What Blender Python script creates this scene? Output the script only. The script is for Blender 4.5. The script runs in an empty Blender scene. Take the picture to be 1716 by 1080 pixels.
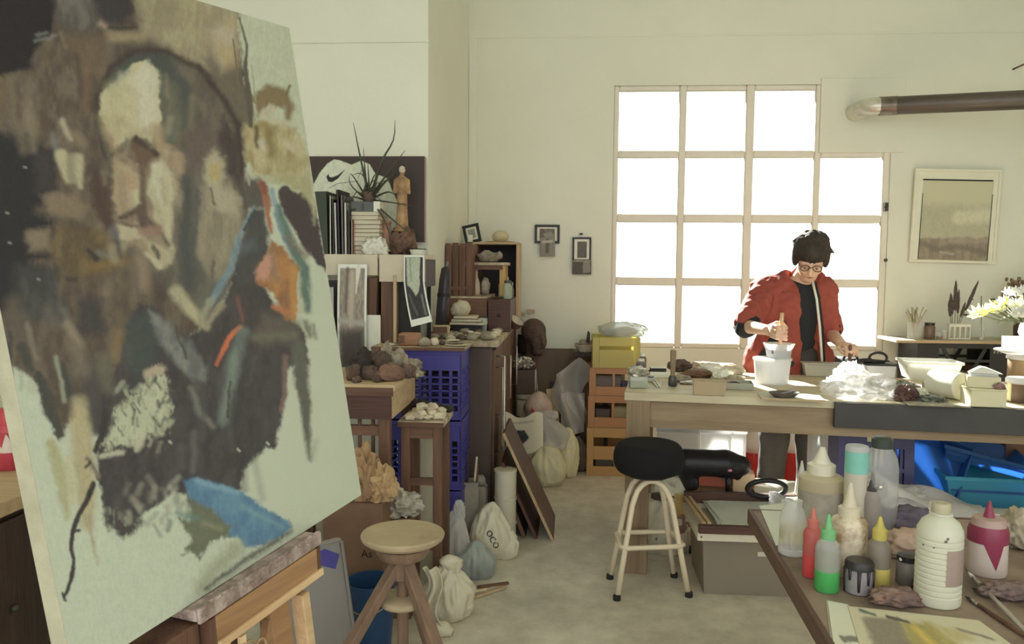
import bpy, bmesh, math, random
import numpy as np
from mathutils import Vector, Matrix, noise as mnoise
C = bpy.context.scene.collection
R_ = math.radians
rnd = random.Random(7)

# ---------------------------------------------------------------- camera, sky, sun, exposure
F = 1350.0
cam_data = bpy.data.cameras.new('camera'); cam = bpy.data.objects.new('camera', cam_data); C.objects.link(cam)
cam_data.sensor_width = 36.0; cam_data.lens = 36.0*F/1716.0; cam_data.clip_start = .02
CAMPOS = Vector((0, 0, 1.43))
CAMROT = Matrix.Rotation(R_(4.11), 3, 'Z') @ Matrix.Rotation(R_(90-4.03), 3, 'X') @ Matrix.Rotation(R_(.5), 3, 'Z')
cam.matrix_world = Matrix.Translation(CAMPOS) @ CAMROT.to_4x4()
bpy.context.scene.camera = cam
world = bpy.data.worlds.new('sky'); bpy.context.scene.world = world; world.use_nodes = True
world.node_tree.nodes['Background'].inputs[0].default_value = (.96, .985, 1.0, 1)
world.node_tree.nodes['Background'].inputs[1].default_value = 2.12
sun_data = bpy.data.lights.new('sun', 'SUN'); sun = bpy.data.objects.new('sun', sun_data); C.objects.link(sun)
sun_data.energy = 40.0; sun_data.angle = R_(1.2); sun_data.color = (1, .965, .90)
sun.rotation_euler = Vector((.27, -1.0, -.53)).to_track_quat('-Z', 'Y').to_euler()
sun.location = (0, 9, 6)
vs = bpy.context.scene.view_settings
vs.view_transform = 'Standard'; vs.look = 'None'; vs.exposure = 0.0; vs.gamma = 1.0; vs.use_curve_mapping = False
bpy.context.scene.display_settings.display_device = 'sRGB'
cy = bpy.context.scene.cycles
cy.max_bounces = 10; cy.diffuse_bounces = 5; cy.transparent_max_bounces = 24; cy.sample_clamp_indirect = 6.0
cy.use_denoising = True; cy.caustics_reflective = False; cy.caustics_refractive = False

# ---------------------------------------------------------------- pixel -> place in the room
def ray(px, py): return CAMROT @ Vector(((px-858)/F, -(py-540)/F, -1))
def atY(px, py, Y):
    d = ray(px, py); return CAMPOS + d*((Y-CAMPOS.y)/d.y)
def atZ(px, py, z):
    d = ray(px, py); return CAMPOS + d*((z-CAMPOS.z)/d.z)
def atX(px, py, x):
    d = ray(px, py); return CAMPOS + d*((x-CAMPOS.x)/d.x)
def depth(p): return -(CAMROT.transposed() @ (p-CAMPOS)).z
def pxm(Y): return Y/F                       # metres per pixel at distance Y

# ---------------------------------------------------------------- mesh helpers
class MB:
    def __init__(s): s.v = []; s.f = []; s.mi = []; s.cur = 0
    def add(s, vs, fs, M=None):
        n = len(s.v)
        if M is None: s.v += [tuple(p) for p in vs]
        else: s.v += [tuple(M @ Vector(p)) for p in vs]
        s.f += [tuple(i+n for i in f) for f in fs]; s.mi += [s.cur]*len(fs); return s
    def box(s, x0, x1, y0, y1, z0, z1, M=None):
        v = [(x, y, z) for z in (z0, z1) for y in (y0, y1) for x in (x0, x1)]
        return s.add(v, [(0,2,3,1),(4,5,7,6),(0,1,5,4),(2,6,7,3),(0,4,6,2),(1,3,7,5)], M)
    def bar(s, a, b, w, h=None, up=(0,0,1)):     # square bar from a to b
        a = Vector(a); b = Vector(b); h = h or w; d = (b-a); L = d.length; d.normalize()
        u = Vector(up); 
        if abs(d.dot(u)) > .98: u = Vector((0,1,0))
        x = d.cross(u).normalized(); z = x.cross(d)
        M = Matrix(((x.x,d.x,z.x,a.x),(x.y,d.y,z.y,a.y),(x.z,d.z,z.z,a.z),(0,0,0,1)))
        return s.box(-w/2, w/2, 0, L, -h/2, h/2, M)
    def tube(s, path, r, n=8, caps=True, closed=False):
        P = [Vector(p) for p in path]; m = len(P); rs = r if isinstance(r, (list, tuple)) else [r]*m
        vs = []; up = Vector((0,0,1)); prev = None
        for i, p in enumerate(P):
            if closed: t = P[(i+1) % m]-P[i-1]
            else: t = P[min(i+1, m-1)]-P[max(i-1, 0)]
            t.normalize()
            if prev is None:
                u = up if abs(t.dot(up)) < .95 else Vector((1,0,0)); x = t.cross(u).normalized()
            else:
                x = prev-t*prev.dot(t)
                x = x.normalized() if x.length > 1e-6 else t.cross(up).normalized()
            prev = x; y = t.cross(x)
            for k in range(n):
                a = 2*math.pi*k/n; vs.append(p+(x*math.cos(a)+y*math.sin(a))*rs[i])
        fs = []
        for i in range(m if closed else m-1):
            j = (i+1) % m
            for k in range(n):
                l = (k+1) % n; fs.append((i*n+k, i*n+l, j*n+l, j*n+k))
        if caps and not closed: fs += [tuple(range(n))[::-1], tuple(range((m-1)*n, m*n))]
        return s.add(vs, fs)
    def lathe(s, prof, n=20, M=None, sx=1, sy=1, open_=False):
        vs = []; fs = []; m = len(prof)
        for r, z in prof:
            for k in range(n):
                a = 2*math.pi*k/n; vs.append((r*math.cos(a)*sx, r*math.sin(a)*sy, z))
        for i in range(m-1):
            for k in range(n):
                l = (k+1) % n; fs.append((i*n+k, i*n+l, (i+1)*n+l, (i+1)*n+k))
        if not open_:
            if prof[0][0] > 1e-6: fs.append(tuple(range(n))[::-1])
            if prof[-1][0] > 1e-6: fs.append(tuple(range((m-1)*n, m*n)))
        return s.add(vs, fs, M)
    def prism(s, poly, a0, a1, axis='y', M=None):   # poly (u,v) extruded along axis
        mk = {'y': lambda u, v, w: (u, w, v), 'z': lambda u, v, w: (u, v, w), 'x': lambda u, v, w: (w, u, v)}[axis]
        n = len(poly); vs = [mk(u, v, a0) for u, v in poly]+[mk(u, v, a1) for u, v in poly]
        fs = [tuple(range(n)), tuple(range(2*n-1, n-1, -1))]+[(i, n+i, n+(i+1) % n, (i+1) % n) for i in range(n)]
        return s.add(vs, fs, M)
    def ell(s, c, r, n=12, m=8, M=None):
        r = r if isinstance(r, (tuple, list)) else (r, r, r); vs = []; fs = []
        vs.append((c[0], c[1], c[2]-r[2]))
        for i in range(1, m):
            t = -math.pi/2+math.pi*i/m
            for k in range(n):
                a = 2*math.pi*k/n; vs.append((c[0]+r[0]*math.cos(t)*math.cos(a), c[1]+r[1]*math.cos(t)*math.sin(a), c[2]+r[2]*math.sin(t)))
        vs.append((c[0], c[1], c[2]+r[2])); top = len(vs)-1
        for k in range(n): fs.append((0, 1+(k+1) % n, 1+k)); fs.append((top, 1+(m-2)*n+k, 1+(m-2)*n+(k+1) % n))
        for i in range(m-2):
            for k in range(n):
                l = (k+1) % n; fs.append((1+i*n+k, 1+i*n+l, 1+(i+1)*n+l, 1+(i+1)*n+k))
        return s.add(vs, fs, M)
    def grid(s, fn, nu, nv):                      # surface fn(u,v) on 0..1
        vs = [fn(i/nu, j/nv) for j in range(nv+1) for i in range(nu+1)]
        fs = [(j*(nu+1)+i, j*(nu+1)+i+1, (j+1)*(nu+1)+i+1, (j+1)*(nu+1)+i) for j in range(nv) for i in range(nu)]
        return s.add(vs, fs)
    def move(s, M): s.v = [tuple(M @ Vector(p)) for p in s.v]; return s

def fix_normals(me):
    bm = bmesh.new(); bm.from_mesh(me); bmesh.ops.recalc_face_normals(bm, faces=bm.faces); bm.to_mesh(me); bm.free()
def O(name, mb, m, parent=None, bevel=0, smooth=False, loc=None, rot=None, solid=0, subsurf=0, label=None, kind=None):
    if isinstance(mb, bpy.types.Mesh): me = mb
    else:
        me = bpy.data.meshes.new(name); me.from_pydata(mb.v, [], mb.f); fix_normals(me)
        ms = m if isinstance(m, (list, tuple)) else [m]
        for q in ms: me.materials.append(q)
        if len(ms) > 1: me.polygons.foreach_set('material_index', mb.mi)
        if smooth is True: me.polygons.foreach_set('use_smooth', [True]*len(me.polygons))
        elif smooth:
            me.polygons.foreach_set('use_smooth', [True]*len(me.polygons)); me.set_sharp_from_angle(angle=R_(smooth))
        me.update()
    o = bpy.data.objects.new(name, me); C.objects.link(o)
    if parent: o.parent = parent
    if loc is not None: o.location = loc
    if rot is not None: o.rotation_euler = rot
    if solid: md = o.modifiers.new('s', 'SOLIDIFY'); md.thickness = solid; md.offset = 0
    if bevel:
        md = o.modifiers.new('b', 'BEVEL'); md.width = bevel; md.segments = 2; md.limit_method = 'ANGLE'; md.angle_limit = R_(35)
    if subsurf: md = o.modifiers.new('u', 'SUBSURF'); md.levels = subsurf; md.render_levels = subsurf
    if label: o['label'] = label
    if kind: o['kind'] = kind
    return o
def tag(o, label, cat, group=None):
    o['label'] = label; o['category'] = cat
    if group: o['group'] = group
    return o
def T(name, label, cat, loc=(0,0,0), rz=0, rot=None, group=None):
    o = bpy.data.objects.new(name, None); C.objects.link(o); o.empty_display_size = .05
    o.location = loc; o.rotation_euler = rot if rot is not None else (0, 0, rz)
    return tag(o, label, cat, group)
def one(name, label, cat, mb, m, loc=(0,0,0), rz=0, rot=None, group=None, **k):
    o = O(name, mb, m, None, loc=loc, rot=rot if rot is not None else (0, 0, rz), **k)
    return tag(o, label, cat, group)
def struct(name, mb, m, parent=None, **k):
    o = O(name, mb, m, parent, **k)
    if parent is None: o['kind'] = 'structure'
    return o
def dup(root, loc, rz=None, label=None, group=None, rot=None):
    r = root.copy(); C.objects.link(r); r.location = loc
    if rz is not None: r.rotation_euler = (0, 0, rz)
    if rot is not None: r.rotation_euler = rot
    if label: r['label'] = label
    if group: r['group'] = group
    for ch in list(root.children):
        c = ch.copy(); C.objects.link(c); c.parent = r
        for g in ch.children:
            d = g.copy(); C.objects.link(d); d.parent = c
    return r

# lumps: an icosphere pushed about by noise
_ico = {}
def ico(sub):
    if sub not in _ico:
        bm = bmesh.new(); bmesh.ops.create_icosphere(bm, subdivisions=sub, radius=1)
        bm.verts.ensure_lookup_table()
        _ico[sub] = ([v.co.copy() for v in bm.verts], [tuple(v.index for v in f.verts) for f in bm.faces]); bm.free()
    return _ico[sub]
def lump(r, seed=0, amp=.25, freq=1.5, sub=3, flat=True, crease=0, mb=None, c=(0,0,0)):
    """lump of radii r resting on z=0 (flat=True cuts and seats its base)"""
    vs, fs = ico(sub); off = Vector((seed*7.13, seed*3.7, seed*1.9)); out = []
    for p in vs:
        k = 1+amp*mnoise.fractal(p*freq+off, 1.0, 2.0, 3)
        if crease: k += crease*(.5-abs(mnoise.noise(p*freq*2.3+off)))*1.2
        q = Vector((p.x*r[0]*k, p.y*r[1]*k, p.z*r[2]*k)); out.append(q)
    if flat:
        lo = -r[2]*.72
        out = [Vector((q.x, q.y, max(q.z, lo)-lo)) for q in out]
    m = mb or MB(); cc = Vector(c)
    return m.add([q+cc for q in out], fs)

def baglump(r, seed=0, folds=.16, neck=.35, sub=5, mb=None, c=(0,0,0)):
    """slack plastic bag: bulged base, upright folds gathering toward the top"""
    vs, fs = ico(sub); off = Vector((seed*5.1, seed*2.3, seed*.7)); out = []
    for p in vs:
        t = p.z*.5+.5; k = 1+.22*mnoise.fractal(p*1.1+off, 1.0, 2.0, 2)
        q = Vector((p.x*2.6, p.y*2.6, p.z*.9))+off; k += folds*(.4+t)*(.45-2*abs(mnoise.noise(q)))+folds*.5*(.3-abs(mnoise.noise(q*2.3)))
        w = 1-neck*t*t; z = p.z*r[2]*(1+.18*mnoise.noise(p*1.7+off))
        out.append(Vector((p.x*r[0]*k*w, p.y*r[1]*k*w, z)))
    lo = -r[2]*.74; out = [Vector((q.x, q.y, max(q.z, lo)-lo)) for q in out]; m = mb or MB(); cc = Vector(c)
    return m.add([q+cc for q in out], fs)

# ---------------------------------------------------------------- distance-field bodies (surface nets)
class SDF:
    def __init__(s, lo, hi, h):
        s.lo = np.array(lo, float); s.h = h; s.n = np.ceil((np.array(hi)-s.lo)/h).astype(int)+1
        s.f = np.full(s.n, .06, np.float32)
    def _sl(s, lo, hi, m):
        a = np.clip(np.floor((np.array(lo)-m-s.lo)/s.h).astype(int), 0, s.n-1)
        b = np.clip(np.ceil((np.array(hi)+m-s.lo)/s.h).astype(int)+1, 1, s.n)
        sl = tuple(slice(i, max(j, i+1)) for i, j in zip(a, b))
        g = [s.lo[k]+s.h*np.arange(sl[k].start, sl[k].stop, dtype=np.float32) for k in range(3)]
        return sl, g[0][:,None,None], g[1][None,:,None], g[2][None,None,:]
    def _put(s, sl, d, k, op):
        a = s.f[sl]
        if op == 'u':
            if k > 0:
                h = np.maximum(k-np.abs(a-d), 0)/k; s.f[sl] = np.minimum(a, d)-h*h*k*.25
            else: s.f[sl] = np.minimum(a, d)
        else:
            d = -d
            if k > 0:
                h = np.maximum(k-np.abs(a-d), 0)/k; s.f[sl] = np.maximum(a, d)+h*h*k*.25
            else: s.f[sl] = np.maximum(a, d)
    def cap(s, a, b, ra, rb=None, k=.02, op='u'):
        rb = ra if rb is None else rb; a = np.array(a, float); b = np.array(b, float)
        R = max(ra, rb); sl, X, Y, Z = s._sl(np.minimum(a, b)-R, np.maximum(a, b)+R, k+.03)
        d = b-a; L = max(d@d, 1e-9)
        t = np.clip(((X-a[0])*d[0]+(Y-a[1])*d[1]+(Z-a[2])*d[2])/L, 0, 1)
        q = np.sqrt((X-a[0]-t*d[0])**2+(Y-a[1]-t*d[1])**2+(Z-a[2]-t*d[2])**2)-(ra+(rb-ra)*t)
        s._put(sl, q, k, op); return s
    def ell(s, c, r, k=.02, op='u', rot=None):
        c = np.array(c, float); r = np.array(r, float); R = r.max(); sl, X, Y, Z = s._sl(c-R, c+R, k+.03)
        x, y, z = X-c[0], Y-c[1], Z-c[2]
        if rot is not None:
            m = np.array(rot.transposed() if hasattr(rot, 'transposed') else rot)
            x, y, z = (m[0][0]*x+m[0][1]*y+m[0][2]*z, m[1][0]*x+m[1][1]*y+m[1][2]*z, m[2][0]*x+m[2][1]*y+m[2][2]*z)
        k0 = np.sqrt((x/r[0])**2+(y/r[1])**2+(z/r[2])**2); k1 = np.sqrt((x/r[0]**2)**2+(y/r[1]**2)**2+(z/r[2]**2)**2)
        s._put(sl, k0*(k0-1)/np.maximum(k1, 1e-6), k, op); return s
    def box(s, c, r, rad=.01, k=.0, op='u', rot=None):
        c = np.array(c, float); R = np.linalg.norm(r); sl, X, Y, Z = s._sl(c-R, c+R, k+.02)
        x, y, z = X-c[0], Y-c[1], Z-c[2]
        if rot is not None:
            m = np.array(rot.transposed())
            x, y, z = (m[0][0]*x+m[0][1]*y+m[0][2]*z, m[1][0]*x+m[1][1]*y+m[1][2]*z, m[2][0]*x+m[2][1]*y+m[2][2]*z)
        x, y, z = [np.abs(q)-(p-rad) for q, p in zip((x, y, z), r)]
        x, y, z = np.broadcast_arrays(x, y, z)
        d = np.sqrt(np.maximum(x, 0)**2+np.maximum(y, 0)**2+np.maximum(z, 0)**2)+np.minimum(np.maximum(np.maximum(x, y), z), 0)-rad
        s._put(sl, d, k, op); return s
    def mesh(s, smooth=2):
        f = s.f; f[0] = f[-1] = .05; f[:,0] = f[:,-1] = .05; f[:,:,0] = f[:,:,-1] = .05
        ins = f < 0; nx, ny, nz = f.shape
        cs = [(i, j, k) for i in (0, 1) for j in (0, 1) for k in (0, 1)]
        cnt = sum(ins[i:nx-1+i, j:ny-1+j, k:nz-1+k].astype(np.int8) for i, j, k in cs)
        act = (cnt > 0) & (cnt < 8); idx = -np.ones(act.shape, np.int64); cells = np.argwhere(act); idx[act] = np.arange(len(cells))
        acc = np.zeros((len(cells), 3)); num = np.zeros(len(cells))
        for i, a in enumerate(cs):
            for b in cs[i+1:]:
                if sum(abs(p-q) for p, q in zip(a, b)) != 1: continue
                fa = f[cells[:,0]+a[0], cells[:,1]+a[1], cells[:,2]+a[2]]; fb = f[cells[:,0]+b[0], cells[:,1]+b[1], cells[:,2]+b[2]]
                x = (fa < 0) != (fb < 0); t = np.where(x, fa/np.where(fa == fb, 1, fa-fb), 0)
                acc += np.where(x[:,None], np.array(a)+t[:,None]*(np.array(b)-np.array(a)), 0); num += x
        V = (cells+acc/np.maximum(num, 1)[:,None])*s.h+s.lo
        Q = []
        for ax in range(3):
            u, w = (ax+1) % 3, (ax+2) % 3
            sl0 = [slice(1, -1)]*3; sl0[ax] = slice(0, -1); sl1 = list(sl0); sl1[ax] = slice(1, None)
            A = ins[tuple(sl0)]; B = ins[tuple(sl1)]; e = np.argwhere(A != B)
            if not len(e): continue
            sgn = A[tuple(e.T)]; base = e.copy(); base[:,u] += 1; base[:,w] += 1
            def cell(du, dw):
                c = base.copy(); c[:,u] += du; c[:,w] += dw; return idx[c[:,0], c[:,1], c[:,2]]
            q = np.stack([cell(-1,-1), cell(0,-1), cell(0,0), cell(-1,0)], 1); q[~sgn] = q[~sgn][:,::-1]; Q.append(q)
        Q = np.concatenate(Q); Q = Q[(Q >= 0).all(1)]
        for _ in range(smooth):
            S = np.zeros_like(V); N = np.zeros(len(V))
            for a in range(4):
                for b in (1, 3):
                    np.add.at(S, Q[:,a], V[Q[:,(a+b) % 4]]); np.add.at(N, Q[:,a], 1)
            V = V*.5+.5*S/np.maximum(N, 1)[:,None]
        m = MB(); m.v = [tuple(p) for p in V.tolist()]; m.f = [tuple(q) for q in Q.tolist()]; m.mi = [0]*len(m.f); return m

# ---------------------------------------------------------------- materials
def lin(c): 
    c = c/255.0; return c/12.92 if c <= .04045 else ((c+.055)/1.055)**2.4
GAIN = 1.7
def alb(c, g=None):                                # a colour read off the photograph -> surface colour
    g = GAIN if g is None else g
    v = [lin(x)*g for x in c[:3]]; l = .3*v[0]+.55*v[1]+.15*v[2]
    return tuple(min(.86, max(.004, x+(l-x)*.2)) for x in v)
_mats = {}
def _nodes(name):
    m = bpy.data.materials.new(name); m.use_nodes = True; nt = m.node_tree
    return m, nt, nt.nodes['Principled BSDF'], nt.nodes['Material Output']
def N(nt, t, **k):
    n = nt.nodes.new(t)
    for a, b in k.items():
        if a.startswith('i_'): n.inputs[a[2:].replace('_', ' ')].default_value = b
        else: setattr(n, a, b)
    return n
def mat(name, c, c2=None, rough=.65, metal=0, scale=9, bump=.0, bscale=60, spec=.35, stretch=None, g=None, detail=4, contrast=1.0, rand=.0, trans=0, coat=0, sheen=0):
    """two colours mottled by noise, with fine relief"""
    if name in _mats: return _mats[name]
    m, nt, p, out = _nodes(name); L = nt.links
    a = alb(c, g); b = alb(c2, g) if c2 else tuple(x*.82 for x in a)
    tc = N(nt, 'ShaderNodeTexCoord'); src = tc.outputs['Object']
    if stretch:
        mp = N(nt, 'ShaderNodeMapping'); mp.inputs['Scale'].default_value = stretch; L.new(src, mp.inputs['Vector']); src = mp.outputs['Vector']
    no = N(nt, 'ShaderNodeTexNoise', i_Scale=scale, i_Detail=detail, i_Roughness=.6); L.new(src, no.inputs['Vector'])
    rp = N(nt, 'ShaderNodeMapRange'); w = .22/contrast; rp.inputs['From Min'].default_value = .5-w; rp.inputs['From Max'].default_value = .5+w
    L.new(no.outputs['Fac'], rp.inputs['Value'])
    mx = N(nt, 'ShaderNodeMix', data_type='RGBA'); mx.inputs[6].default_value = (*a, 1); mx.inputs[7].default_value = (*b, 1)
    L.new(rp.outputs['Result'], mx.inputs[0]); col = mx.outputs[2]
    if rand:
        oi = N(nt, 'ShaderNodeObjectInfo'); hs = N(nt, 'ShaderNodeHueSaturation'); mr = N(nt, 'ShaderNodeMapRange')
        mr.inputs['To Min'].default_value = 1-rand; mr.inputs['To Max'].default_value = 1+rand
        L.new(oi.outputs['Random'], mr.inputs['Value']); L.new(mr.outputs['Result'], hs.inputs['Value']); L.new(col, hs.inputs['Color']); col = hs.outputs['Color']
    L.new(col, p.inputs['Base Color'])
    p.inputs['Roughness'].default_value = rough; p.inputs['Metallic'].default_value = metal; p.inputs['Specular IOR Level'].default_value = spec
    p.inputs['Transmission Weight'].default_value = trans; p.inputs['Coat Weight'].default_value = coat; p.inputs['Sheen Weight'].default_value = sheen
    if bump:
        n2 = N(nt, 'ShaderNodeTexNoise', i_Scale=bscale, i_Detail=5.0); L.new(src, n2.inputs['Vector'])
        bp = N(nt, 'ShaderNodeBump', i_Strength=bump, i_Distance=.01); L.new(n2.outputs['Fac'], bp.inputs['Height']); L.new(bp.outputs['Normal'], p.inputs['Normal'])
    _mats[name] = m; return m
def wood(name, c, c2, axis='z', scale=5, rough=.6, g=None, rand=.08):
    st = {'x': (.08, 1, 1), 'y': (1, .08, 1), 'z': (1, 1, .08)}[axis]
    return mat(name, c, c2, rough=rough, scale=scale*8, stretch=st, bump=.25, bscale=90, g=g, detail=5, contrast=1.0, rand=rand)
def film(name, c, alpha=.5, rough=.25, translucent=.5, g=None, bump=.0, bscale=14):
    """thin plastic that lets part of the view and the sun through"""
    if name in _mats: return _mats[name]
    m, nt, p, out = _nodes(name); L = nt.links; a = alb(c, g)
    p.inputs['Base Color'].default_value = (*a, 1); p.inputs['Roughness'].default_value = rough
    tl = N(nt, 'ShaderNodeBsdfTranslucent'); tl.inputs['Color'].default_value = (*a, 1)
    tp = N(nt, 'ShaderNodeBsdfTransparent'); tp.inputs['Color'].default_value = (*[min(1, .35+.75*x) for x in a], 1)
    m1 = N(nt, 'ShaderNodeMixShader'); m1.inputs[0].default_value = translucent; L.new(p.outputs[0], m1.inputs[1]); L.new(tl.outputs[0], m1.inputs[2])
    m2 = N(nt, 'ShaderNodeMixShader'); m2.inputs[0].default_value = alpha; L.new(tp.outputs[0], m2.inputs[1]); L.new(m1.outputs[0], m2.inputs[2])
    L.new(m2.outputs[0], out.inputs['Surface'])
    if bump:
        tc = N(nt, 'ShaderNodeTexCoord'); n2 = N(nt, 'ShaderNodeTexNoise', i_Scale=bscale, i_Detail=4.0, i_Distortion=.6); L.new(tc.outputs['Object'], n2.inputs['Vector'])
        bp = N(nt, 'ShaderNodeBump', i_Strength=bump, i_Distance=.02); L.new(n2.outputs['Fac'], bp.inputs['Height']); L.new(bp.outputs['Normal'], p.inputs['Normal']); L.new(bp.outputs['Normal'], tl.inputs['Normal'])
    _mats[name] = m; return m
def vcol(name, rough=.6, bump=.15, bscale=120, spec=.3):
    """surface coloured by the print painted on the mesh's colour attribute"""
    if name in _mats: return _mats[name]
    m, nt, p, out = _nodes(name); L = nt.links
    at = N(nt, 'ShaderNodeVertexColor'); at.layer_name = 'print'; L.new(at.outputs['Color'], p.inputs['Base Color'])
    p.inputs['Roughness'].default_value = rough; p.inputs['Specular IOR Level'].default_value = spec
    if bump:
        tc = N(nt, 'ShaderNodeTexCoord'); n2 = N(nt, 'ShaderNodeTexNoise', i_Scale=bscale, i_Detail=4.0); L.new(tc.outputs['Object'], n2.inputs['Vector'])
        bp = N(nt, 'ShaderNodeBump', i_Strength=bump, i_Distance=.004); L.new(n2.outputs['Fac'], bp.inputs['Height']); L.new(bp.outputs['Normal'], p.inputs['Normal'])
    _mats[name] = m; return m

# ---------------------------------------------------------------- painting colours on a grid (prints, the canvas)
def vnoise(x, y, seed=0):
    xi = np.floor(x).astype(np.int64); yi = np.floor(y).astype(np.int64); fx = x-xi; fy = y-yi
    fx = fx*fx*(3-2*fx); fy = fy*fy*(3-2*fy)
    def h(a, b):
        n = (a*374761393+b*668265263+seed*144665) & 0xffffffff; n = ((n ^ (n >> 13))*1274126177) & 0xffffffff
        return ((n ^ (n >> 16)) & 0xffff)/65535.0
    return (h(xi, yi)*(1-fx)+h(xi+1, yi)*fx)*(1-fy)+(h(xi, yi+1)*(1-fx)+h(xi+1, yi+1)*fx)*fy
def fbm(x, y, seed=0, o=4):
    s = 0; a = .5; t = 0
    for i in range(o): s = s+a*vnoise(x*2**i, y*2**i, seed+i*17); t += a; a *= .55
    return s/t
class Paint:
    """colour grid addressed in coordinates X,Y (arrays); strokes have ragged edges"""
    def __init__(s, X, Y, base, g=1.0, unit=1.0):
        s.desat = 0; s.sk = 1.0; s.X = X; s.Y = Y; s.u = unit; s.g = g; s.c = np.empty(X.shape+(3,)); s.c[:] = s.col(base)
        s.wx = (fbm(X/(38*unit), Y/(38*unit), 3)-.5)*15*unit+(fbm(X/(9*unit), Y/(9*unit), 5)-.5)*8*unit
        s.wy = (fbm(X/(38*unit), Y/(38*unit), 13)-.5)*15*unit+(fbm(X/(9*unit), Y/(9*unit), 15)-.5)*8*unit
        s.gr = (fbm(X/(2.6*unit), Y/(10*unit), 23, 3)-.5)*.6+(fbm(X/(5*unit), Y/(5*unit), 29, 3)-.5)*.6
    def col(s, c):
        v = np.array([lin(q)*s.g for q in c]); return v+(v @ np.array([.3,.55,.15])-v)*s.desat
    def _mix(s, d, c, soft, alpha, ragged, grain, c2=None, sub=None):
        X, Y = s.X[sub], s.Y[sub]
        m = np.clip(.5-(d+s.gr[sub]*ragged*.6)/(2*soft), 0, 1); m = m*m*(3-2*m)*alpha
        if grain: m = m*np.clip(1-grain+grain*2.2*(fbm(X/(5*s.u), Y/(11*s.u), 77, 3)), 0, 1)
        c1 = s.col(c)
        if c2 is not None:
            t = np.clip((fbm(X/(14*s.u), Y/(30*s.u), 41)-.5)*3+.5, 0, 1)[..., None]; cc = c1*(1-t)+s.col(c2)*t
        else: cc = c1
        v = 1+.28*s.gr[sub][..., None]
        s.c[sub] = s.c[sub]*(1-m[..., None])+cc*v*m[..., None]
    def _sub(s, pts, pad):
        p = np.array(pts, float); return (s.X > p[:,0].min()-pad) & (s.X < p[:,0].max()+pad) & (s.Y > p[:,1].min()-pad) & (s.Y < p[:,1].max()+pad)
    def poly(s, pts, c, soft=4, alpha=1.0, warp=1.0, ragged=6, grain=0, c2=None):
        u = s.u; sub = s._sub(pts, (30+soft*2)*u); x = s.X[sub]+s.wx[sub]*warp; y = s.Y[sub]+s.wy[sub]*warp
        if not x.size: return
        d = np.full(x.shape, 1e9); ins = np.zeros(x.shape, bool); n = len(pts)
        for i in range(n):
            ax, ay = pts[i]; bx, by = pts[(i+1) % n]; ex, ey = bx-ax, by-ay
            t = np.clip(((x-ax)*ex+(y-ay)*ey)/max(ex*ex+ey*ey, 1e-9), 0, 1)
            d = np.minimum(d, (x-ax-t*ex)**2+(y-ay-t*ey)**2)
            if ey != 0: ins ^= ((ay > y) != (by > y)) & (x < ex*(y-ay)/ey+ax)
        d = np.sqrt(d); d[ins] *= -1; s._mix(d, c, soft*u*s.sk, alpha, ragged*u, grain, c2, sub)
    def line(s, pts, w, c, soft=2, alpha=1.0, warp=.5, ragged=4, grain=0, c2=None):
        u = s.u; n = len(pts); ws = w if isinstance(w, (list, tuple)) else [w]*n; sub = s._sub(pts, (max(ws)+25)*u)
        x = s.X[sub]+s.wx[sub]*warp; y = s.Y[sub]+s.wy[sub]*warp; d = np.full(x.shape, 1e9)
        if not x.size: return
        for i in range(n-1):
            ax, ay = pts[i]; bx, by = pts[i+1]; ex, ey = bx-ax, by-ay
            t = np.clip(((x-ax)*ex+(y-ay)*ey)/max(ex*ex+ey*ey, 1e-9), 0, 1)
            d = np.minimum(d, np.hypot(x-ax-t*ex, y-ay-t*ey)-(ws[i]+(ws[i+1]-ws[i])*t)/2)
        s._mix(d, c, soft*u*s.sk, alpha, ragged*u, grain, c2, sub)
def print_sheet(name, w, h, nu, nv, paint, mtl, parent=None, bend=None, loc=None, rot=None, thick=.0006, label=None):
    """an upright sheet (x across, z up, facing -y), coloured by paint(X,Y) in 0..1 from top-left; X,Y are (nv+1, nu+1) arrays"""
    U, V = np.meshgrid(np.linspace(0, 1, nu+1), np.linspace(0, 1, nv+1))
    col = paint(U, V); b = bend or (lambda u, v: (0, 0, 0))
    mb = MB(); mb.grid(lambda u, v: ((u-.5)*w+b(u, v)[0], b(u, v)[1], h*(1-v)+b(u, v)[2]), nu, nv)
    o = O(name, mb, mtl, parent, smooth=True, loc=loc, rot=rot, solid=thick, label=label)
    a = o.data.color_attributes.new('print', 'FLOAT_COLOR', 'POINT')
    rgba = np.ones((col.shape[0]*col.shape[1], 4), np.float32); rgba[:,:3] = np.clip(col.reshape(-1, 3), 0, .9)
    a.data.foreach_set('color', rgba.ravel()); return o
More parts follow.
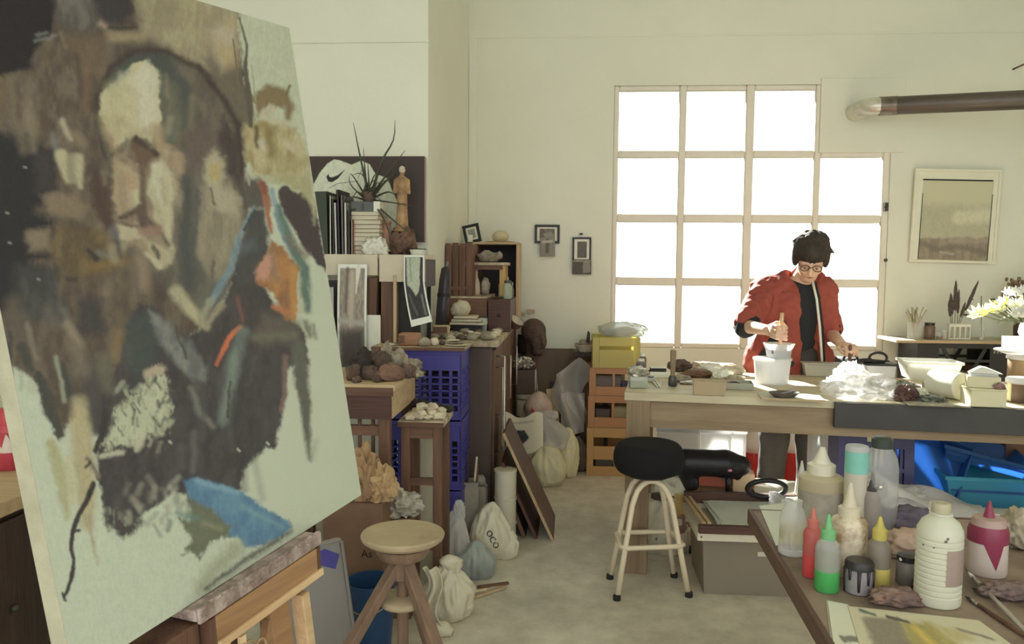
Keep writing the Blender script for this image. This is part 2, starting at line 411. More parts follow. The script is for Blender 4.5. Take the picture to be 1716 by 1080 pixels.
# ================================================================ the room
WALL = mat('wall_plaster', (186,187,170), (180,181,164), rough=.9, scale=1.6, bump=.12, bscale=30, g=1.75)
WOODWHITE = mat('window_paint', (190,184,170), (184,176,160), rough=.6, scale=6, g=1.75)
CONC = None
def concrete():
    m, nt, p, out = _nodes('floor_concrete'); L = nt.links
    tc = N(nt, 'ShaderNodeTexCoord'); a = N(nt, 'ShaderNodeTexNoise', i_Scale=1.3, i_Detail=7.0, i_Roughness=.65); b = N(nt, 'ShaderNodeTexNoise', i_Scale=7.0, i_Detail=6.0, i_Roughness=.7)
    for n in (a, b): L.new(tc.outputs['Object'], n.inputs['Vector'])
    r = N(nt, 'ShaderNodeValToRGB'); e = r.color_ramp.elements; e[0].position = .3; e[0].color = (*alb((136,130,116), 2.2), 1); e[1].position = .7; e[1].color = (*alb((168,162,146), 2.2), 1)
    L.new(a.outputs['Fac'], r.inputs['Fac'])
    mx = N(nt, 'ShaderNodeMix', data_type='RGBA', blend_type='MULTIPLY'); mx.inputs[0].default_value = .55
    r2 = N(nt, 'ShaderNodeValToRGB'); e = r2.color_ramp.elements; e[0].position = .34; e[0].color = (.62,.60,.57,1); e[1].position = .6; e[1].color = (1,1,1,1)
    L.new(b.outputs['Fac'], r2.inputs['Fac']); L.new(r.outputs['Color'], mx.inputs[6]); L.new(r2.outputs['Color'], mx.inputs[7]); L.new(mx.outputs[2], p.inputs['Base Color'])
    p.inputs['Roughness'].default_value = .55; p.inputs['Specular IOR Level'].default_value = .35
    bp = N(nt, 'ShaderNodeBump', i_Strength=.15, i_Distance=.01); L.new(b.outputs['Fac'], bp.inputs['Height']); L.new(bp.outputs['Normal'], p.inputs['Normal'])
    return m
XL, XR, YB, YF, ZC = -3.2, 4.4, 6.0, -2.6, 3.9
struct('floor', MB().box(XL-.2, XR+.2, YF, YB+.3, -.12, 0), concrete())
struct('ceiling', MB().box(XL-.2, XR+.2, YF, YB+.3, ZC, ZC+.15), WALL)
struct('wall_left', MB().box(XL-.2, XL, YF, YB+.3, 0, ZC), WALL)
struct('wall_right', MB().box(XR, XR+.2, YF, YB+.3, 0, ZC), WALL)
# window grid on the far wall
XC = [(.337,.772), (.823,1.247), (1.308,1.738), (1.784,2.222)]
ZR = [(2.275,2.702), (1.815,2.222), (1.352,1.754), (.868,1.290)]
w0, w1, zb, zt = .30, 2.27, .83, 2.74
b = MB()
b.box(XL, w0, YB, YB+.26, 0, ZC); b.box(w1, XR, YB, YB+.26, 0, ZC); b.box(w0, w1, YB, YB+.26, 0, zb); b.box(w0, w1, YB, YB+.26, zt, ZC)
struct('wall_back', b, WALL)
struct('wall_pier', MB().box(XL, -.765, 4.3, YB, 0, ZC), WALL)
# the frame's uprights and rails, each its own piece
win = bpy.data.objects.new('window_1', None); C.objects.link(win); win['kind'] = 'structure'
fr = MB(); fy0, fy1 = YB+.0, YB+.07
def bars():
    xs = [w0, XC[0][0]], [XC[0][1], XC[1][0]], [XC[1][1], XC[2][0]], [XC[2][1], XC[3][0]], [XC[3][1], w1]
    for a, c in xs: O('window_upright', MB().box(a, c, fy0, fy1, zb, zt), WOODWHITE, win, bevel=.012)
    zs = [zb, ZR[3][0]], [ZR[3][1], ZR[2][0]], [ZR[2][1], ZR[1][0]], [ZR[1][1], ZR[0][0]], [ZR[0][1], zt]
    for k, (a, c) in enumerate(zs):
        for i, (p, q) in enumerate(XC):
            if i == 3 and k == 4: continue
            O('window_rail', MB().box(p-.001, q+.001, fy0+.004, fy1-.004, a, c), WOODWHITE, win, bevel=.012)
bars()
def glass():
    m, nt, p, out = _nodes('window_glass'); L = nt.links
    tp = N(nt, 'ShaderNodeBsdfTransparent'); gl = N(nt, 'ShaderNodeBsdfGlossy'); gl.inputs['Roughness'].default_value = .05
    fz = N(nt, 'ShaderNodeFresnel', i_IOR=1.45); mx = N(nt, 'ShaderNodeMixShader'); tp.inputs['Color'].default_value = (.95,.97,.96,1)
    L.new(fz.outputs[0], mx.inputs[0]); L.new(tp.outputs[0], mx.inputs[1]); L.new(gl.outputs[0], mx.inputs[2]); L.new(mx.outputs[0], out.inputs['Surface']); return m
GLASS = glass()
for i, (p, q) in enumerate(XC):
    for k, (a, c) in enumerate(ZR):
        if i == 3 and k == 0:
            O('blind_panel', MB().box(p-.02, 2.35, YB-.018, YB+.06, 2.255, 2.78), WALL, win, bevel=.004, label='plastered blind panel in place of a pane'); continue
        O('pane', MB().box(p-.008, q+.008, YB+.03, YB+.036, a-.008, c+.008), GLASS, win)
# iron latch and bolt on the right upright
DARKMETAL = mat('dark_iron', (70,66,60), (50,46,42), rough=.45, metal=.6, scale=20)
l = MB(); l.box(2.232, 2.256, YB-.03, YB, 1.84, 1.90); l.tube([(2.244, YB-.03, 1.87), (2.244, YB-.05, 1.87), (2.215, YB-.052, 1.865)], .006)
O('window_latch', l, DARKMETAL, win)
O('window_bolt', MB().lathe([(0,0),(.012,0),(.012,.012),(.006,.02),(0,.022)], 10).move(Matrix.Translation((2.262, YB, 1.49)) @ Matrix.Rotation(R_(90), 4, 'X')), DARKMETAL, win)
# plaster ledges high on the two walls
struct('trim_1', MB().box(XL, -.76, 4.292, 4.3, 2.60, 2.61), WALL, bevel=.004)
struct('trim_2', MB().box(-.75, XR, YB-.006, YB, 3.085, 3.10), WALL, bevel=.004)
struct('trim_3', MB().box(-.765, -.70, YB-.015, YB, 0, 3.085), WALL, bevel=.008)
# ================================================================ the big canvas and its easel
CW, CH = .7385, 1.018
CAN = Matrix.Rotation(R_(71.76), 3, 'Z') @ Matrix.Rotation(R_(-6.397), 3, 'X') @ Matrix.Rotation(R_(-5.087), 3, 'Y')
CBR = Vector((-.4598, 1.7397, .9149)); CBL = CBR-CAN @ Vector((CW, 0, 0))
can = T('painted_canvas', 'large unfinished portrait canvas standing on the wooden easel', 'painting', CBL, rot=CAN.to_euler())
def to_px(p):
    q = CAMROT.transposed() @ (p-CAMPOS); return 858+F*q.x/-q.z, 540-F*q.y/-q.z
def portrait(U, V):
    n = U.shape; K = np.array(CAMROT.transposed()); M = np.array(CAN)
    P = np.array(CBL)+(U[..., None]*CW)*M[:,0]+((1-V)[..., None]*CH)*M[:,2]-np.array(CAMPOS)
    q = P @ K.T; X = 858+F*q[..., 0]/-q[..., 2]; Y = 540-F*q[..., 1]/-q[..., 2]
    p = Paint(X, Y, (172,178,160), g=1.36); p.desat = .15; p.sk = 1.35
    rs = random.Random(77)
    def dabs(n, x0, x1, y0, y1, cols, w, L, al=.6, dx=.25):
        for _ in range(n):
            x, y = rs.uniform(x0, x1), rs.uniform(y0, y1); l = rs.uniform(.4, 1)*L; a = rs.uniform(-dx, dx); p.line([(x, y), (x+a*l, y+l)], rs.uniform(.5, 1.2)*w, rs.choice(cols), soft=w*.35, alpha=rs.uniform(.35, 1)*al, warp=.4, ragged=5, grain=.4)
    p.poly([(-200,560),(60,600),(420,900),(620,840),(620,1200),(-200,1200)], (168,176,156), soft=30, alpha=.6)
    p.poly([(395,-20),(620,0),(620,330),(430,300)], (168,174,150), soft=8)
    brown = (98,87,74)
    p.poly([(-250,-250),(405,-250),(398,40),(404,100),(422,170),(410,300),(420,420),(330,560),(260,600),(180,720),(130,700),(98,738),(70,650),(30,615),(-40,590),(-250,600)], brown, soft=4, ragged=14, c2=(80,70,62))
    p.poly([(30,130),(160,100),(165,260),(90,270),(20,250)], (104,93,80), soft=14, ragged=14, c2=(82,72,62))
    dabs(90, -60, 380, -60, 640, [(112,100,84),(80,70,62),(70,60,54),(124,110,88),(92,84,76),(104,88,64),(66,62,62)], 16, 60)
    dabs(40, 40, 200, 240, 560, [(130,116,94),(88,76,62),(116,98,72),(76,68,62)], 14, 40, dx=.8)
    p.poly([(225,-90),(402,-90),(396,90),(380,130),(335,110),(285,80),(238,62)], (152,144,112), soft=8, c2=(138,128,102))
    p.poly([(340,95),(398,110),(424,200),(402,225),(368,150)], (98,90,76), soft=8)
    p.line([(350,50),(356,110)], 16, (112,102,86), soft=8, alpha=.7)
    p.poly([(342,50),(395,35),(398,110),(372,120)], (162,142,100), soft=9, alpha=.7, c2=(172,160,140))
    p.poly([(-250,-250),(96,-250),(92,10),(86,55),(60,85),(48,118),(22,126),(-250,120)], (41,37,41), soft=5, ragged=10)
    p.poly([(90,-60),(165,-60),(165,45),(120,52),(92,40)], (104,100,92), soft=8, c2=(82,78,74))
    p.poly([(148,-60),(222,-40),(228,20),(205,44),(175,40),(158,10)], (60,56,58), soft=6, ragged=8)
    p.line([(180,48),(225,50)], 7, (62,54,52)); p.line([(168,38),(176,46)], 9, (150,132,118), soft=4, alpha=.8)
    p.line([(185,62),(235,62)], 16, (145,132,102), soft=6, alpha=.8)
    for q in [((62,60),(76,56)),((58,70),(74,66)),((80,66),(92,60))]: p.line(q, 4, (130,132,128), soft=3, alpha=.6)
    p.line([(100,55),(112,80)], 6, (120,108,90), soft=4, alpha=.7)
    p.poly([(110,60),(180,60),(170,130),(130,120)], (104,88,68), soft=10, alpha=.7)
    p.line([(128,95),(135,160)], 9, (68,58,54), soft=5, alpha=.7); p.line([(145,110),(143,190)], 12, (112,92,70), soft=6, alpha=.6)
    # left side passages
    p.poly([(-100,240),(40,225),(95,250),(92,330),(60,355),(100,380),(45,395),(50,440),(95,450),(30,520),(-100,540)], (44,43,47), soft=10, ragged=16)
    p.poly([(55,255),(90,250),(88,320),(60,322)], (60,56,58), soft=8)
    p.line([(18,135),(22,200),(40,250)], 14, (112,102,84), soft=8, alpha=.7, grain=.5)
    p.line([(45,190),(56,250)], 12, (122,112,92), soft=6, alpha=.7, grain=.4); p.line([(70,150),(75,230)], 18, (84,72,64), soft=8, alpha=.6)
    p.line([(104,205),(118,232)], [12,8], (152,144,120), soft=4); p.line([(88,225),(96,262)], 8, (112,112,108), soft=4, alpha=.8)
    p.line([(102,262),(112,302)], [22,8], (160,154,122), soft=4); p.line([(130,268),(134,312)], [20,8], (158,152,122), soft=4)
    p.line([(118,268),(122,300)], 16, (140,134,108), soft=4, alpha=.8); p.line([(126,225),(138,240)], 14, (120,106,84), soft=6)
    p.poly([(68,328),(105,322),(148,345),(132,372),(105,368),(80,358)], (118,103,84), soft=6, ragged=10)
    p.poly([(40,390),(80,384),(84,420),(52,424)], (118,106,86), soft=6); p.line([(40,432),(92,430)], 9, (48,46,50), soft=5)
    p.poly([(92,380),(180,390),(182,430),(225,440),(222,460),(110,465),(90,430)], (106,90,64), soft=8, c2=(88,76,56))
    p.line([(150,448),(205,444)], 14, (122,100,58), soft=8, alpha=.7)
    p.line([(148,420),(160,432)], [6,12], (60,54,58), soft=3); p.line([(166,425),(180,430)], 9, (108,108,100), soft=4, alpha=.7)
    p.line([(112,468),(126,468)], 9, (70,60,54), soft=3)
    p.poly([(28,445),(95,450),(108,540),(40,540),(20,500)], (72,72,70), soft=12, c2=(62,62,62))
    p.poly([(130,505),(168,502),(178,560),(128,570)], (66,62,62), soft=8); p.line([(20,510),(30,560)], 24, (88,80,72), soft=12)
    p.line([(78,520),(92,545)], 14, (96,88,82), soft=8, alpha=.8); p.line([(105,520),(120,560)], 10, (110,110,102), soft=6, alpha=.6)
    p.poly([(180,450),(240,450),(250,540),(215,600),(190,560)], (98,86,70), soft=10, c2=(84,76,66))
    for q in [(40,280),(10,357),(14,407),(62,468)]: p.line([q, (q[0]+3,q[1]+1)], 4, (130,130,122), soft=1, alpha=.8, warp=.1, ragged=1)
    # arch and inside
    p.poly([(168,250),(162,170),(185,112),(225,85),(275,85),(330,112),(370,165),(398,215),(408,290),(412,420),(360,520),(300,500),(230,440),(185,380),(180,300)], (98,92,80), soft=4, ragged=5, c2=(84,78,70))
    p.poly([(166,170),(176,122),(215,92),(268,86),(302,100),(332,150),(330,205),(292,225),(268,160),(262,122),(243,104),(212,122),(180,150)], (70,74,70), soft=5)
    p.poly([(290,100),(330,115),(365,165),(385,220),(340,200),(315,140)], (104,94,82), soft=8, c2=(88,80,72))
    p.line([(282,150),(292,230)], 30, (92,92,78), soft=10); p.line([(290,205),(285,225)], 16, (80,92,82), soft=8)
    p.line([(322,165),(318,215)], 12, (120,108,86), soft=6, alpha=.7); p.poly([(300,230),(345,200),(375,235),(350,260),(320,290)], (94,82,76), soft=10)
    p.poly([(372,190),(398,230),(405,320),(380,290),(368,240)], (68,58,58), soft=6)
    p.line([(176,265),(163,215),(162,165),(184,112),(224,86),(275,85),(332,112),(374,165),(398,212),(407,290),(410,345)], [5,8,10,11,10,8,8,10,12,10,6], (66,56,54), soft=4)
    p.poly([(168,158),(186,140),(222,108),(243,103),(262,118),(267,150),(269,200),(252,236),(233,233),(207,240),(192,246),(180,222),(167,190)], (172,166,130), soft=2.5, ragged=3)
    p.poly([(222,135),(245,106),(264,125),(266,170),(262,215),(240,230),(225,190)], (176,172,148), soft=6)
    p.line([(182,148),(212,120)], 8, (96,116,118), soft=5, alpha=.7); p.line([(172,196),(205,205)], 14, (140,130,92), soft=8, alpha=.8)
    p.line([(178,212),(190,245)], 10, (150,118,88), soft=6, alpha=.8)
    p.line([(192,150),(186,215)], 30, (160,152,114), soft=12, alpha=.6); p.line([(240,122),(248,210)], 14, (182,178,154), soft=7, alpha=.7); p.line([(215,228),(256,222)], 18, (150,138,106), soft=8, alpha=.8); p.line([(222,150),(218,225)], 10, (164,156,122), soft=8, alpha=.7)
    # face below the brow
    p.poly([(192,255),(225,240),(262,262),(300,262),(312,330),(300,380),(292,440),(265,452),(240,430),(200,400),(188,345)], (134,120,98), soft=6, c2=(118,104,86))
    p.poly([(191,262),(220,285),(240,305),(236,340),(218,352),(200,366),(190,342)], (152,136,108), soft=4)
    p.poly([(222,322),(232,320),(235,340),(225,346)], (168,164,132), soft=3); p.line([(214,292),(217,318)], 5, (164,112,78), soft=3, alpha=.8)
    p.line([(262,215),(268,250)], 18, (148,130,100), soft=7); p.poly([(262,235),(302,262),(308,290),(275,290)], (146,126,102), soft=6)
    p.poly([(252,275),(270,268),(285,290),(308,310),(300,355),(288,345),(284,400),(262,362),(246,322)], (166,160,130), soft=4, ragged=4)
    p.line([(262,280),(264,330)], 16, (174,172,146), soft=6); p.line([(275,380),(288,420)], 10, (172,166,136), soft=4)
    p.poly([(200,252),(214,235),(230,233),(262,256),(242,282),(220,276)], (96,78,66), soft=3); p.line([(202,254),(214,236),(230,234)], 7, (70,58,54), soft=3); p.line([(232,238),(262,258)], 9, (72,60,54), soft=3)
    p.line([(236,282),(239,330),(243,378)], [10,9,12], (94,80,68), soft=4); p.line([(202,366),(236,350)], 9, (80,68,62), soft=3); p.line([(232,352),(240,380)], 14, (88,74,66), soft=4)
    p.line([(246,368),(275,395),(280,410)], 8, (92,78,70), soft=4); p.line([(262,362),(284,405)], [10,4], (168,162,132), soft=3)
    p.poly([(196,380),(228,372),(240,402),(218,402),(200,400)], (158,148,120), soft=4); p.line([(238,388),(264,385)], 14, (136,106,94), soft=5)
    p.line([(190,375),(228,378)], 5, (90,74,68), soft=3); p.line([(184,385),(194,398)], 13, (86,86,92), soft=4); p.line([(184,404),(205,407)], 6, (78,72,70), soft=3)
    p.poly([(240,405),(270,410),(292,425),(285,445),(265,448),(248,425)], (156,148,120), soft=5); p.line([(255,415),(264,430)], 7, (86,80,72), soft=3)
    p.line([(244,428),(268,446)], 8, (166,162,134), soft=3)
    p.poly([(152,285),(186,300),(188,350),(192,378),(172,388),(158,345)], (76,60,56), soft=6)
    p.line([(235,440),(240,480)], 20, (126,112,94), soft=8); p.line([(222,450),(224,500)], 12, (104,92,80), soft=6)
    dabs(46, 172, 300, 115, 440, [(160,150,120),(138,124,98),(172,166,138),(122,106,86)], 11, 34, al=.45)
    p.line([(204,300),(206,352)], 14, (138,118,94), soft=7, alpha=.7); p.line([(296,290),(298,350)], 12, (146,128,104), soft=6, alpha=.7); p.line([(270,300),(276,340)], 6, (150,140,114), soft=4, alpha=.7)
    # ear, neck
    dabs(14, 290, 345, 320, 520, [(112,106,92),(84,82,76),(96,90,80)], 10, 60)
    p.poly([(300,300),(338,290),(336,440),(385,480),(350,548),(310,520),(285,480),(295,430),(308,385)], (102,97,84), soft=8, c2=(86,84,76))
    p.line([(314,300),(308,400),(316,480)], [16,26,20], (72,74,72), soft=8); p.line([(330,320),(326,420)], 8, (78,76,80), soft=6, alpha=.8)
    p.poly([(343,262),(358,250),(373,264),(380,305),(402,330),(406,370),(400,425),(378,470),(350,478),(332,430),(334,330),(342,300)], (136,128,106), soft=5, c2=(122,114,96))
    p.poly([(344,264),(358,252),(371,266),(374,300),(360,330),(344,300)], (156,148,122), soft=5); p.poly([(352,275),(366,272),(368,300),(356,302)], (160,144,92), soft=5)
    p.poly([(356,310),(395,325),(398,360),(372,360),(352,345)], (152,144,122), soft=6); p.line([(352,315),(358,345)], 4, (90,86,78), soft=2)
    p.line([(358,440),(352,480)], 6, (84,78,70), soft=3, alpha=.8); p.line([(350,480),(330,520)], 14, (96,96,84), soft=8)
    # jacket
    jk = (71,67,68)
    p.poly([(420,345),(438,380),(444,420),(436,470),(470,520),(492,532),(512,560),(520,610),(500,600),(478,620),(470,700),(462,752),(446,748),(408,790),(402,822),(330,835),(290,826),(232,872),(210,856),(168,845),(160,775),(172,690),(188,630),(232,510),(262,515),(300,575),(345,545),(372,510),(402,430)], jk, soft=3, ragged=9, c2=(64,60,62))
    p.poly([(210,540),(255,520),(262,600),(225,640),(205,600)], (66,72,70), soft=8); p.line([(196,560),(190,600)], 16, (120,100,70), soft=7, alpha=.8)
    p.poly([(466,315),(480,308),(496,322),(520,318),(532,368),(545,455),(536,450),(512,424),(488,380),(470,345)], (66,57,58), soft=2.5, ragged=5)
    p.poly([(405,300),(440,300),(450,340),(425,350),(408,345)], (84,78,72), soft=6); p.line([(415,290),(418,310)], 4, (150,146,128), soft=2)
    p.poly([(418,350),(440,345),(452,390),(440,470),(425,470),(400,480),(395,420)], (70,70,70), soft=5); p.line([(395,420),(415,410)], 20, (84,92,96), soft=8, alpha=.8)
    p.line([(424,345),(398,400),(386,450),(352,508)], [5,8,12,10], (124,140,140), soft=3, c2=(102,122,132)); p.line([(424,352),(408,385)], 5, (60,64,68), soft=2)
    p.line([(352,505),(335,535),(345,548)], [10,14,6], (134,132,112), soft=4); p.line([(296,490),(318,520),(345,548)], [24,22,10], (142,136,110), soft=5, c2=(160,154,122)); p.line([(345,545),(372,512)], 9, (138,130,106), soft=4)
    p.poly([(453,400),(472,412),(498,450),(502,490),(496,535),(478,535),(460,492),(428,472),(436,428)], (160,112,62), soft=3, c2=(132,92,62))
    p.poly([(440,425),(456,420),(450,470),(430,468),(426,460)], (174,126,104), soft=4); p.line([(452,420),(462,470)], 10, (128,108,88), soft=5, alpha=.7); p.line([(488,450),(494,520)], 12, (170,122,58), soft=5)
    p.line([(500,460),(506,520)], 7, (168,166,140), soft=3); p.line([(460,515),(482,522)], 8, (168,106,62), soft=4)
    p.line([(454,318),(468,370),(482,410),(498,440)], [8,11,11,6], (100,132,142), soft=2.5, c2=(126,150,154))
    p.line([(466,345),(488,410),(508,450),(516,520)], [9,15,18,10], (88,108,98), soft=4); p.line([(482,400),(512,430)], 10, (112,100,88), soft=5, alpha=.8)
    p.line([(437,308),(446,345),(455,388)], [8,10,6], (146,92,68), soft=2.5); p.line([(440,308),(442,320)], 10, (120,72,56), soft=3)
    p.line([(400,550),(382,565),(362,612)], [7,9,5], (184,98,60), soft=2); p.line([(398,500),(404,540)], 5, (130,82,70), soft=3, alpha=.7)
    p.poly([(440,525),(500,535),(505,575),(440,585),(420,570)], (88,82,74), soft=9); p.line([(425,568),(490,562)], 12, (104,104,86), soft=6, alpha=.7)
    p.line([(404,560),(388,620),(376,705)], [20,26,20], (108,120,110), soft=6, c2=(92,100,96)); p.line([(384,640),(380,700)], 4, (66,66,66), soft=2)
    p.poly([(252,520),(282,545),(296,565),(318,572),(346,622),(342,642),(318,636),(296,615),(264,570)], (116,118,112), soft=5, c2=(98,100,98))
    p.line([(292,548),(312,600)], 4, (70,72,72), soft=2); p.line([(320,652),(334,690),(358,716)], [8,11,6], (108,108,100), soft=4); p.line([(325,725),(322,790)], 9, (90,88,86), soft=4)
    dabs(40, 200, 470, 560, 800, [(80,76,76),(62,58,60),(86,84,82),(72,76,74)], 14, 60, al=.5)
    dabs(12, 20, 190, 560, 720, [(82,80,72),(104,96,84),(70,66,62)], 10, 70)
    # scratched light passage, lower black, drips
    p.poly([(238,640),(262,618),(280,640),(287,690),(276,722),(236,738),(188,758),(172,742),(194,690),(215,665)], (164,168,140), soft=6, ragged=34, grain=.55, warp=1.5)
    dabs(60, 176, 290, 615, 760, [(72,68,66),(84,80,76),(66,62,62)], 5, 26, al=.9, dx=1.0); dabs(24, 200, 275, 640, 745, [(172,174,150),(160,164,138)], 7, 16, al=.6, dx=1.2)
    p.line([(248,625),(270,620)], 14, (160,146,124), soft=4, ragged=12); p.line([(170,765),(205,760)], 9, (160,160,138), soft=3, ragged=8)
    p.line([(232,742),(236,730)], 16, (165,166,140), soft=5, ragged=12); p.line([(268,720),(288,705)], 8, (140,144,120), soft=3, ragged=8)
    p.poly([(172,845),(215,850),(240,875),(232,890),(206,902),(176,885)], (70,66,64), soft=5, ragged=20, grain=.5)
    p.line([(285,815),(300,800)], 8, (140,142,128), soft=4, alpha=.7, ragged=8); p.line([(222,835),(236,850)], 10, (140,136,116), soft=5, alpha=.7)
    for q in [(283,740),(447,742),(398,753)]: p.line([q, (q[0]+3,q[1]+3)], 4, (150,152,140), soft=1, warp=.1, ragged=1)
    dabs(36, 175, 330, 800, 885, [(168,172,150),(150,150,132),(78,74,72),(72,68,66)], 9, 20, al=.5, dx=.8)
    dk = (68,68,64)
    p.line([(16,560),(14,590),(18,628)], [8,10,4], dk, soft=3); p.line([(36,580),(52,620)], [18,10], dk, soft=4); p.line([(62,628),(82,680),(100,728)], [14,24,14], dk, soft=3, ragged=8)
    p.line([(104,618),(116,668)], [16,14], dk, soft=4); p.line([(150,615),(160,715)], [26,28], (74,70,70), soft=6); p.line([(178,640),(172,720)], 22, (66,62,64), soft=6)
    p.line([(45,545),(60,600)], 6, (130,122,106), soft=4, alpha=.7); p.line([(92,600),(108,672)], 7, (140,144,124), soft=3, alpha=.8); p.line([(110,545),(132,575)], 14, (128,116,96), soft=6)
    p.line([(128,585),(140,620)], 26, (112,102,86), soft=10, alpha=.8); p.line([(172,600),(180,650)], 20, (98,96,80), soft=8, alpha=.8)
    p.line([(132,675),(138,760),(146,880)], [22,40,22], (160,150,114), soft=7, c2=(150,142,110)); p.line([(84,745),(102,800),(112,868)], [18,22,10], (152,152,114), soft=5); p.line([(112,770),(120,840)], 12, (168,164,132), soft=5)
    p.line([(148,770),(155,785),(165,800)], 8, (110,102,90), soft=3, ragged=8)
    p.line([(148,870),(155,905),(163,945)], [10,5,3], (150,138,110), soft=3, alpha=.8)
    blk = (58,55,54)
    p.line([(176,690),(172,725),(160,755)], [8,12,8], blk, soft=2); p.line([(150,775),(144,785)], 5, blk, soft=2)
    p.line([(155,812),(142,842),(130,865),(120,895),(118,918),(123,938),(119,968),(112,990),(106,1000)], [9,9,9,9,7,6,8,6,5], blk, soft=1.5, warp=.3, ragged=3); p.line([(120,892),(131,890)], 6, blk, soft=1.5, warp=.2); p.line([(104,995),(108,1007)], 5, blk, soft=1.5, warp=.1)
    # blue form
    p.poly([(310,805),(330,800),(352,805),(400,825),(455,860),(488,888),(470,902),(430,918),(408,920),(395,900),(350,890),(318,850)], (88,128,150), soft=3, c2=(76,112,142), ragged=8)
    p.poly([(312,830),(345,850),(388,880),(384,898),(350,905),(333,935),(318,925),(304,930),(322,905),(298,865),(318,870)], (98,102,82), soft=4, ragged=16)
    p.line([(330,806),(398,828)], 8, (112,148,166), soft=4, alpha=.8); p.line([(405,850),(470,885)], 8, (104,142,152), soft=4, alpha=.7); p.line([(300,860),(330,870)], 10, (90,118,114), soft=5, alpha=.8); p.line([(340,880),(370,885)], 8, (130,130,104), soft=4, alpha=.6, ragged=10)
    p.line([(395,920),(350,960),(335,985)], [26,24,18], (140,144,116), soft=8, alpha=.8, ragged=14); p.line([(486,892),(410,940),(345,985)], [6,9,7], (96,98,86), soft=4, ragged=8)  # second stroke paints the shade along the foot of the canvas
    p.line([(500,585),(508,660),(515,730),(520,772)], [26,22,12,5], (88,90,80), soft=4, ragged=7); p.line([(478,600),(476,660),(470,690)], [10,9,6], (112,92,86), soft=3)
    p.line([(512,540),(520,560)], 10, (112,112,92), soft=4); p.line([(524,545),(530,565)], 5, (120,124,106), soft=3); p.line([(530,740),(524,770)], 8, (140,146,128), soft=5, alpha=.6)
    # ochre forms at the right edge
    p.poly([(408,212),(440,198),(495,215),(512,240),(514,292),(480,305),(425,292),(408,255)], (142,128,82), soft=6, ragged=12, c2=(166,156,118))
    p.line([(428,165),(450,150),(470,158),(484,178),(480,200)], [14,18,18,14,8], (116,101,70), soft=4); p.line([(480,160),(485,146)], 6, (104,92,70), soft=2); p.poly([(425,160),(465,150),(478,180),(448,178),(430,195)], (120,104,72), soft=4)
    p.line([(440,192),(456,182)], 12, (170,162,138), soft=4); p.line([(452,200),(484,206)], 8, (172,166,140), soft=4); p.line([(428,215),(432,245)], 8, (98,86,62), soft=3); p.line([(440,240),(446,252)], 12, (172,164,138), soft=4); p.line([(478,242),(490,250)], 10, (172,164,140), soft=4)
    p.line([(450,220),(456,260)], 12, (118,106,66), soft=5, alpha=.8); p.line([(470,285),(510,270)], 14, (150,142,100), soft=5, alpha=.9)
    p.poly([(430,295),(518,290),(528,345),(526,378),(520,350),(500,320),(478,308),(445,305)], (164,164,134), soft=4, c2=(150,146,108))
    p.line([(401,30),(413,78),(410,112),(417,165),(419,210)], [3,4,6,11,8], (86,80,70), soft=1.5, warp=.2, ragged=2); p.line([(390,66),(400,145)], 2.5, (100,94,80), soft=1.2, warp=.2, ragged=1); p.line([(420,110),(428,170)], 2, (140,140,118), soft=1.2, warp=.2, ragged=1)
    return p.c
PAINTED = vcol('oil_paint', rough=.55, bump=.25, bscale=160)
ft = print_sheet('painted_front', CW, CH, 400, 560, portrait, PAINTED, can, loc=(CW/2, -.001, 0), thick=0)
LINEN = mat('primed_canvas', (172,170,140), (150,144,116), rough=.9, scale=14, bump=.2, bscale=300, g=1.3)
BAREWOOD = wood('pale_pine', (170,148,112), (140,116,84), 'z', 4)
O('canvas_wrap', MB().box(0, CW, 0, .034, 0, CH), LINEN, can, bevel=.003)
sb = lambda a, b, c, d: MB().box(max(a,.012), min(b,CW-.012), .0345, .04, max(c,.012), min(d,CH-.012))
for q in [(0,.05,0,CH), (CW-.05,CW,0,CH), (.05,CW-.05,0,.05), (.05,CW-.05,CH-.05,CH), (.05,CW-.05,CH/2-.025,CH/2+.025)]: O('stretcher_bar', sb(*q), BAREWOOD, can)

# easel: local x along the canvas, y behind it, standing on the floor under the canvas
ED = wood('dark_varnished_wood', (92,62,44), (62,40,30), 'z', 4, rough=.45, g=1.9)
EM = wood('easel_beech', (140,104,62), (108,76,46), 'x', 4, rough=.5, g=1.9)
EL = wood('easel_pale_edge', (176,146,102), (150,120,80), 'x', 4, g=1.9)
CAKED = mat('caked_paint', (150,132,124), (112,94,84), rough=.8, scale=26, bump=.7, bscale=70, contrast=2, g=1.8)
eas = T('easel', 'wooden studio easel with a paint-caked ledge holding the big canvas', 'easel', (CBL.x, CBL.y, 0), rz=R_(71.76))
zl = lambda x: .850+x*math.sin(R_(5.087))*1.0       # lower edge of the canvas
tl = Matrix.Rotation(R_(-5.087), 4, 'Y')
def ezb(x0, x1, y0, y1, dz0, dz1): return MB().box(x0, x1, y0, y1, dz0, dz1, Matrix.Translation((0, 0, .850)) @ tl)
O('ledge', ezb(.205, .535, -.024, .05, -.022, -.002), CAKED, eas, bevel=.004)
O('ledge_lip', ezb(.205, .535, -.032, -.024, -.024, .003), CAKED, eas, bevel=.003)
cr = MB(); r2 = random.Random(3)
for i in range(70): lump((.004+.007*r2.random(),.004,.0025), i, .4, 2, 1, mb=cr, c=(.215+.31*r2.random(), -.030, .002-.02*r2.random()*(i % 2)))
cr.move(Matrix.Translation((0, 0, .850)) @ tl); O('paint_crust', cr, CAKED, eas, kind='stuff')
O('drawer_front', ezb(.24, .52, -.03, -.012, -.072, -.027), EM, eas, bevel=.002)
O('drawer_edge', ezb(.24, .53, -.036, -.008, -.086, -.072), EL, eas, bevel=.002)
O('drawer_end', ezb(.52, .53, -.03, .14, -.072, -.027), ED, eas); O('drawer_end', ezb(.225, .24, -.03, .14, -.082, -.027), ED, eas)
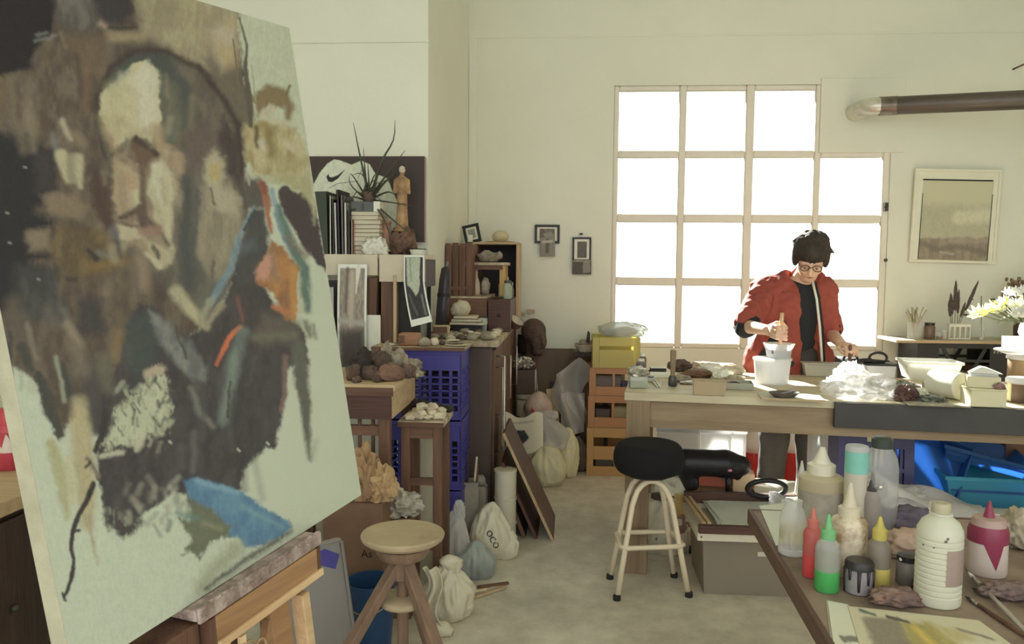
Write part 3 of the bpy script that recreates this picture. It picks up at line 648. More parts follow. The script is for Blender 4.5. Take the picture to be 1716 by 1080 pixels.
O('drawer_bottom', ezb(.24, .52, -.01, .14, -.082, -.074), ED, eas)
for x in (.13, .42): O('post', MB().bar((x, .075, 0), (x, .19, 1.85), .05, .035, up=(0,1,0)), ED if x > .3 else EM, eas, bevel=.003)
O('side_block', ezb(.10, .222, -.012, .05, -.14, -.030), ED, eas, bevel=.003)
O('mast', MB().bar((.28, .095, .05), (.28, .235, 2.15), .06, .04, up=(0,1,0)), ED, eas, bevel=.003)
O('top_clamp', ezb(.24, .32, -.03, .16, CH+.01, CH+.05), ED, eas, bevel=.003)
O('rear_leg', MB().bar((.28, .215, 1.1), (.28, .42, .13), .045, .03, up=(0,1,0)), EM, eas, bevel=.003)
O('front_leg', MB().bar((.475, -.022, .795), (.575, -.05, 0), .022, .03, up=(0,1,0)), EL, eas, bevel=.002)
O('front_leg', MB().bar((.43, .005, .79), (.53, -.02, 0), .055, .03, up=(0,1,0)), EM, eas, bevel=.003)
O('brace', MB().bar((.32, .0, .40), (.415, .0, .765), .024, .018, up=(0,1,0)), EM, eas, bevel=.002)
O('crossbar', MB().box(.08, .50, .08, .12, .30, .36), ED, eas, bevel=.003)
O('base_board', MB().box(.05, .52, .03, .5, .10, .13), ED, eas, bevel=.003)
# pale stretcher sticks and a loop of string hanging under the drawer
STICK = wood('raw_pine_stick', (190,164,116), (160,132,88), 'z', 4, g=1.8)
for k, (x, dx, z0, z1) in enumerate([(.255,.02,.2,.775), (.28,.025,.15,.782), (.305,.015,.2,.785)]):
    one('pine_stick', ['first pale pine stick hanging under the easel drawer, by the canvas corner', 'middle pale pine stick of the three under the easel drawer', 'third pale pine stick under the easel drawer, next to the string loop'][k], 'stick',
        MB().bar((x+dx, -.01-.01*k, z0), (x, -.005-.012*k, z1), .014, .008), STICK, (CBL.x, CBL.y, 0), rz=R_(71.76), group='sticks under the easel drawer', bevel=.001)
STRING = mat('jute_string', (168,140,96), (140,112,74), rough=.9, bump=.5, bscale=300, g=1.6)
lp = [(.352+.014*math.cos(a), -.03, .742+.016*math.sin(a)) for a in [2*math.pi*i/20 for i in range(20)]]
sl_ = MB(); sl_.tube(lp, .0026, 6, closed=True); sl_.tube([(.342,-.03,.754), (.325,-.03,.768), (.29,-.034,.772)], .002, 6)
one('string_loop', 'small loop of pale string tied under the easel drawer', 'string', sl_, STRING, (CBL.x, CBL.y, 0), rz=R_(71.76), smooth=True)
# ================================================================ left: shelf against the pier, dresser, crates
W = atY
def wid(x0, x1, Y): return (x1-x0)*Y/F
BROWN = wood('brown_wood', (104,72,50), (74,50,36), 'z', 4, g=1.7)
BROWNX = wood('brown_wood_across', (104,72,50), (74,50,36), 'x', 4, g=1.7)
REDBROWN = wood('red_brown_wood', (84,52,40), (62,40,32), 'x', 4, rough=.5, g=1.6)
DARKWOOD = wood('dark_wood', (64,48,40), (46,36,32), 'z', 4, rough=.5, g=1.6)
PALEWOOD = wood('pale_wood', (176,152,110), (150,124,86), 'x', 4, g=1.6)
PALEWOODZ = wood('pale_wood_upright', (172,148,108), (146,120,84), 'z', 4, g=1.6)
DUSTY = mat('plaster_dusted_wood', (172,160,132), (130,112,88), rough=.9, scale=16, contrast=1.6, bump=.3, bscale=50, g=1.6)
WHITEPAINT = mat('white_painted_board', (176,166,144), (158,146,122), rough=.7, scale=5, bump=.1, g=1.7)
BLACKBOARD = mat('black_board', (46,40,38), (38,34,32), rough=.6, g=1.4)
PAPER = mat('white_paper', (190,188,172), (178,176,160), rough=.9, scale=8, g=1.75)
CREAM = mat('cream_paper', (176,164,136), (160,148,120), rough=.9, scale=8, g=1.7)
STONE = mat('grey_stone', (150,140,118), (108,98,82), rough=.9, scale=18, bump=.6, bscale=60, contrast=1.4, rand=.15, g=1.6)
DARKSTONE = mat('brown_stone', (92,72,60), (62,50,44), rough=.85, scale=12, bump=.6, bscale=50, contrast=1.4, rand=.2, g=1.7)
PLASTER = mat('plaster_lump', (184,174,148), (156,144,118), rough=.95, scale=14, bump=.6, bscale=50, rand=.08, g=1.7)
TERRA = mat('terracotta', (150,106,84), (124,84,66), rough=.8, scale=12, bump=.2, g=1.6)
CLEAR = film('clear_plastic', (205,208,200), .30, .12, .3, g=1.5)
BAGF = film('milky_bag_film', (206,204,190), .62, .3, .45, g=1.6, bump=.5, bscale=16)
BLACKPL = mat('black_plastic', (36,34,36), (30,28,30), rough=.4, g=1.3, spec=.4)

# ---- the wall shelf and what stands on it
SY = 3.96; pA = W(535, 430, SY); pB = W(713, 428, SY); ZS = 1.478
sh = T('fascia_shelf', 'white fronted shelf on brown uprights against the pier, carrying books and plant', 'shelf', (pA.x, SY, 0))
sw = pB.x-pA.x
xq = lambda px: W(px, 480, SY).x-pA.x
O('shelf_top', MB().box(-.35, sw, 0, .30, ZS-.022, ZS), WHITEPAINT, sh, bevel=.002)
O('fascia_board', MB().box(-.35, xq(634), -.016, 0, ZS-.105, ZS-.001), WHITEPAINT, sh, bevel=.002)
O('fascia_board', MB().box(xq(637), sw, -.02, 0, ZS-.135, ZS-.001), WHITEPAINT, sh, bevel=.002)
O('end_panel', MB().box(sw-.014, sw, 0, .30, ZS-.16, ZS-.022), DARKWOOD, sh)
O('upright', MB().box(xq(639), xq(661), -.01, .28, 1.04, ZS-.13), BROWN, sh, bevel=.003)
O('upright_edge', MB().box(xq(661), xq(666), -.03, .0, 1.04, ZS-.10), PALEWOODZ, sh, bevel=.002)
br = MB(); y0 = -.05
br.prism([(xq(617), ZS-.115), (xq(634), ZS-.115), (xq(632), ZS-.30), (xq(617), ZS-.34), (xq(617), ZS-.2)], -.02, .2, 'y')
O('bracket', br, BROWN, sh, bevel=.002)
O('back_board', MB().box(xq(667), xq(703), .02, .035, 1.04, ZS-.10), BLACKBOARD, sh)
O('back_board', MB().box(xq(700), sw-.02, .26, .28, .9, ZS-.02), BLACKBOARD, sh)
O('upright', MB().box(-.34, -.30, 0, .28, 0, ZS-.022), BROWN, sh)
one('black_card', 'black card sheet hanging behind the first white-bordered print', 'card', MB().box(xq(551), xq(572), -.03, -.026, ZS-.44, ZS-.13), BLACKBOARD, (pA.x, SY, 0))
one('white_poster', 'plain white paper panel hanging behind the left print, above the stone heap', 'panel', MB().box(xq(598), xq(640), -.034, -.03, ZS-.60, ZS-.30), PAPER, (pA.x, SY, 0))
# two hanging prints
PRINT = vcol('printed_paper', rough=.7, bump=0)
def print_a(U, V):
    p = Paint(U*300, V*700, (196,198,190), g=1.55, unit=1.0); g = p
    p.poly([(24,24),(276,24),(276,676),(24,676)], (142,132,120), soft=2, warp=0, ragged=0, c2=(120,112,104))
    p.poly([(24,430),(276,400),(276,676),(24,676)], (62,58,56), soft=50, ragged=20, warp=0, alpha=.9)
    p.line([(100,30),(90,300)], 26, (100,92,86), soft=14); p.line([(210,24),(190,180)], [50,10], (190,186,172), soft=8)
    p.line([(150,60),(140,380)], 50, (160,150,136), soft=22); p.line([(24,360),(276,380)], 30, (150,148,140), soft=18)
    return p.c
def print_b(U, V):
    p = Paint(U*300, V*700, (198,200,192), g=1.55)
    p.poly([(22,22),(278,22),(278,640),(22,640)], (62,60,60), soft=2, warp=0, ragged=0, c2=(52,50,52))
    p.poly([(40,22),(240,22),(230,300),(200,380),(150,420),(90,330),(50,300)], (168,172,156), soft=10, c2=(150,158,140)); p.line([(90,40),(110,260)], 22, (130,138,122), soft=12)
    p.line([(60,400),(120,600)], 20, (90,88,88), soft=14); p.line([(230,420),(240,610)], 26, (110,108,108), soft=14)
    return p.c
q = W(591, 626, SY-.06)
hp = print_sheet('photo_print', wid(567,615,SY), .54, 60, 120, print_a, PRINT, None, bend=lambda u, v: (-.03*(v-.2)*(.5-u)*.0, -.02*math.sin(v*3)-.01*math.cos(u*3), 0), loc=(q.x, SY-.05, W(590,443,SY).z-.54))
tag(hp, 'tall white-bordered grey print hanging straight from the shelf front', 'print')
q = W(700, 540, SY-.05)
hp = print_sheet('photo_print', wid(679,716,SY), .335, 60, 120, print_b, PRINT, None, bend=lambda u, v: (.10*max(0, v-.35)**1.6, -.05-.20*max(0, v-.45)**2-.03*(u-.5), .03*(u-.5)*v), loc=(W(697,500,SY).x, SY, W(697,428,SY).z-.335))
tag(hp, 'white-bordered black print hanging curled from the right end of the shelf', 'print')
hp = print_sheet('photo_print', wid(567,615,SY)*.4, .5, 10, 20, lambda U, V: Paint(U*300, V*700, (150,150,146), g=1.5).c, PRINT, None, loc=(W(560,560,SY).x, SY-.1, W(560,640,SY).z-.02))
tag(hp, 'narrow plain sheet hanging at the canvas edge, left of the tall print', 'print')

# poster panel on the pier
def cap_poster(U, V):
    w, h = 196., 142.; p = Paint(516+U*w, 263+V*h, (60,52,50), g=1.7, unit=.5)
    p.poly([(523,312),(535,290),(548,275),(560,268),(575,272),(590,277),(605,270),(620,276),(630,292),(650,300),(662,330),(672,350),(668,380),(640,405),(516,405),(516,312)], (182,184,168), soft=1.2, warp=.3, ragged=1, c2=(172,174,156))
    p.poly([(546,297),(549,305),(556,306),(566,300),(579,284),(566,294),(556,298),(551,297),(550,292)], (44,42,42), soft=.8, warp=0, ragged=0)
    p.line([(550,316),(566,308),(600,304)], .9, (70,68,62), soft=.6, warp=.1, ragged=.2); p.line([(600,300),(605,287),(612,280)], .9, (70,68,62), soft=.6, warp=.1, ragged=.2)
    return p.c
po = T('painted_poster', 'black wall panel painted with a white cap shape and black swoosh, behind the plant', 'panel', (W(614,405,4.24).x, 4.245, W(614,405,4.24).z))
pw = wid(516,713,4.27); ph = wid(263,405,4.27)
print_sheet('painted_face', pw, ph, 260, 190, cap_poster, PRINT, po, loc=(0, -.001, 0), thick=0)
O('panel_body', MB().box(-pw/2, pw/2, 0, .05, 0, ph), mat('panel_edge', (150,130,112), rough=.8, g=1.6), po, bevel=.002)

# books
def cm(n, c, **k): return mat('col_'+n, c, rough=k.pop('rough', .6), scale=k.pop('scale', 12), **k)
PAGES = mat('book_pages', (186,178,154), (168,158,132), rough=.9, scale=90, stretch=(1,1,8), g=1.6)
def book(name, label, x0, x1, ytop, c, Y=3.98, d=.2, tilt=0, group='books standing on the white shelf'):
    t = wid(x0, x1, Y); q = W((x0+x1)/2, 430, Y); h = (W(x0, ytop, Y).z-ZS)
    o = T(name, label, 'book', (q.x, Y, ZS), rot=(0, R_(tilt), 0), group=group)
    O('cover', MB().box(-t/2, -t/2+.003, 0, d, 0, h).box(t/2-.003, t/2, 0, d, 0, h).box(-t/2, t/2, 0, .004, 0, h), c, o)
    O('pages', MB().box(-t/2+.003, t/2-.003, .004, d-.004, .003, h-.004), PAGES, o); return o
book('ring_binder', 'thick dark green binder, first in the row of upright books', 527, 551, 321, cm('green', (58,66,54), g=1.5), d=.24, tilt=-1)
for i, (a, b_, y, c, l, ti) in enumerate([(552,556,328,(180,176,160),'thin pale book pressed against the green binder',0), (557,561,334,(62,58,58),'thin charcoal book, second after the green binder',-2), (561,566,340,(170,170,164),'slim light grey book leaning right of the charcoal one',-3),
    (566,571,318,(54,46,48),'tallest black book in the upright row',-3), (572,577,327,(98,92,92),'slim slate grey book after the tall black one',-2), (577,582,340,(178,174,160),'off-white book near the end of the upright row',-1), (583,587,352,(80,72,72),'short dark book second to last in the row',0), (588,592,368,(160,126,112),'shortest pink-brown book ending the upright row',0)]):
    book('book', l, a, b_, y, cm('book%d' % i, c, g=1.6), tilt=ti*.4)
# a stack of magazines under the grey box
z = ZS; r = random.Random(5)
mags = ['glossy tan', 'brown', 'grey', 'off-white', 'dark olive', 'beige', 'black edged', 'cream', 'ochre', 'pale grey']
mc = [(150,128,100),(110,90,70),(130,126,116),(182,174,152),(86,82,62),(160,146,118),(70,62,58),(176,164,136),(140,120,80),(170,168,156)]
mx_ = W(612, 428, 4.0).x
for i, n in enumerate(mags):
    h = .017+.006*r.random(); w = .135+.02*r.random()
    o = T('magazine', '%s magazine, %s in the flat pile under the grey box' % (n, ['lowest','second','third','fourth','fifth','sixth','seventh','eighth','ninth','topmost'][i]), 'magazine', (mx_+r.uniform(-.008,.008), 4.0+r.uniform(0,.012), z), rz=r.uniform(-.08,.08), group='magazines piled on the shelf')
    O('cover', MB().box(-w/2, w/2, 0, .18, 0, .002).box(-w/2, w/2, 0, .18, h-.002, h).box(-w/2, -w/2+.002, 0, .18, 0, h), cm('mag%d' % i, mc[i], g=1.6), o)
    O('pages', MB().box(-w/2+.002, w/2-.003, .003, .178, .002, h-.002), PAGES, o); z += h+.0005
zg = z
gb = T('grey_box', 'small grey carton with white end on top of the magazine pile', 'box', (mx_+.003, 4.0, zg))
O('carton', MB().box(-.075, .04, 0, .14, 0, .05), cm('slate', (84,88,86), g=1.5), gb, bevel=.002); O('white_end', MB().box(.04, .072, -.001, .141, -.0, .051), PAPER, gb, bevel=.002)
# white crumpled bag beside pile, terracotta pot
one('crumpled_paper', 'white crumpled paper spilling beside the magazine pile', 'paper', lump((.045,.03,.04), 4, .5, 2.5, 4, crease=.9), PAPER, (W(630,428,3.99).x, 3.985, ZS), smooth=True)
tp_ = T('terracotta_pot', 'slim terracotta pot between magazines and statue', 'pot', (W(645,420,4.08).x, 4.1, ZS))
O('pot_body', MB().lathe([(.02,0),(.026,.02),(.028,.11),(.024,.15),(.027,.165),(.022,.165),(.02,.12),(0,.03)], 16), TERRA, tp_, smooth=40)
O('rim', MB().lathe([(.025,.158),(.031,.16),(.031,.172),(.025,.174)], 16), TERRA, tp_, smooth=40)
# spiky plant in a small pot on the grey box
LEAF = mat('aloe_leaf', (70,74,52), (48,52,40), rough=.5, scale=14, g=1.5)
pl_y = 4.06; pb_ = Vector((W(618, 350, pl_y).x, pl_y, zg+.052))
pt = T('spiky_plant', 'potted spiky succulent with long thin leaves on top of the grey carton', 'plant', pb_)
O('plant_pot', MB().lathe([(.028,0),(.036,.03),(.038,.05),(.034,.05),(.03,.03),(0,.025)], 16), cm('potbrown', (92,72,60), g=1.5), pt, smooth=40)
def leaf(pts, w0, name='leaf'):
    P = [W(x, y, pl_y+dy)-pb_ for x, y, dy in pts]; n = 9; path = []
    for i in range(n+1):
        t = i/n*(len(P)-1); k = min(int(t), len(P)-2); f = t-k
        a, b, c, d = P[max(k-1,0)], P[k], P[k+1], P[min(k+2,len(P)-1)]
        path.append(.5*((2*b)+(c-a)*f+(2*a-5*b+4*c-d)*f*f+(3*b-a-3*c+d)*f**3))
    O(name, MB().tube(path, [w0*(1-.88*i/n) for i in range(n+1)], 5), LEAF, pt, smooth=True)
for pts, w0 in [([(618,328,0),(605,270,0),(592,206,-.02)], .009), ([(622,326,0),(640,270,.02),(659,235,.03),(662,201,.03)], .009), ([(624,326,0),(650,290,-.04),(679,252,-.06)], .008), ([(624,330,0),(650,300,.05),(692,276,.05)], .008),
    ([(616,330,0),(612,290,.04),(609,248,.05)], .007), ([(614,332,0),(595,300,-.05),(586,290,-.08)], .006), ([(618,328,0),(618,300,-.05),(616,270,-.07)], .007), ([(614,336,0),(590,330,-.06),(575,338,-.08)], .006), ([(626,332,0),(650,322,-.06),(664,328,-.09)], .007),
    ([(628,336,0),(660,340,.02),(706,348,.04)], .006), ([(624,338,0),(642,365,-.10),(655,400,-.11),(654,424,-.10)], .007), ([(626,340,0),(660,370,-.1),(690,394,-.1)], .007), ([(612,338,0),(592,352,-.07),(578,340,-.07)], .006), ([(610,332,0),(588,310,-.02),(585,292,0)], .005), ([(622,334,0),(640,312,-.07),(652,300,-.08)], .007), ([(616,334,0),(598,322,-.08),(586,345,-.08)], .005)]:
    leaf(pts, w0)
rq = random.Random(15)
for k in range(16):
    x, y = 616+rq.uniform(-8,8), 332+rq.uniform(-4,6); dx, dy = rq.uniform(-44,40), rq.uniform(-46,22); leaf([(x,y,0),(x+dx*.5,y+dy*.8-8,rq.uniform(-.06,.03)),(x+dx,y+dy,rq.uniform(-.08,.05))], rq.uniform(.004,.006))
O('bark_chips', lump((.03,.03,.018), 3, .4, 3, 2, mb=lump((.02,.018,.02), 8, .4, 3, 2, c=(.02,-.01,.04)), c=(0,0,.036)), mat('bark', (80,62,50), (52,42,36), rough=.9, scale=30, bump=.6), pt)
# statue: standing robed figure on a root base
def statue():
    s = SDF((-.06,-.06,-.01), (.06,.06,.36), .004)
    s.cap((0,0,.0), (.002,0,.16), .030, .024, .01); s.cap((.002,0,.15), (.0,0,.24), .024, .030, .012); s.ell((0,0,.25), (.034,.022,.03), .015)
    s.cap((0,0,.26), (0,-.002,.285), .012, .010, .01); s.ell((.002,-.003,.305), (.015,.017,.021), .006); s.ell((.002,.004,.312), (.018,.018,.018), .006)
    s.cap((-.032,0,.255), (-.036,-.012,.195), .010, .009, .008); s.cap((-.036,-.012,.195), (-.008,-.028,.215), .009, .007, .006)
    s.cap((.032,0,.255), (.036,-.010,.195), .010, .009, .008); s.cap((.036,-.010,.195), (.010,-.028,.21), .009, .007, .006)
    for i in range(7):
        a = -2.4+i*.62; s.cap((.030*math.cos(a), .026*math.sin(a)*1.0, .0), (.020*math.cos(a), .020*math.sin(a), .2), .006, .003, .006)
    s.ell((0,0,.0), (.045,.042,.014), .01); return s.mesh(1)
st = T('statue', 'small robed figurine with a pale head standing on a root base, right of the plant', 'statue', (W(674, 415, 4.12).x, 4.12, ZS))
O('root_base', lump((.058,.055,.075), 21, .45, 2.2, 4, crease=.5), mat('root', (116,86,66), (78,58,46), rough=.9, scale=16, bump=.8, contrast=1.6, g=1.6), st, smooth=True)
O('figure', statue(), mat('aged_gilt_wood', (160,124,74), (116,86,56), rough=.6, scale=18, bump=.3, contrast=1.5, g=1.6), st, smooth=True, loc=(-.002, 0, .125), rot=(0, 0, .2))
O('pale_head', MB().ell((0,-.004,.434), (.0165,.0185,.021)), mat('figure_face', (186,170,146), g=1.6), st, smooth=True, rot=(0,0,.2))
ds = T('enamel_dish', 'shallow white dish with a dark rim at the shelf end below the panel', 'dish', (W(699, 426, 4.02).x, 4.04, ZS))
O('bowl', MB().lathe([(.0,.004),(.03,.004),(.04,.026),(.043,.028),(.033,0),(0,0)], 20), PAPER, ds, smooth=40); O('dark_rim', MB().lathe([(.040,.0265),(.0455,.027),(.0455,.031),(.040,.031)], 20), BLACKPL, ds)
# dark roll leaning in the corner
rl = T('dark_roll', 'rolled dark plastic sheet leaning in the gap beside the shelf end', 'roll', (W(735, 530, 4.5).x+.02, 4.45, 1.05), rot=(R_(-4), R_(4), 0))
O('outer_sheet', MB().lathe([(.034,0),(.036,.15),(.033,.30),(.026,.36),(.01,.37)], 14), cm('darkfilm', (52,46,52), g=1.5, rough=.3), rl, smooth=True); O('inner_core', MB().tube([(0,0,.3),(0.004,0,.40)], .008), cm('core', (110,104,108), g=1.5), rl)
O('strap', MB().lathe([(.0375,.2),(.038,.205),(.038,.215),(.0375,.22)], 14), BLACKPL, rl)

# ---- dresser along the pier's flank
dr = T('dresser', 'long dark brown dresser along the pier with a litter of stones on top', 'dresser', (-.757, 4.2, 0))
DW, DL, DH = .372, 1.72, 1.03
O('end_panel', MB().box(0, DW-.02, 0, .025, .02, DH-.03), mat('smoky_panel', (82,66,56), (64,50,44), rough=.5, scale=4, g=1.5, stretch=(1,1,.3)), dr, bevel=.012)
O('carcass', MB().box(0, DW-.03, .025, DL, .03, DH-.03), DARKWOOD, dr)
O('worktop', MB().box(0, DW+.012, -.02, DL, DH-.03, DH), DUSTY, dr, bevel=.003)
for k in range(3):
    d = O('door', MB().box(DW-.03, DW-.008, .03+.56*k, .03+.56*k+.545, .06, DH-.05), BROWN, dr, bevel=.003)
    O('handle', MB().tube([(DW-.008, .10+.56*k, .62), (DW+.03, .10+.56*k, .62), (DW+.03, .10+.56*k, .88), (DW-.008, .10+.56*k, .88)], .006, 6), mat('steel', (150,144,130), rough=.3, metal=.8, g=1.6), d, smooth=True)
O('side_rail', MB().tube([(DW+.0, .02, .95), (DW+.045, .02, .95), (DW+.045, .02, .45), (DW, .02, .42)], .007, 6), mat('steel', (150,144,130)), dr, smooth=True)
O('plinth', MB().box(.02, DW-.05, .04, DL-.02, 0, .03), DARKWOOD, dr)
for k, (y, z, h) in enumerate([(4.33, .53, .12), (4.45, .40, .16)]):
    one('paper_scrap', ['torn white paper strip hung on the dresser flank, upper one', 'torn white paper strip hung on the dresser flank, lower one'][k], 'paper', MB().prism([(0,0),(.06,-.02),(.08,h*.6),(.07,h),(.01,h),(-.01,h*.4)], 0, .002, 'x'), PAPER, (-.757+DW+.028+.004*k, y, z))
ZD = DH
def on_dresser(px, py, z=None): return atZ(px, py, (ZD if z is None else z)+.001)
# boxes standing at the back of the dresser
bx = T('wooden_box', 'long shallow brown wooden box across the dresser, under the little stool', 'box', (-.75, 4.80, ZD))
bw = W(816, 520, 4.8).x+.75; bh = W(780, 500, 4.8).z-ZD
for q in [(0,bw,0,.012,0,bh),(0,bw,.5,.512,0,bh),(0,.012,.012,.5,0,bh),(bw-.012,bw,.012,.5,0,bh)]: O('side_board', MB().box(*q), BROWNX, bx, bevel=.001)
O('lid', MB().box(-.0, bw, 0, .512, bh, bh+.01), DUSTY, bx, bevel=.001)
b2 = T('drawer_box', 'reddish wooden drawer on the dresser, right of the long brown box', 'drawer', (W(818,520,4.8).x, 4.79, ZD)); b2w = wid(818,856,4.8)
O('front', MB().box(0, b2w, 0, .012, 0, bh-.005), REDBROWN, b2, bevel=.002); O('tray', MB().box(.002, b2w-.002, .012, .46, 0, bh-.012), REDBROWN, b2); O('knob', MB().ell((b2w/2, -.01, bh/2), (.009,.01,.009)), DARKWOOD, b2, smooth=True)
ZB = ZD+bh+.010
sc = T('slatted_crate', 'tall brown slatted crate standing behind the little yellow stool', 'crate', (W(746, 500, 4.87).x, 4.87, ZB)); cw = wid(746,792,4.87); ch_ = W(770,407,4.87).z-ZB
for i in range(4): O('slat', MB().box(cw*i/4+.002, cw*(i+1)/4-.002, 0, .009, 0, ch_-(.0 if i % 2 else .004)), BROWN, sc, bevel=.001)
for q in [(0,.009,.01,.26),(cw-.009,cw,.01,.26)]: O('side_board', MB().box(q[0], q[1], q[2], q[3], 0, ch_-.01), BROWN, sc)
O('back_board', MB().box(0, cw, .26, .268, 0, ch_-.01), DARKWOOD, sc); O('batten', MB().box(0, cw, -.006, 0, ch_*.12, ch_*.12+.02), BROWNX, sc)
# open box shelf at the far end
ob = T('box_shelf', 'open pale-framed box shelf on the far end of the dresser', 'shelf', (W(797, 510, 5.5).x, 5.5, ZD)); ow = W(869,480,5.5).x-W(797,510,5.5).x; oz = W(830,410,5.5).z-ZD
O('side_panel', MB().box(0, .014, 0, .3, 0, oz), BROWN, ob, bevel=.001); O('side_panel', MB().box(ow-.018, ow, 0, .3, 0, oz), PALEWOODZ, ob, bevel=.001); O('back_panel', MB().box(.014, ow-.018, .28, .295, 0, oz), BLACKBOARD, ob)
O('top_board', MB().box(-.02, ow+.0, -.02, .31, oz, oz+.016), PALEWOOD, ob, bevel=.002); O('shelf_board', MB().box(.014, ow-.018, .005, .28, oz*.30, oz*.30+.014), DUSTY, ob)
zo = ZD+oz+.016
fr_ = T('framed_photo', 'black picture frame tilted back on top of the box shelf', 'frame', (W(793, 404, 5.6).x, 5.62, zo), rot=(R_(-12), R_(-13), 0)); fw, fh = wid(776,804,5.6), wid(373,405,5.6)
for q in [(-fw/2,fw/2,0,.02),(-fw/2,fw/2,fh-.02,fh),(-fw/2,-fw/2+.02,.02,fh-.02),(fw/2-.02,fw/2,.02,fh-.02)]: O('frame_bar', MB().box(q[0], q[1], 0, .014, q[2], q[3]), BLACKPL, fr_, bevel=.002)
O('mat_board', MB().box(-fw/2+.02, fw/2-.02, .006, .01, .02, fh-.02), PAPER, fr_); O('picture', MB().box(-fw/2+.034, fw/2-.034, .004, .006, .034, fh-.034), cm('greypic', (132,136,122), g=1.6), fr_)
ht = T('straw_hat', 'pale rounded hat resting on the box shelf top', 'hat', (W(837, 405, 5.55).x, 5.62, zo))
O('brim', MB().lathe([(0,.004),(.10,.002),(.105,.006),(.05,.012)], 24), PALEWOOD, ht, smooth=40); O('crown', lump((.058,.055,.045), 5, .05, 1, 3), mat('felt', (176,168,130), (160,150,112), rough=.95, g=1.6), ht, smooth=True, loc=(0,0,.008))
one('candle_stub', 'small white candle stub at the foot of the tilted frame', 'candle', MB().lathe([(.018,0),(.019,.045),(.012,.05),(0,.047)], 12), PAPER, (W(787,405,5.5).x, 5.53, zo), smooth=40)
for k, (px, h, c, r0, l) in enumerate([(851,.12,(60,56,54),.018,'dark bottle with a white neck inside the box shelf'), (859,.085,(176,166,140),.012,'cream stick of clay beside the dark bottle in the box shelf'), (845,.07,(158,150,98),.022,'yellowish jar low in the box shelf'), (861,.06,(150,146,110),.015,'small olive jar at the right side of the box shelf')]):
    zz = ZD+oz*.30+.014 if k < 2 else ZD
    o = T('small_bottle', l, 'bottle', (W(px, 460, 5.58).x, 5.56+.02*k, zz+.001)); O('bottle_body', MB().lathe([(r0,0),(r0,h*.65),(r0*.5,h*.8),(r0*.45,h)], 12), cm('sb%d' % k, c, g=1.6), o, smooth=40)
    O('neck', MB().lathe([(r0*.5,h),(r0*.5,h+.02),(0,h+.022)], 10), PAPER, o)
# little yellow stool with stone
ls = T('little_stool', 'little wooden stool with one yellow leg and a stone on its seat', 'stool', (W(812, 500, 4.98).x, 4.98, ZB)); lw = wid(774,851,4.98); lh = W(812,440,4.98).z-ZB
O('seat', MB().box(-lw/2, lw/2, -.01, .22, lh-.018, lh), DUSTY, ls, bevel=.003); O('apron', MB().box(-lw/2+.015, lw/2-.03, 0, .012, lh-.045, lh-.018), BROWNX, ls)
YEL = wood('yellow_pine', (176,140,70), (150,114,54), 'z', 4, g=1.6); RDW = wood('russet_wood', (120,66,40), (92,48,32), 'z', 4, g=1.6)
for x, y, m in [(lw/2-.05,0,YEL),(-lw/2+.015,0,RDW),(lw/2-.05,.17,YEL),(-lw/2+.015,.17,RDW)]: O('leg', MB().box(x, x+.036, y+.002, y+.038, 0, lh-.018), m, ls, bevel=.002, label='yellow leg' if m is YEL else 'russet leg')
one('sleeping_stone', 'pale animal-shaped stone lying on the little stool', 'stone', lump((.075,.05,.042), 11, .35, 1.6, 3, mb=lump((.022,.022,.03), 3, .2, 2, 2, c=(.07,0,.02))), STONE, (W(817,438,5.02).x, 5.06, ZB+lh+.001), smooth=True)
wb = T('white_bottle', 'white bottle with tan base under the little stool', 'bottle', (W(795, 499, 4.99).x, 5.06, ZB+.001)); O('bottle_body', MB().lathe([(.027,0),(.03,.02),(.026,.08),(.013,.11),(.012,.15)], 16), mat('tanwhite', (186,176,156), (170,136,92), scale=5, g=1.6), wb, smooth=40); O('cap', MB().lathe([(.013,.15),(.013,.165),(0,.166)], 12), cm('greycap', (130,124,110)), wb)
one('grey_torso', 'rough grey stone leaning beside the white bottle under the stool', 'stone', lump((.026,.024,.07), 31, .35, 1.8, 3), STONE, (W(811,498,4.99).x, 5.07, ZB+.001), smooth=True)
gj = T('glass_jar', 'greenish glass jar at the right edge of the wooden drawer', 'jar', (W(851, 506, 4.85).x-.004, 4.88, ZD+bh-.004)); O('glass', MB().lathe([(.024,0),(.026,.01),(.026,.075),(.02,.085),(.018,.095)], 16), film('greenish_glass', (170,180,160), .55, .1, .3), gj, smooth=40); O('lid', MB().lathe([(.022,.095),(.022,.11),(0,.112)], 14), cm('jarlid', (70,66,62)), gj)
jj = dup(gj, (W(842,490,5.1).x, 5.1, ZB-.01), label='cloudy jar behind the greenish one, right of the yellow leg')
hb = T('broken_bowl', 'dark brown broken bowl tilted over the dresser edge', 'bowl', (W(866, 515, 4.9).x-.005, 4.95, ZD+.055), rot=(R_(20), R_(35), 0)); O('shell', MB().lathe([(0,-.05),(.03,-.045),(.05,-.02),(.056,.01),(.05,.01),(.044,-.015),(.026,-.038),(0,-.042)], 18, sx=.9), cm('bowlbrown', (84,62,50)), hb, smooth=50)
O('glaze', MB().lathe([(.0,-.041),(.025,-.037),(.043,-.014),(.049,.0101)], 18, sx=.9, open_=True), PLASTER, hb, smooth=True)
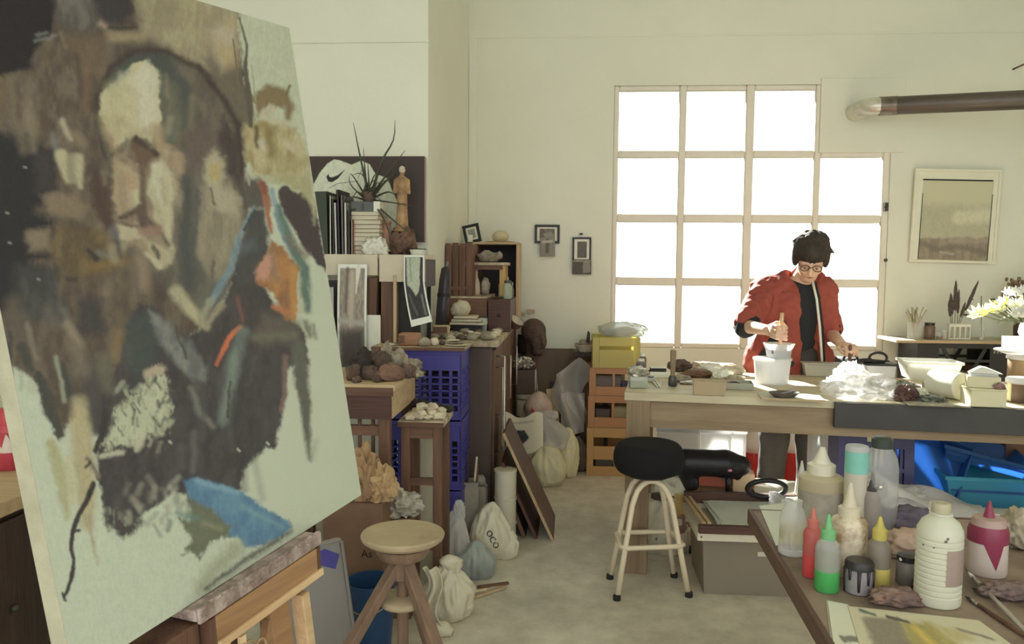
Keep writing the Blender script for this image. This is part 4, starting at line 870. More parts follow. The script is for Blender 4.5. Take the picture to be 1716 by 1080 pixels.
# tiles with a plaster lump
bt = T('black_tin', 'flat black tin under the pale tiles on the dresser', 'tin', (W(782, 545, 4.6).x, 4.58, ZD+.001)); O('tin_body', MB().box(-.085, .085, 0, .16, 0, .05), BLACKPL, bt, bevel=.004); O('tin_lid', MB().box(-.088, .088, -.003, .163, .042, .054), BLACKPL, bt, bevel=.003)
zt_ = ZD+.056
for k in range(3):
    one('plaster_tile', ['pale plaster tile, lowest of three on the black tin', 'pale plaster tile, middle one of three on the black tin', 'pale plaster tile, top one under the plaster lump'][k], 'tile', MB().box(-.1+.012*k, .1-.02*k, 0, .15, 0, .014), PLASTER, (W(782,530,4.57).x, 4.57+.003*k, zt_+.018*k), rz=.05*(k-1), group='tiles stacked on the dresser', bevel=.002)
    if k < 2: pass
one('plaster_cube', 'whitish broken plaster block on top of the tiles', 'plaster', lump((.048,.045,.048), 41, .22, 1.6, 3, crease=.4), PLASTER, (W(771,508,4.6).x, 4.62, zt_+.052), smooth=True)
cp = T('clear_cup', 'clear pale blue plastic cup on the dresser beside the tiles', 'cup', (W(809, 545, 4.62).x, 4.66, ZD+.001)); O('cup_wall', MB().lathe([(.018,.002),(.024,.09),(.026,.09),(.0255,.088)], 16, open_=True), film('bluish_clear', (170,190,190), .5, .1, .3), cp, smooth=40); O('cup_base', MB().lathe([(0,0),(.018,0),(.018,.004),(0,.004)], 16), CLEAR, cp)
# litter of stones and shells on the dresser top
r = random.Random(12); kinds = []
for k in range(5):
    a = (.022+.01*r.random(), .02+.008*r.random(), .011+.008*r.random())
    kinds.append(O('pebble', lump(a, 50+k, .3, 1.8, 2), [STONE, PLASTER, STONE, DARKSTONE, PLASTER][k], None, smooth=True))
spots = []
for i in range(400):
    x = r.uniform(-.73, -.41); y = r.uniform(4.22, 4.78)
    if 4.55 < y and -.69 < x < -.44: continue
    if all((x-a)**2+(y-b)**2 > .052**2 for a, b in spots): spots.append((x, y))
ORD_ = ['first','second','third','fourth','fifth','sixth','seventh','eighth','ninth','tenth','eleventh','twelfth']
_o = sorted(range(len(spots)), key=lambda i: spots[i][1]); _k = math.ceil(len(_o)/6); place_ = {}
for rr in range(6):
    for j, i in enumerate(sorted(_o[rr*_k:(rr+1)*_k], key=lambda i: spots[i][0])): place_[i] = (rr, j)
for i, (x, y) in enumerate(spots):
    o = kinds[i % 5] if i < 5 else kinds[i % 5].copy()
    if i >= 5: C.objects.link(o)
    o.location = (x, y, ZD+.001); o.rotation_euler = (0, 0, r.uniform(0, 6)); s = r.uniform(.9, 1.5); o.scale = (s, s, s)
    tag(o, '%s pebble on the dresser top, %s row from the front, %s from the left' % (['grey','whitish','mottled grey','brown','pale'][i % 5], ORD_[place_[i][0]], ORD_[place_[i][1]]), 'stone', 'pebbles on the dresser top')
for k, (px, py, rr) in enumerate([(735,552,.034),(768,540,.03),(838,530,.035)]):
    o = T('clay_dish', ['little shallow clay dish near the curled print', 'little shallow clay dish in front of the black tin', 'little shallow clay dish by the reddish drawer'][k], 'dish', Vector((min(max(on_dresser(px,py).x,-.72),-.42), [4.3,4.44,4.70][k], ZD+.024)), group='clay dishes on the dresser')
    O('dish_body', MB().lathe([(0,0),(rr*.6,0),(rr,.012),(rr*.92,.013),(rr*.55,.004),(0,.004)], 16), PLASTER if k % 2 else TERRA, o, smooth=40); O('dish_foot', MB().lathe([(rr*.4,-.003),(rr*.45,0),(rr*.4,.001)], 12), STONE, o)
wbk = T('wood_offcut', 'pale block of wood lying beside the curled print on the dresser', 'block', (W(742, 545, 4.3).x+.0, 4.26, ZD+.03), rz=.2); O('block', MB().box(-.045, .045, 0, .05, 0, .045), PALEWOOD, wbk, bevel=.003); O('bark_side', MB().box(-.045, .03, -.004, 0, .004, .038), BROWNX, wbk)
# ---- plastic crates, chest, tall stool, floor clutter on the left
BLUECR = mat('blue_crate_plastic', (54,50,128), (46,44,112), rough=.45, scale=4, g=1.8, spec=.4)
def lattice_crate(t, w, d, h, m, wall=.006, rows=5, cols=9, handle=True):
    """stacking crate: rim, four lattice walls, floor"""
    O('rim', MB().box(-w/2-.004, w/2+.004, -.004, .008, h-.022, h).box(-w/2-.004, w/2+.004, d-.008, d+.004, h-.022, h).box(-w/2-.004, -w/2+.008, .008, d-.008, h-.022, h).box(w/2-.008, w/2+.004, .008, d-.008, h-.022, h), m, t, bevel=.002)
    for s in range(4):
        L = w if s < 2 else d; mb = MB(); z0, z1 = .012, h-.022
        def seg(a, b, c, e):
            if s == 0: mb.box(-w/2+a, -w/2+b, 0, wall, c, e)
            elif s == 1: mb.box(-w/2+a, -w/2+b, d-wall, d, c, e)
            elif s == 2: mb.box(-w/2, -w/2+wall, a, b, c, e)
            else: mb.box(w/2-wall, w/2, a, b, c, e)
        seg(0, L, z0, z0+.03); seg(0, L, z1-.075 if handle else z1-.03, z1); zz0 = z0+.03; zz1 = z1-(.075 if handle else .03)
        n = cols if s < 2 else max(4, int(cols*d/w))
        for i in range(n+1):
            x = L*i/n; wv = .016 if i in (0, n) else .007; seg(max(0, x-wv), min(L, x+wv), zz0, zz1)
        for j in range(1, rows):
            z = zz0+(zz1-zz0)*j/rows; seg(0, L, z-.0045, z+.0045)
        O('lattice_wall', mb, m, t)
    O('crate_floor', MB().box(-w/2, w/2, 0, d, 0, .012), m, t)
    return t
cx = (W(650,660,3.8).x+W(771,660,3.8).x)/2-.02; cwid = .40
cr1 = T('plastic_crate', 'blue lattice crate, topmost of the stack under the dusty board', 'crate', (cx, 3.8, .685), group='blue crates beside the dresser'); lattice_crate(cr1, cwid, .33, .335, BLUECR, rows=6, cols=8)
dup(cr1, (cx, 3.8, .342), label='blue lattice crate, middle of the stack beside the dresser'); dup(cr1, (cx, 3.8, 0), label='blue lattice crate standing on the floor under two others')
db = T('dusty_board', 'dusty wooden board lying on the blue crate stack', 'board', (cx, 3.8, 1.021)); O('board', MB().box(-cwid/2-.03, cwid/2+.02, -.025, .36, 0, .016), DUSTY, db, bevel=.002); O('front_edge', MB().box(-cwid/2-.03, cwid/2+.02, -.029, -.025, .0, .015), BROWNX, db)
zc = 1.038
wbk = T('wood_block', 'brown rounded wood block on the dusty board above the crates', 'block', (W(686, 577, 3.83).x, 3.85, zc)); s_ = SDF((-.08,-.05,-.01), (.08,.06,.09), .006); s_.box((0,0,.03), (.056,.035,.033), .018); O('block', s_.mesh(1), wood('tan_block', (150,106,70), (120,82,54), 'x', 4, g=1.6), wbk, smooth=True); O('block_face', MB().box(-.05, -.02, -.037, -.034, .012, .05), BROWNX, wbk)
for i, (px, py, a, m) in enumerate([(712,575,(.03,.025,.026),STONE),(727,578,(.022,.02,.024),PLASTER),(738,580,(.015,.014,.014),DARKSTONE),(655,574,(.03,.02,.008),PLASTER),(700,566,(.018,.018,.02),STONE),(662,566,(.016,.014,.022),STONE)]):
    one('rubble_stone', ['grey rough stone right of the brown wood block', 'whitish stone, second right of the wood block', 'tiny dark stone at the end of the row by the wood block', 'flat pale stone left of the brown wood block', 'grey stone behind the wood block', 'small upright stone at the back left of the dusty board'][i], 'stone', lump(a, 70+i, .3, 1.8, 2), m, (W(px, py, 3.83).x, 3.82+.03*(i % 3)+(.1 if i > 3 else 0), zc), smooth=True)
for k in range(3): one('clay_slab', ['flat grey clay slab at the right end of the dusty board, lowest', 'flat grey clay slab, middle one at the right end of the board', 'small clay slab on top at the right end of the board'][k], 'slab', lump((.06-.012*k,.05-.01*k,.006), 90+k, .12, 2, 2), PLASTER if k != 1 else STONE, (W(765,576,3.85).x-.01*k, 3.87, zc+.011*k), group='clay slabs on the dusty board')

# chest-table with the stone heap
CHX = W(655, 660, 3.15).x; cz = W(655, 645, 3.15).z
ct = T('side_table', 'low wooden table with deep dark red apron carrying the heap of stones', 'table', (CHX, 3.15, 0)); cd = .50; cwd = .52
O('tabletop', MB().box(-cwd-.01, .02, -.012, cd+.01, cz-.026, cz), PALEWOOD, ct, bevel=.002); O('front_edge', MB().box(-cwd-.01, .012, -.016, -.012, cz-.045, cz-.012), BROWNX, ct)
ap = W(655, 704, 3.15).z
O('apron_front', MB().box(-cwd, 0, 0, .018, ap, cz-.026), REDBROWN, ct, bevel=.001); O('apron_side', MB().box(-.018, .0, .018, cd, ap, cz-.026), PALEWOOD, ct); O('apron_side', MB().box(-cwd, -cwd+.018, .018, cd, ap, cz-.026), REDBROWN, ct)
O('apron_back', MB().box(-cwd, 0, cd, cd+.018, ap, cz-.026), REDBROWN, ct)
for x in (-.052, -cwd+.005):
    for y in (.004, cd-.05): O('leg', MB().box(x, x+.045, y, y+.045, 0, ap), BROWN, ct, bevel=.003)
for k in range(3): O('spindle', MB().tube([(-.19+.055*k, .03, .64), (-.19+.055*k, .03, ap-.001)], .008, 8), BROWN, ct, smooth=True)
O('spindle_rail', MB().box(-.25, -.05, .018, .042, ap-.07, ap-.03), BROWNX, ct); O('lower_rail', MB().box(-.5, -.02, .018, .042, .61, .64), BROWNX, ct)
r = random.Random(4); zs0 = cz+.001
heap = [(592,640,.045,.03,.035,0,'flat reddish stone at the left front of the table heap'), (605,628,.05,.045,.05,1,'large near-black stone at the left of the heap'), (620,637,.05,.04,.03,0,'long dark stone at the front of the heap'), (655,640,.06,.045,.038,2,'big rounded reddish stone at the front of the heap'),
    (682,632,.036,.034,.035,0,'dark cube-like stone at the right of the heap'), (640,622,.045,.05,.055,0,'tall dark stone in the middle of the heap'), (665,618,.05,.05,.06,3,'pale jagged stone at the back of the heap'), (690,614,.05,.05,.035,3,'pale broken slab at the right back of the heap'), (630,610,.06,.05,.05,0,'dark shaggy stone behind the heap'),
    (648,612,.03,.03,.075,3,'upright light splinter in the middle of the heap'), (612,612,.035,.04,.06,1,'black upright stone at the back left'), (676,626,.03,.03,.03,2,'small rust stone wedged near the cube-like one'), (598,648,.02,.02,.014,0,'small dark chip on the front left corner'), (632,646,.022,.02,.016,0,'small dark chip at the front middle'), (700,628,.03,.03,.016,3,'flat pale chip at the table right edge')]
mm = [DARKSTONE, mat('black_stone', (60,50,48), (44,38,38), rough=.85, scale=14, bump=.6, g=1.5), mat('rust_stone', (124,92,74), (96,70,58), rough=.85, scale=10, bump=.5, g=1.6), STONE]
for i, (px, py, a, b_, c, k, l) in enumerate(heap):
    y = 3.19+max(0, (648-py))*.0092; one('heap_stone', l, 'stone', lump((a*.95, b_*.85, c*1.0), 110+i, .34, 1.9, 3, crease=.25), mm[k], (W(px, py, y).x, y, zs0), rz=r.uniform(0,6), smooth=35)
one('stone_shard', 'pale flat shard leaning up at the back of the stone heap', 'stone', MB().prism([(0,0),(.10,.0),(.085,.05),(.03,.085),(-.01,.05)], 0, .012, 'y'), STONE, (W(612,600,3.58).x, 3.6, zs0+.0), rot=(R_(-20),.3,0), bevel=.003)

# tall narrow stool with plaster bits
SX = W(665, 708, 3.30).x; sz = W(700, 706, 3.30).z; sw_ = wid(665, 745, 3.30)
ts = T('tall_stool', 'tall narrow wooden stool with a heap of plaster chips on its seat', 'stool', (SX+.005, 3.30, 0)); sd = .26
O('seat', MB().box(0, sw_, -.01, sd, sz-.024, sz), DUSTY, ts, bevel=.002); O('seat_edge', MB().box(0, sw_, -.014, -.01, sz-.024, sz-.004), BROWNX, ts)
for x in (.012, sw_-.048):
    for y in (.0, sd-.05): O('leg', MB().box(x, x+.036, y, y+.036, 0, sz-.024), BROWN, ts, bevel=.003)
for z_ in (.22, .5): O('rail', MB().box(.048, sw_-.048, .006, .026, z_, z_+.03), BROWNX, ts)
O('apron', MB().box(.048, sw_-.048, .006, .022, sz-.075, sz-.024), BROWNX, ts)
chips = []
r = random.Random(8)
for k in range(4): chips.append(O('plaster_chip', lump((.022+.008*k/3,.018,.012+.004*(k % 2)), 140+k, .35, 2, 2, crease=.3), PLASTER, None, smooth=35))
pos = []
for i in range(300):
    x = r.uniform(.03, sw_-.03); y = r.uniform(.02, .19)
    if all((x-a)**2+(y-b)**2 > .036**2 for a, b in pos): pos.append((x, y))
placed = []
for lay, zc_ in ((0, sz+.001), (1, sz+.017), (2, sz+.032)):
    for (x, y) in pos:
        f = abs(x-sw_*.5)/(sw_*.5)+abs(y-.10)/.12
        if lay and f > 1.25-.42*lay: continue
        placed.append((lay, x+.008*lay, y+.006*lay, zc_))
ORD = ['first','second','third','fourth','fifth','sixth','seventh','eighth','ninth','tenth','eleventh','twelfth','thirteenth','fourteenth','fifteenth','sixteenth','seventeenth','eighteenth','nineteenth','twentieth','twenty-first','twenty-second','twenty-third','twenty-fourth']
def rows(P, n):                                  # index -> (row from the front, place from the left)
    o = sorted(range(len(P)), key=lambda i: P[i][1]); k = math.ceil(len(o)/n); out = {}
    for rr in range(n):
        for j, i in enumerate(sorted(o[rr*k:(rr+1)*k], key=lambda i: P[i][0])): out[i] = (rr, j)
    return out
for lay in (0, 1, 2):
    Q = [q for q in placed if q[0] == lay]; rw_ = rows([(q[1], q[2]) for q in Q], 3 if lay == 0 else 1)
    for i, (_, x, y, zc_) in enumerate(Q):
        n0 = len([o for o in bpy.data.objects if o.name.startswith('plaster_chip') and 'label' in o]); o = chips[n0 % 4] if n0 < 4 else chips[n0 % 4].copy()
        if n0 >= 4: C.objects.link(o)
        o.location = (SX+.005+x, 3.30+y, zc_); o.rotation_euler = (r.uniform(-.2,.2)*(lay > 0), 0, r.uniform(0,6)); rr, j = rw_[i]
        tag(o, ('plaster chip on the tall stool seat, %s row, %s from the left' % (['front','middle','back'][rr], ORD[j])) if lay == 0 else ('plaster chip %s the tall stool heap, %s from the left' % (['','lying upon','crowning'][lay], ORD[j])), 'plaster', 'plaster chips on the tall stool')
for i, (dx, dy, a) in enumerate([(.05,.225,(.04,.022,.03)),(.115,.23,(.035,.02,.022)),(.17,.225,(.03,.02,.018))]):
    one('dark_lump', ['dark charred lump behind the plaster chips, left of three', 'dark charred lump behind the plaster chips, middle of three', 'dark charred lump behind the plaster chips, right of three'][i], 'stone', lump(a, 160+i, .4, 2, 3, crease=.3), mm[1], (SX+.005+dx, 3.30+dy, sz+.001), smooth=35)

# ---- sculptor's turning stool
SSP = W(675, 893, 2.55); seatz = SSP.z
ss = T('sculptor_stool', 'round wooden screw stool with three splayed legs, alone in the foreground', 'stool', (SSP.x, 2.55, 0))
SEAT = mat('clay_dusted_seat', (168,150,116), (140,120,90), rough=.8, scale=5, bump=.15, bscale=40, g=1.6); GW = wood('grey_brown_wood', (128,100,76), (98,76,60), 'z', 4, g=1.6)
O('seat', MB().lathe([(0,seatz-.028),(.12,seatz-.028),(.134,seatz-.017),(.137,seatz-.006),(.133,seatz),(0,seatz+.001)], 48), SEAT, ss, smooth=35)
O('collar', MB().lathe([(.03,seatz-.085),(.075,seatz-.08),(.088,seatz-.06),(.088,seatz-.045),(.06,seatz-.03)], 32), GW, ss, smooth=35)
O('screw_post', MB().lathe([(.0,.03),(.019,.03),(.019,seatz-.03)], 16), GW, ss, smooth=35)
O('hub', MB().lathe([(.02,seatz-.16),(.04,seatz-.15),(.04,seatz-.085),(.02,seatz-.08)], 20), GW, ss, smooth=35)
zf = W(675, 1003, 2.55).z
O('foot_disc', MB().lathe([(.0,zf-.02),(.07,zf-.02),(.078,zf-.012),(.078,zf+.004),(.072,zf+.008),(0,zf+.008)], 32), SEAT, ss, smooth=35)
for a, R2 in ((R_(222), .36), (R_(-42), .33), (R_(80), .29)):
    c, s_ = math.cos(a), math.sin(a); O('leg', MB().bar((.015*c, .015*s_, seatz-.09), (R2*c, R2*s_, 0.0), .042, .03), GW, ss, bevel=.004)
# blue bucket
bk = T('blue_bucket', 'round blue plastic bucket behind the turning stool', 'bucket', (W(622, 1000, 2.85).x, 2.85, 0)); BB = mat('blue_bucket_plastic', (30,70,112), (26,60,100), rough=.4, g=1.6); bz = W(622, 972, 2.85).z
O('bucket_wall', MB().lathe([(.072,.004),(.090,bz-.01),(.094,bz-.012),(.094,bz),(.088,bz),(.07,.008)], 32, open_=True), BB, bk, smooth=40); O('bucket_base', MB().lathe([(0,0),(.072,0),(.072,.008),(0,.008)], 32), BB, bk)
hd = [( .095*math.cos(a), -.01, bz-.02+.0-.07*math.sin(a)) for a in [math.pi*i/14 for i in range(15)]]
O('wire_handle', MB().tube([(x, y-.094*abs(math.sin(math.pi*i/14)), z) for i, (x, y, z) in enumerate(hd)], .003, 6), mat('steel', (150,144,130)), bk, smooth=True)
# translucent box lid standing on edge
lid = T('translucent_cover', 'translucent grey box lid with a blue sticker leaning by the easel', 'lid', (W(548, 1000, 2.56).x, 2.54, 0), rot=(R_(-8), R_(-6), R_(30)))
GREYF = film('grey_translucent_plastic', (150,146,140), .8, .25, .35, g=1.5)
s_ = SDF((-.16,-.03,-.01), (.16,.04,.52), .008); s_.box((0,0,.25), (.125,.018,.25), .016); O('lid_shell', s_.mesh(1), GREYF, lid, smooth=40)
O('lid_rim', MB().tube([(-.118,-.02,.02),(.118,-.02,.02),(.118,-.02,.485),(-.118,-.02,.485)], .007, 6, closed=True), GREYF, lid, smooth=True); O('sticker', MB().prism([(.03,.43),(.085,.40),(.105,.445),(.06,.475),(.01,.465)], -.0215, -.019, 'y'), cm('stickerblue', (58,54,128)), lid, label='blue sticker')
# cardboard box with kraft paper on it
CARD = mat('cardboard', (118,88,64), (98,72,54), rough=.9, scale=5, bump=.08, g=1.6)
cb = T('cardboard_box', 'brown cardboard box with black printing beneath the side table', 'box', (W(612, 900, 3.0).x, 2.975, 0))
O('carton', MB().box(-.16, .075, 0, .15, 0, .51), CARD, cb, bevel=.002)
for q in [(-.16,.075,0,.07),(-.16,.075,.08,.15)]: O('flap', MB().box(q[0], q[1], q[2], q[3], .511, .515), CARD, cb)
def text(name, s, size, m, parent=None, loc=(0,0,0), rot=(R_(90),0,0), extrude=.0004):
    cu = bpy.data.curves.new(name, 'FONT'); cu.body = s; cu.size = size; cu.extrude = extrude; cu.align_x = 'CENTER'; cu.align_y = 'CENTER'; cu.resolution_u = 2
    o0 = bpy.data.objects.new(name, cu); dg = bpy.context.evaluated_depsgraph_get(); C.objects.link(o0); dg.update()
    me = bpy.data.meshes.new_from_object(o0.evaluated_get(dg)); C.objects.unlink(o0); bpy.data.objects.remove(o0)
    me.materials.clear(); me.materials.append(m); o = bpy.data.objects.new(name, me); C.objects.link(o)
    if parent: o.parent = parent
    o.location = loc; o.rotation_euler = rot; return o
INK = mat('black_ink', (46,40,38), rough=.8, g=1.3)
text('printed_letters', 'As', .042, INK, cb, (.012, -.0006, .318))
c2_ = T('cardboard_box', 'narrow cardboard carton under the grey crumpled paper, right of the printed box', 'box', (W(672,862,3.2).x, 3.12, 0)); O('carton', MB().box(-.055, .055, 0, .10, 0, .41), CARD, c2_, bevel=.002); O('flap', MB().box(-.055, .055, 0, .05, .4105, .4145), CARD, c2_)
KRAFT = mat('kraft_paper', (150,118,76), (122,92,58), rough=.85, scale=7, bump=.3, bscale=14, g=1.6)
one('kraft_paper', 'crumpled brown kraft paper bag standing on the cardboard box', 'paper', lump((.044,.04,.105), 201, .5, 1.5, 4, crease=.8), KRAFT, (W(609,840,3.03).x, 3.04, .517), smooth=30)
one('kraft_paper', 'smaller torn piece of tan kraft paper beside the crumpled bag', 'paper', lump((.045,.035,.06), 205, .5, 1.8, 4, crease=.9), mat('tan_kraft', (172,142,94), (140,112,72), rough=.85, scale=7, bump=.3, bscale=14, g=1.6), (W(640,845,3.03).x, 3.03, .517), smooth=30)
one('paper_scraps', 'grey and white crumpled paper heaped behind the turning stool', 'paper', lump((.07,.05,.05), 208, .5, 2.2, 4, crease=.7), mat('grey_paper', (170,164,146), (120,114,102), rough=.9, scale=14, contrast=1.6), (W(672,862,3.2).x, 3.16, .42), smooth=30)
# white canisters
def canister(name, label, px, Y, r0, hs, m=PAPER, y1=None):
    t = T(name, label, 'canister', (W(px, 800, Y).x, Y, 0)); z = 0
    for i, h in enumerate(hs): O('segment', MB().lathe([(r0*.96,z),(r0,z+.01),(r0,z+h-.012),(r0*1.05,z+h-.01),(r0*1.05,z+h),(r0*.9,z+h)], 28), m, t, smooth=35); z += h
    O('lid', MB().lathe([(0,z-.004),(r0*.9,z-.004),(r0*.9,z+.001),(0,z+.002)], 28), m, t); return t
CAN_ = mat('milk_white_plastic', (178,172,148), (166,158,134), rough=.45, scale=3, g=1.7)
canister('white_canister', 'tall white plastic canister stack standing behind the tall stool', 717, 3.72, .068, [.24,.16,.22], CAN_)
canister('white_tube', 'white cylindrical tub in two sections beside the leaning boards', 847, 4.10, .057, [.10,.13,.145], CAN_)
GC = mat('grey_carton', (140,132,116), (120,112,98), rough=.8, g=1.6)
gc = T('milk_carton', 'grey open carton holding sticks, in front of the dresser', 'carton', (W(786, 850, 4.02).x, 4.0, 0), rz=.2); ch = .34
for q in [(-.045,.045,-.045,-.042),(-.045,.045,.042,.045),(-.045,-.042,-.042,.042),(.042,.045,-.042,.042)]: O('carton_side', MB().box(*q, 0, ch), GC, gc)
O('carton_base', MB().box(-.042, .042, -.042, .042, 0, .003), GC, gc); O('torn_flap', MB().box(-.045, .045, -.075, -.042, ch-.004, ch), GC, gc)
for k, (dx, dz, tx) in enumerate([(-.02,.50,.05),(.0,.46,.14),(.02,.42,.10)]):
    one('stick', ['thin dark stick standing in the grey carton, tallest', 'thin pale stick slanting right out of the grey carton', 'short stick in the grey carton, right one'][k], 'stick', MB().bar((0,0,.004), (tx*.3,.0,dz), .010, .008), [DARKWOOD, PLASTER, BROWN][k], (W(786,850,4.02).x+dx*.7, 4.0+dx*.5, 0), group='sticks in the grey carton')
g2 = T('carton', 'second grey carton with a torn top, right of the stick carton', 'carton', (W(806, 850, 4.12).x, 4.12, 0), rz=-.1); O('carton_body', MB().box(-.03, .03, -.03, .03, 0, .28), GC, g2, bevel=.002); O('torn_top', lump((.03,.03,.03), 77, .5, 2, 2), GC, g2, loc=(0,0,.28))
# boards leaning on the dresser flank
def lean_board(name, label, x0, y0, y1, xtop, ztop, th, m, me):
    o = T(name, label, 'board', (x0, y0, 0)); dx, L = xtop-x0, math.hypot(xtop-x0, ztop); a = math.atan2(-dx, ztop)
    M = Matrix.Rotation(-a, 4, 'Y'); O('panel', MB().box(-th/2, th/2, .006, y1-y0, 0, L, M), m, o, bevel=.001); O('edge_strip', MB().box(-th/2, th/2, 0, .006, 0, L, M), me, o)
    return o
pb1 = atZ(926, 907, 0)
lean_board('leaning_board', 'dark board with pale edge leaning on the dresser, nearest the aisle', pb1.x, pb1.y, pb1.y+.42, -.335, .56, .014, REDBROWN, PALEWOODZ)
lean_board('leaning_board', 'dark red board leaning between the pale-edged board and the white tub', pb1.x-.085, pb1.y+.02, pb1.y+.40, -.342, .40, .016, REDBROWN, REDBROWN)
lean_board('leaning_board', 'short brown board leaning closest to the dresser flank', pb1.x-.15, pb1.y+.03, pb1.y+.36, -.346, .32, .02, DARKWOOD, BROWN)
wd = T('wooden_wedge', 'pointed brown wood offcut standing behind the white tub', 'offcut', (W(838, 800, 4.32).x, 4.36, 0), rot=(0, R_(-8), 0)); O('offcut', MB().prism([(-.02,0),(.03,0),(.012,.42),(-.012,.50),(-.03,.44)], 0, .02, 'y'), BROWN, wd, bevel=.002); O('pale_side', MB().prism([(.03,0),(.034,0),(.016,.42),(.012,.42)], 0, .02, 'y'), PALEWOODZ, wd)
def torn(U, V):
    p = Paint(U*100, V*80, (178,172,150), g=1.6, unit=.4); p.poly([(35,38),(60,35),(70,55),(55,70),(40,60)], (52,50,52), soft=2); p.line([(20,50),(60,44)], 5, (60,58,58), soft=2); p.line([(25,20),(80,15)], 3, (140,130,112), soft=2); return p.c
tc = print_sheet('torn_poster', .27, .20, 40, 30, torn, PRINT, None, bend=lambda u, v: (0, .03*math.sin(u*5), .02*math.sin(u*9)*(v < .05)+.03*math.sin(u*7)*(v > .95)), loc=(W(848,800,4.75).x+.085, 4.72, .34), rot=(R_(-10),0,R_(8)))
tag(tc, 'torn white poster piece with black blot hung on the dresser flank above the boards', 'poster')
# plastic bags on the floor
def bag(name, label, px, py, Y, r, seed, m=BAGF, knot=True, z=0, rz=0, crease=.45):
    t = T(name, label, 'bag', (W(px, py, Y).x, Y, z), rz=rz); o = O('bag_body', baglump(r, seed, .10+.14*crease), m, t, smooth=True)
    if knot:
        k = baglump((r[0]*.30, r[1]*.3, r[2]*.34), seed+3, .3, -.6, 4); O('bag_neck', k, m, t, smooth=True, loc=(r[0]*.15, 0, r[2]*1.45))
    return t
WB = mat('white_bag_plastic', (182,176,152), (160,152,128), rough=.4, scale=5, bump=.35, bscale=12, g=1.7); GB = mat('grey_blue_bag', (140,146,140), (112,118,114), rough=.4, scale=6, bump=.35, bscale=12, g=1.6)
b1 = bag('plastic_bag', 'white plastic bag printed with letters OCO beside the white tub', 822, 910, 3.86, (.115,.09,.15), 301, WB, knot=False)
t_ = text('printed_letters', 'OCO', .042, INK, b1, (.035, -.0, .0), extrude=.002)
t_.rotation_euler = (R_(80), R_(62), R_(12)); t_.location = (.018, -.093, .115)
bag('plastic_bag', 'white crumpled plastic bag on the floor right of the turning stool', 748, 1000, 3.16, (.125,.08,.125), 305, WB, crease=1.0)
bag('plastic_bag', 'grey-blue plastic bag between the two white bags', 797, 975, 3.60, (.10,.075,.095), 311, GB, knot=False, crease=.9)
bag('plastic_bag', 'small white bag tip poking out beyond the grey-blue bag', 850, 930, 3.85, (.065,.05,.08), 315, WB, knot=False)
bag('paper_bag', 'brown paper bag crumpled under the lettered white bag', 768, 920, 3.75, (.06,.06,.12), 318, KRAFT, knot=False)
bag('plastic_bag', 'clear plastic bag draped behind the turning stool', 765, 875, 3.62, (.075,.05,.17), 320, BAGF)
cl = T('white_cloth', 'narrow white rag hanging down beside the turning stool leg', 'cloth', (W(720, 990, 3.0).x, 3.0, 0)); O('rag', MB().grid(lambda u, v: ((u-.5)*.055+.02*math.sin(v*7)+.05*v*v, .02*math.sin(u*9+v*3), .26*(1-v)+.002), 14, 24), WB, cl, smooth=True, solid=.004); O('rag_fold', lump((.045,.03,.03), 324, .4, 2, 3), WB, cl, smooth=True, loc=(.05,.0,0))
for k, (a, b_) in enumerate([((770,1008),(848,982)),((762,1000),(815,990)),((800,992),(852,985))]):
    A_, B_ = atZ(*a, .012), atZ(*b_, .012)
    one('floor_stick', ['longest pale stick lying on the floor by the bags', 'short stick lying nearest the white bag on the floor', 'thin dark-tipped stick lying furthest right by the bags'][k], 'stick', MB().bar((0,0,0), B_-A_, .014, .010), [PALEWOOD, STICK, BROWN][k], (A_.x, A_.y, .008+.012*k), group='sticks on the floor')
# far left: workbench with red bottle
wbn = T('workbench', 'wooden bench with dark cupboard doors at the far left behind the canvas', 'bench', (-1.47, 1.5, 0)); BZ = .80
O('benchtop', MB().box(-.7, 0, 0, 1.3, BZ-.04, BZ), PALEWOOD, wbn, bevel=.004)
O('cupboard', MB().box(-.68, -.03, .03, 1.27, 0, BZ-.04), DARKWOOD, wbn)
for k in range(3): d = O('door', MB().box(-.03, -.012, .05+.4*k, .43+.4*k, .06, BZ-.06), DARKWOOD, wbn, bevel=.003); O('knob', MB().ell((-.004, .10+.4*k, .5), .012), DARKMETAL, d, smooth=True)
sbt = T('sauce_bottle', 'red-capped white squeeze bottle on the bench at the far left', 'bottle', (W(20, 822, 2.3).x, 2.3, BZ+.001)); RED = mat('red_plastic', (170,34,52), (150,28,46), rough=.35, g=1.7); LBL = mat('bottle_label', (196,184,168), (180,160,150), rough=.6, g=1.6)
O('bottle_body', MB().lathe([(0,0),(.04,0),(.043,.01),(.043,.05),(.0425,.125),(.034,.14)], 24), RED, sbt, smooth=35); O('label', MB().lathe([(.0438,.055),(.0438,.118)], 24, open_=True), LBL, sbt, smooth=True); O('cap', MB().lathe([(.036,.138),(.036,.168),(.03,.18),(.012,.19),(.008,.225),(0,.226)], 20), RED, sbt, smooth=35)
O('label_blaze', MB().prism([(-.02,.118),(.018,.118),(.004,.07)], -.0445, -.0442, 'y').prism([(-.02,.118),(.018,.118),(.004,.07)], -.0445, -.0442, 'y', Matrix.Rotation(.8, 4, 'Z')), RED, sbt)
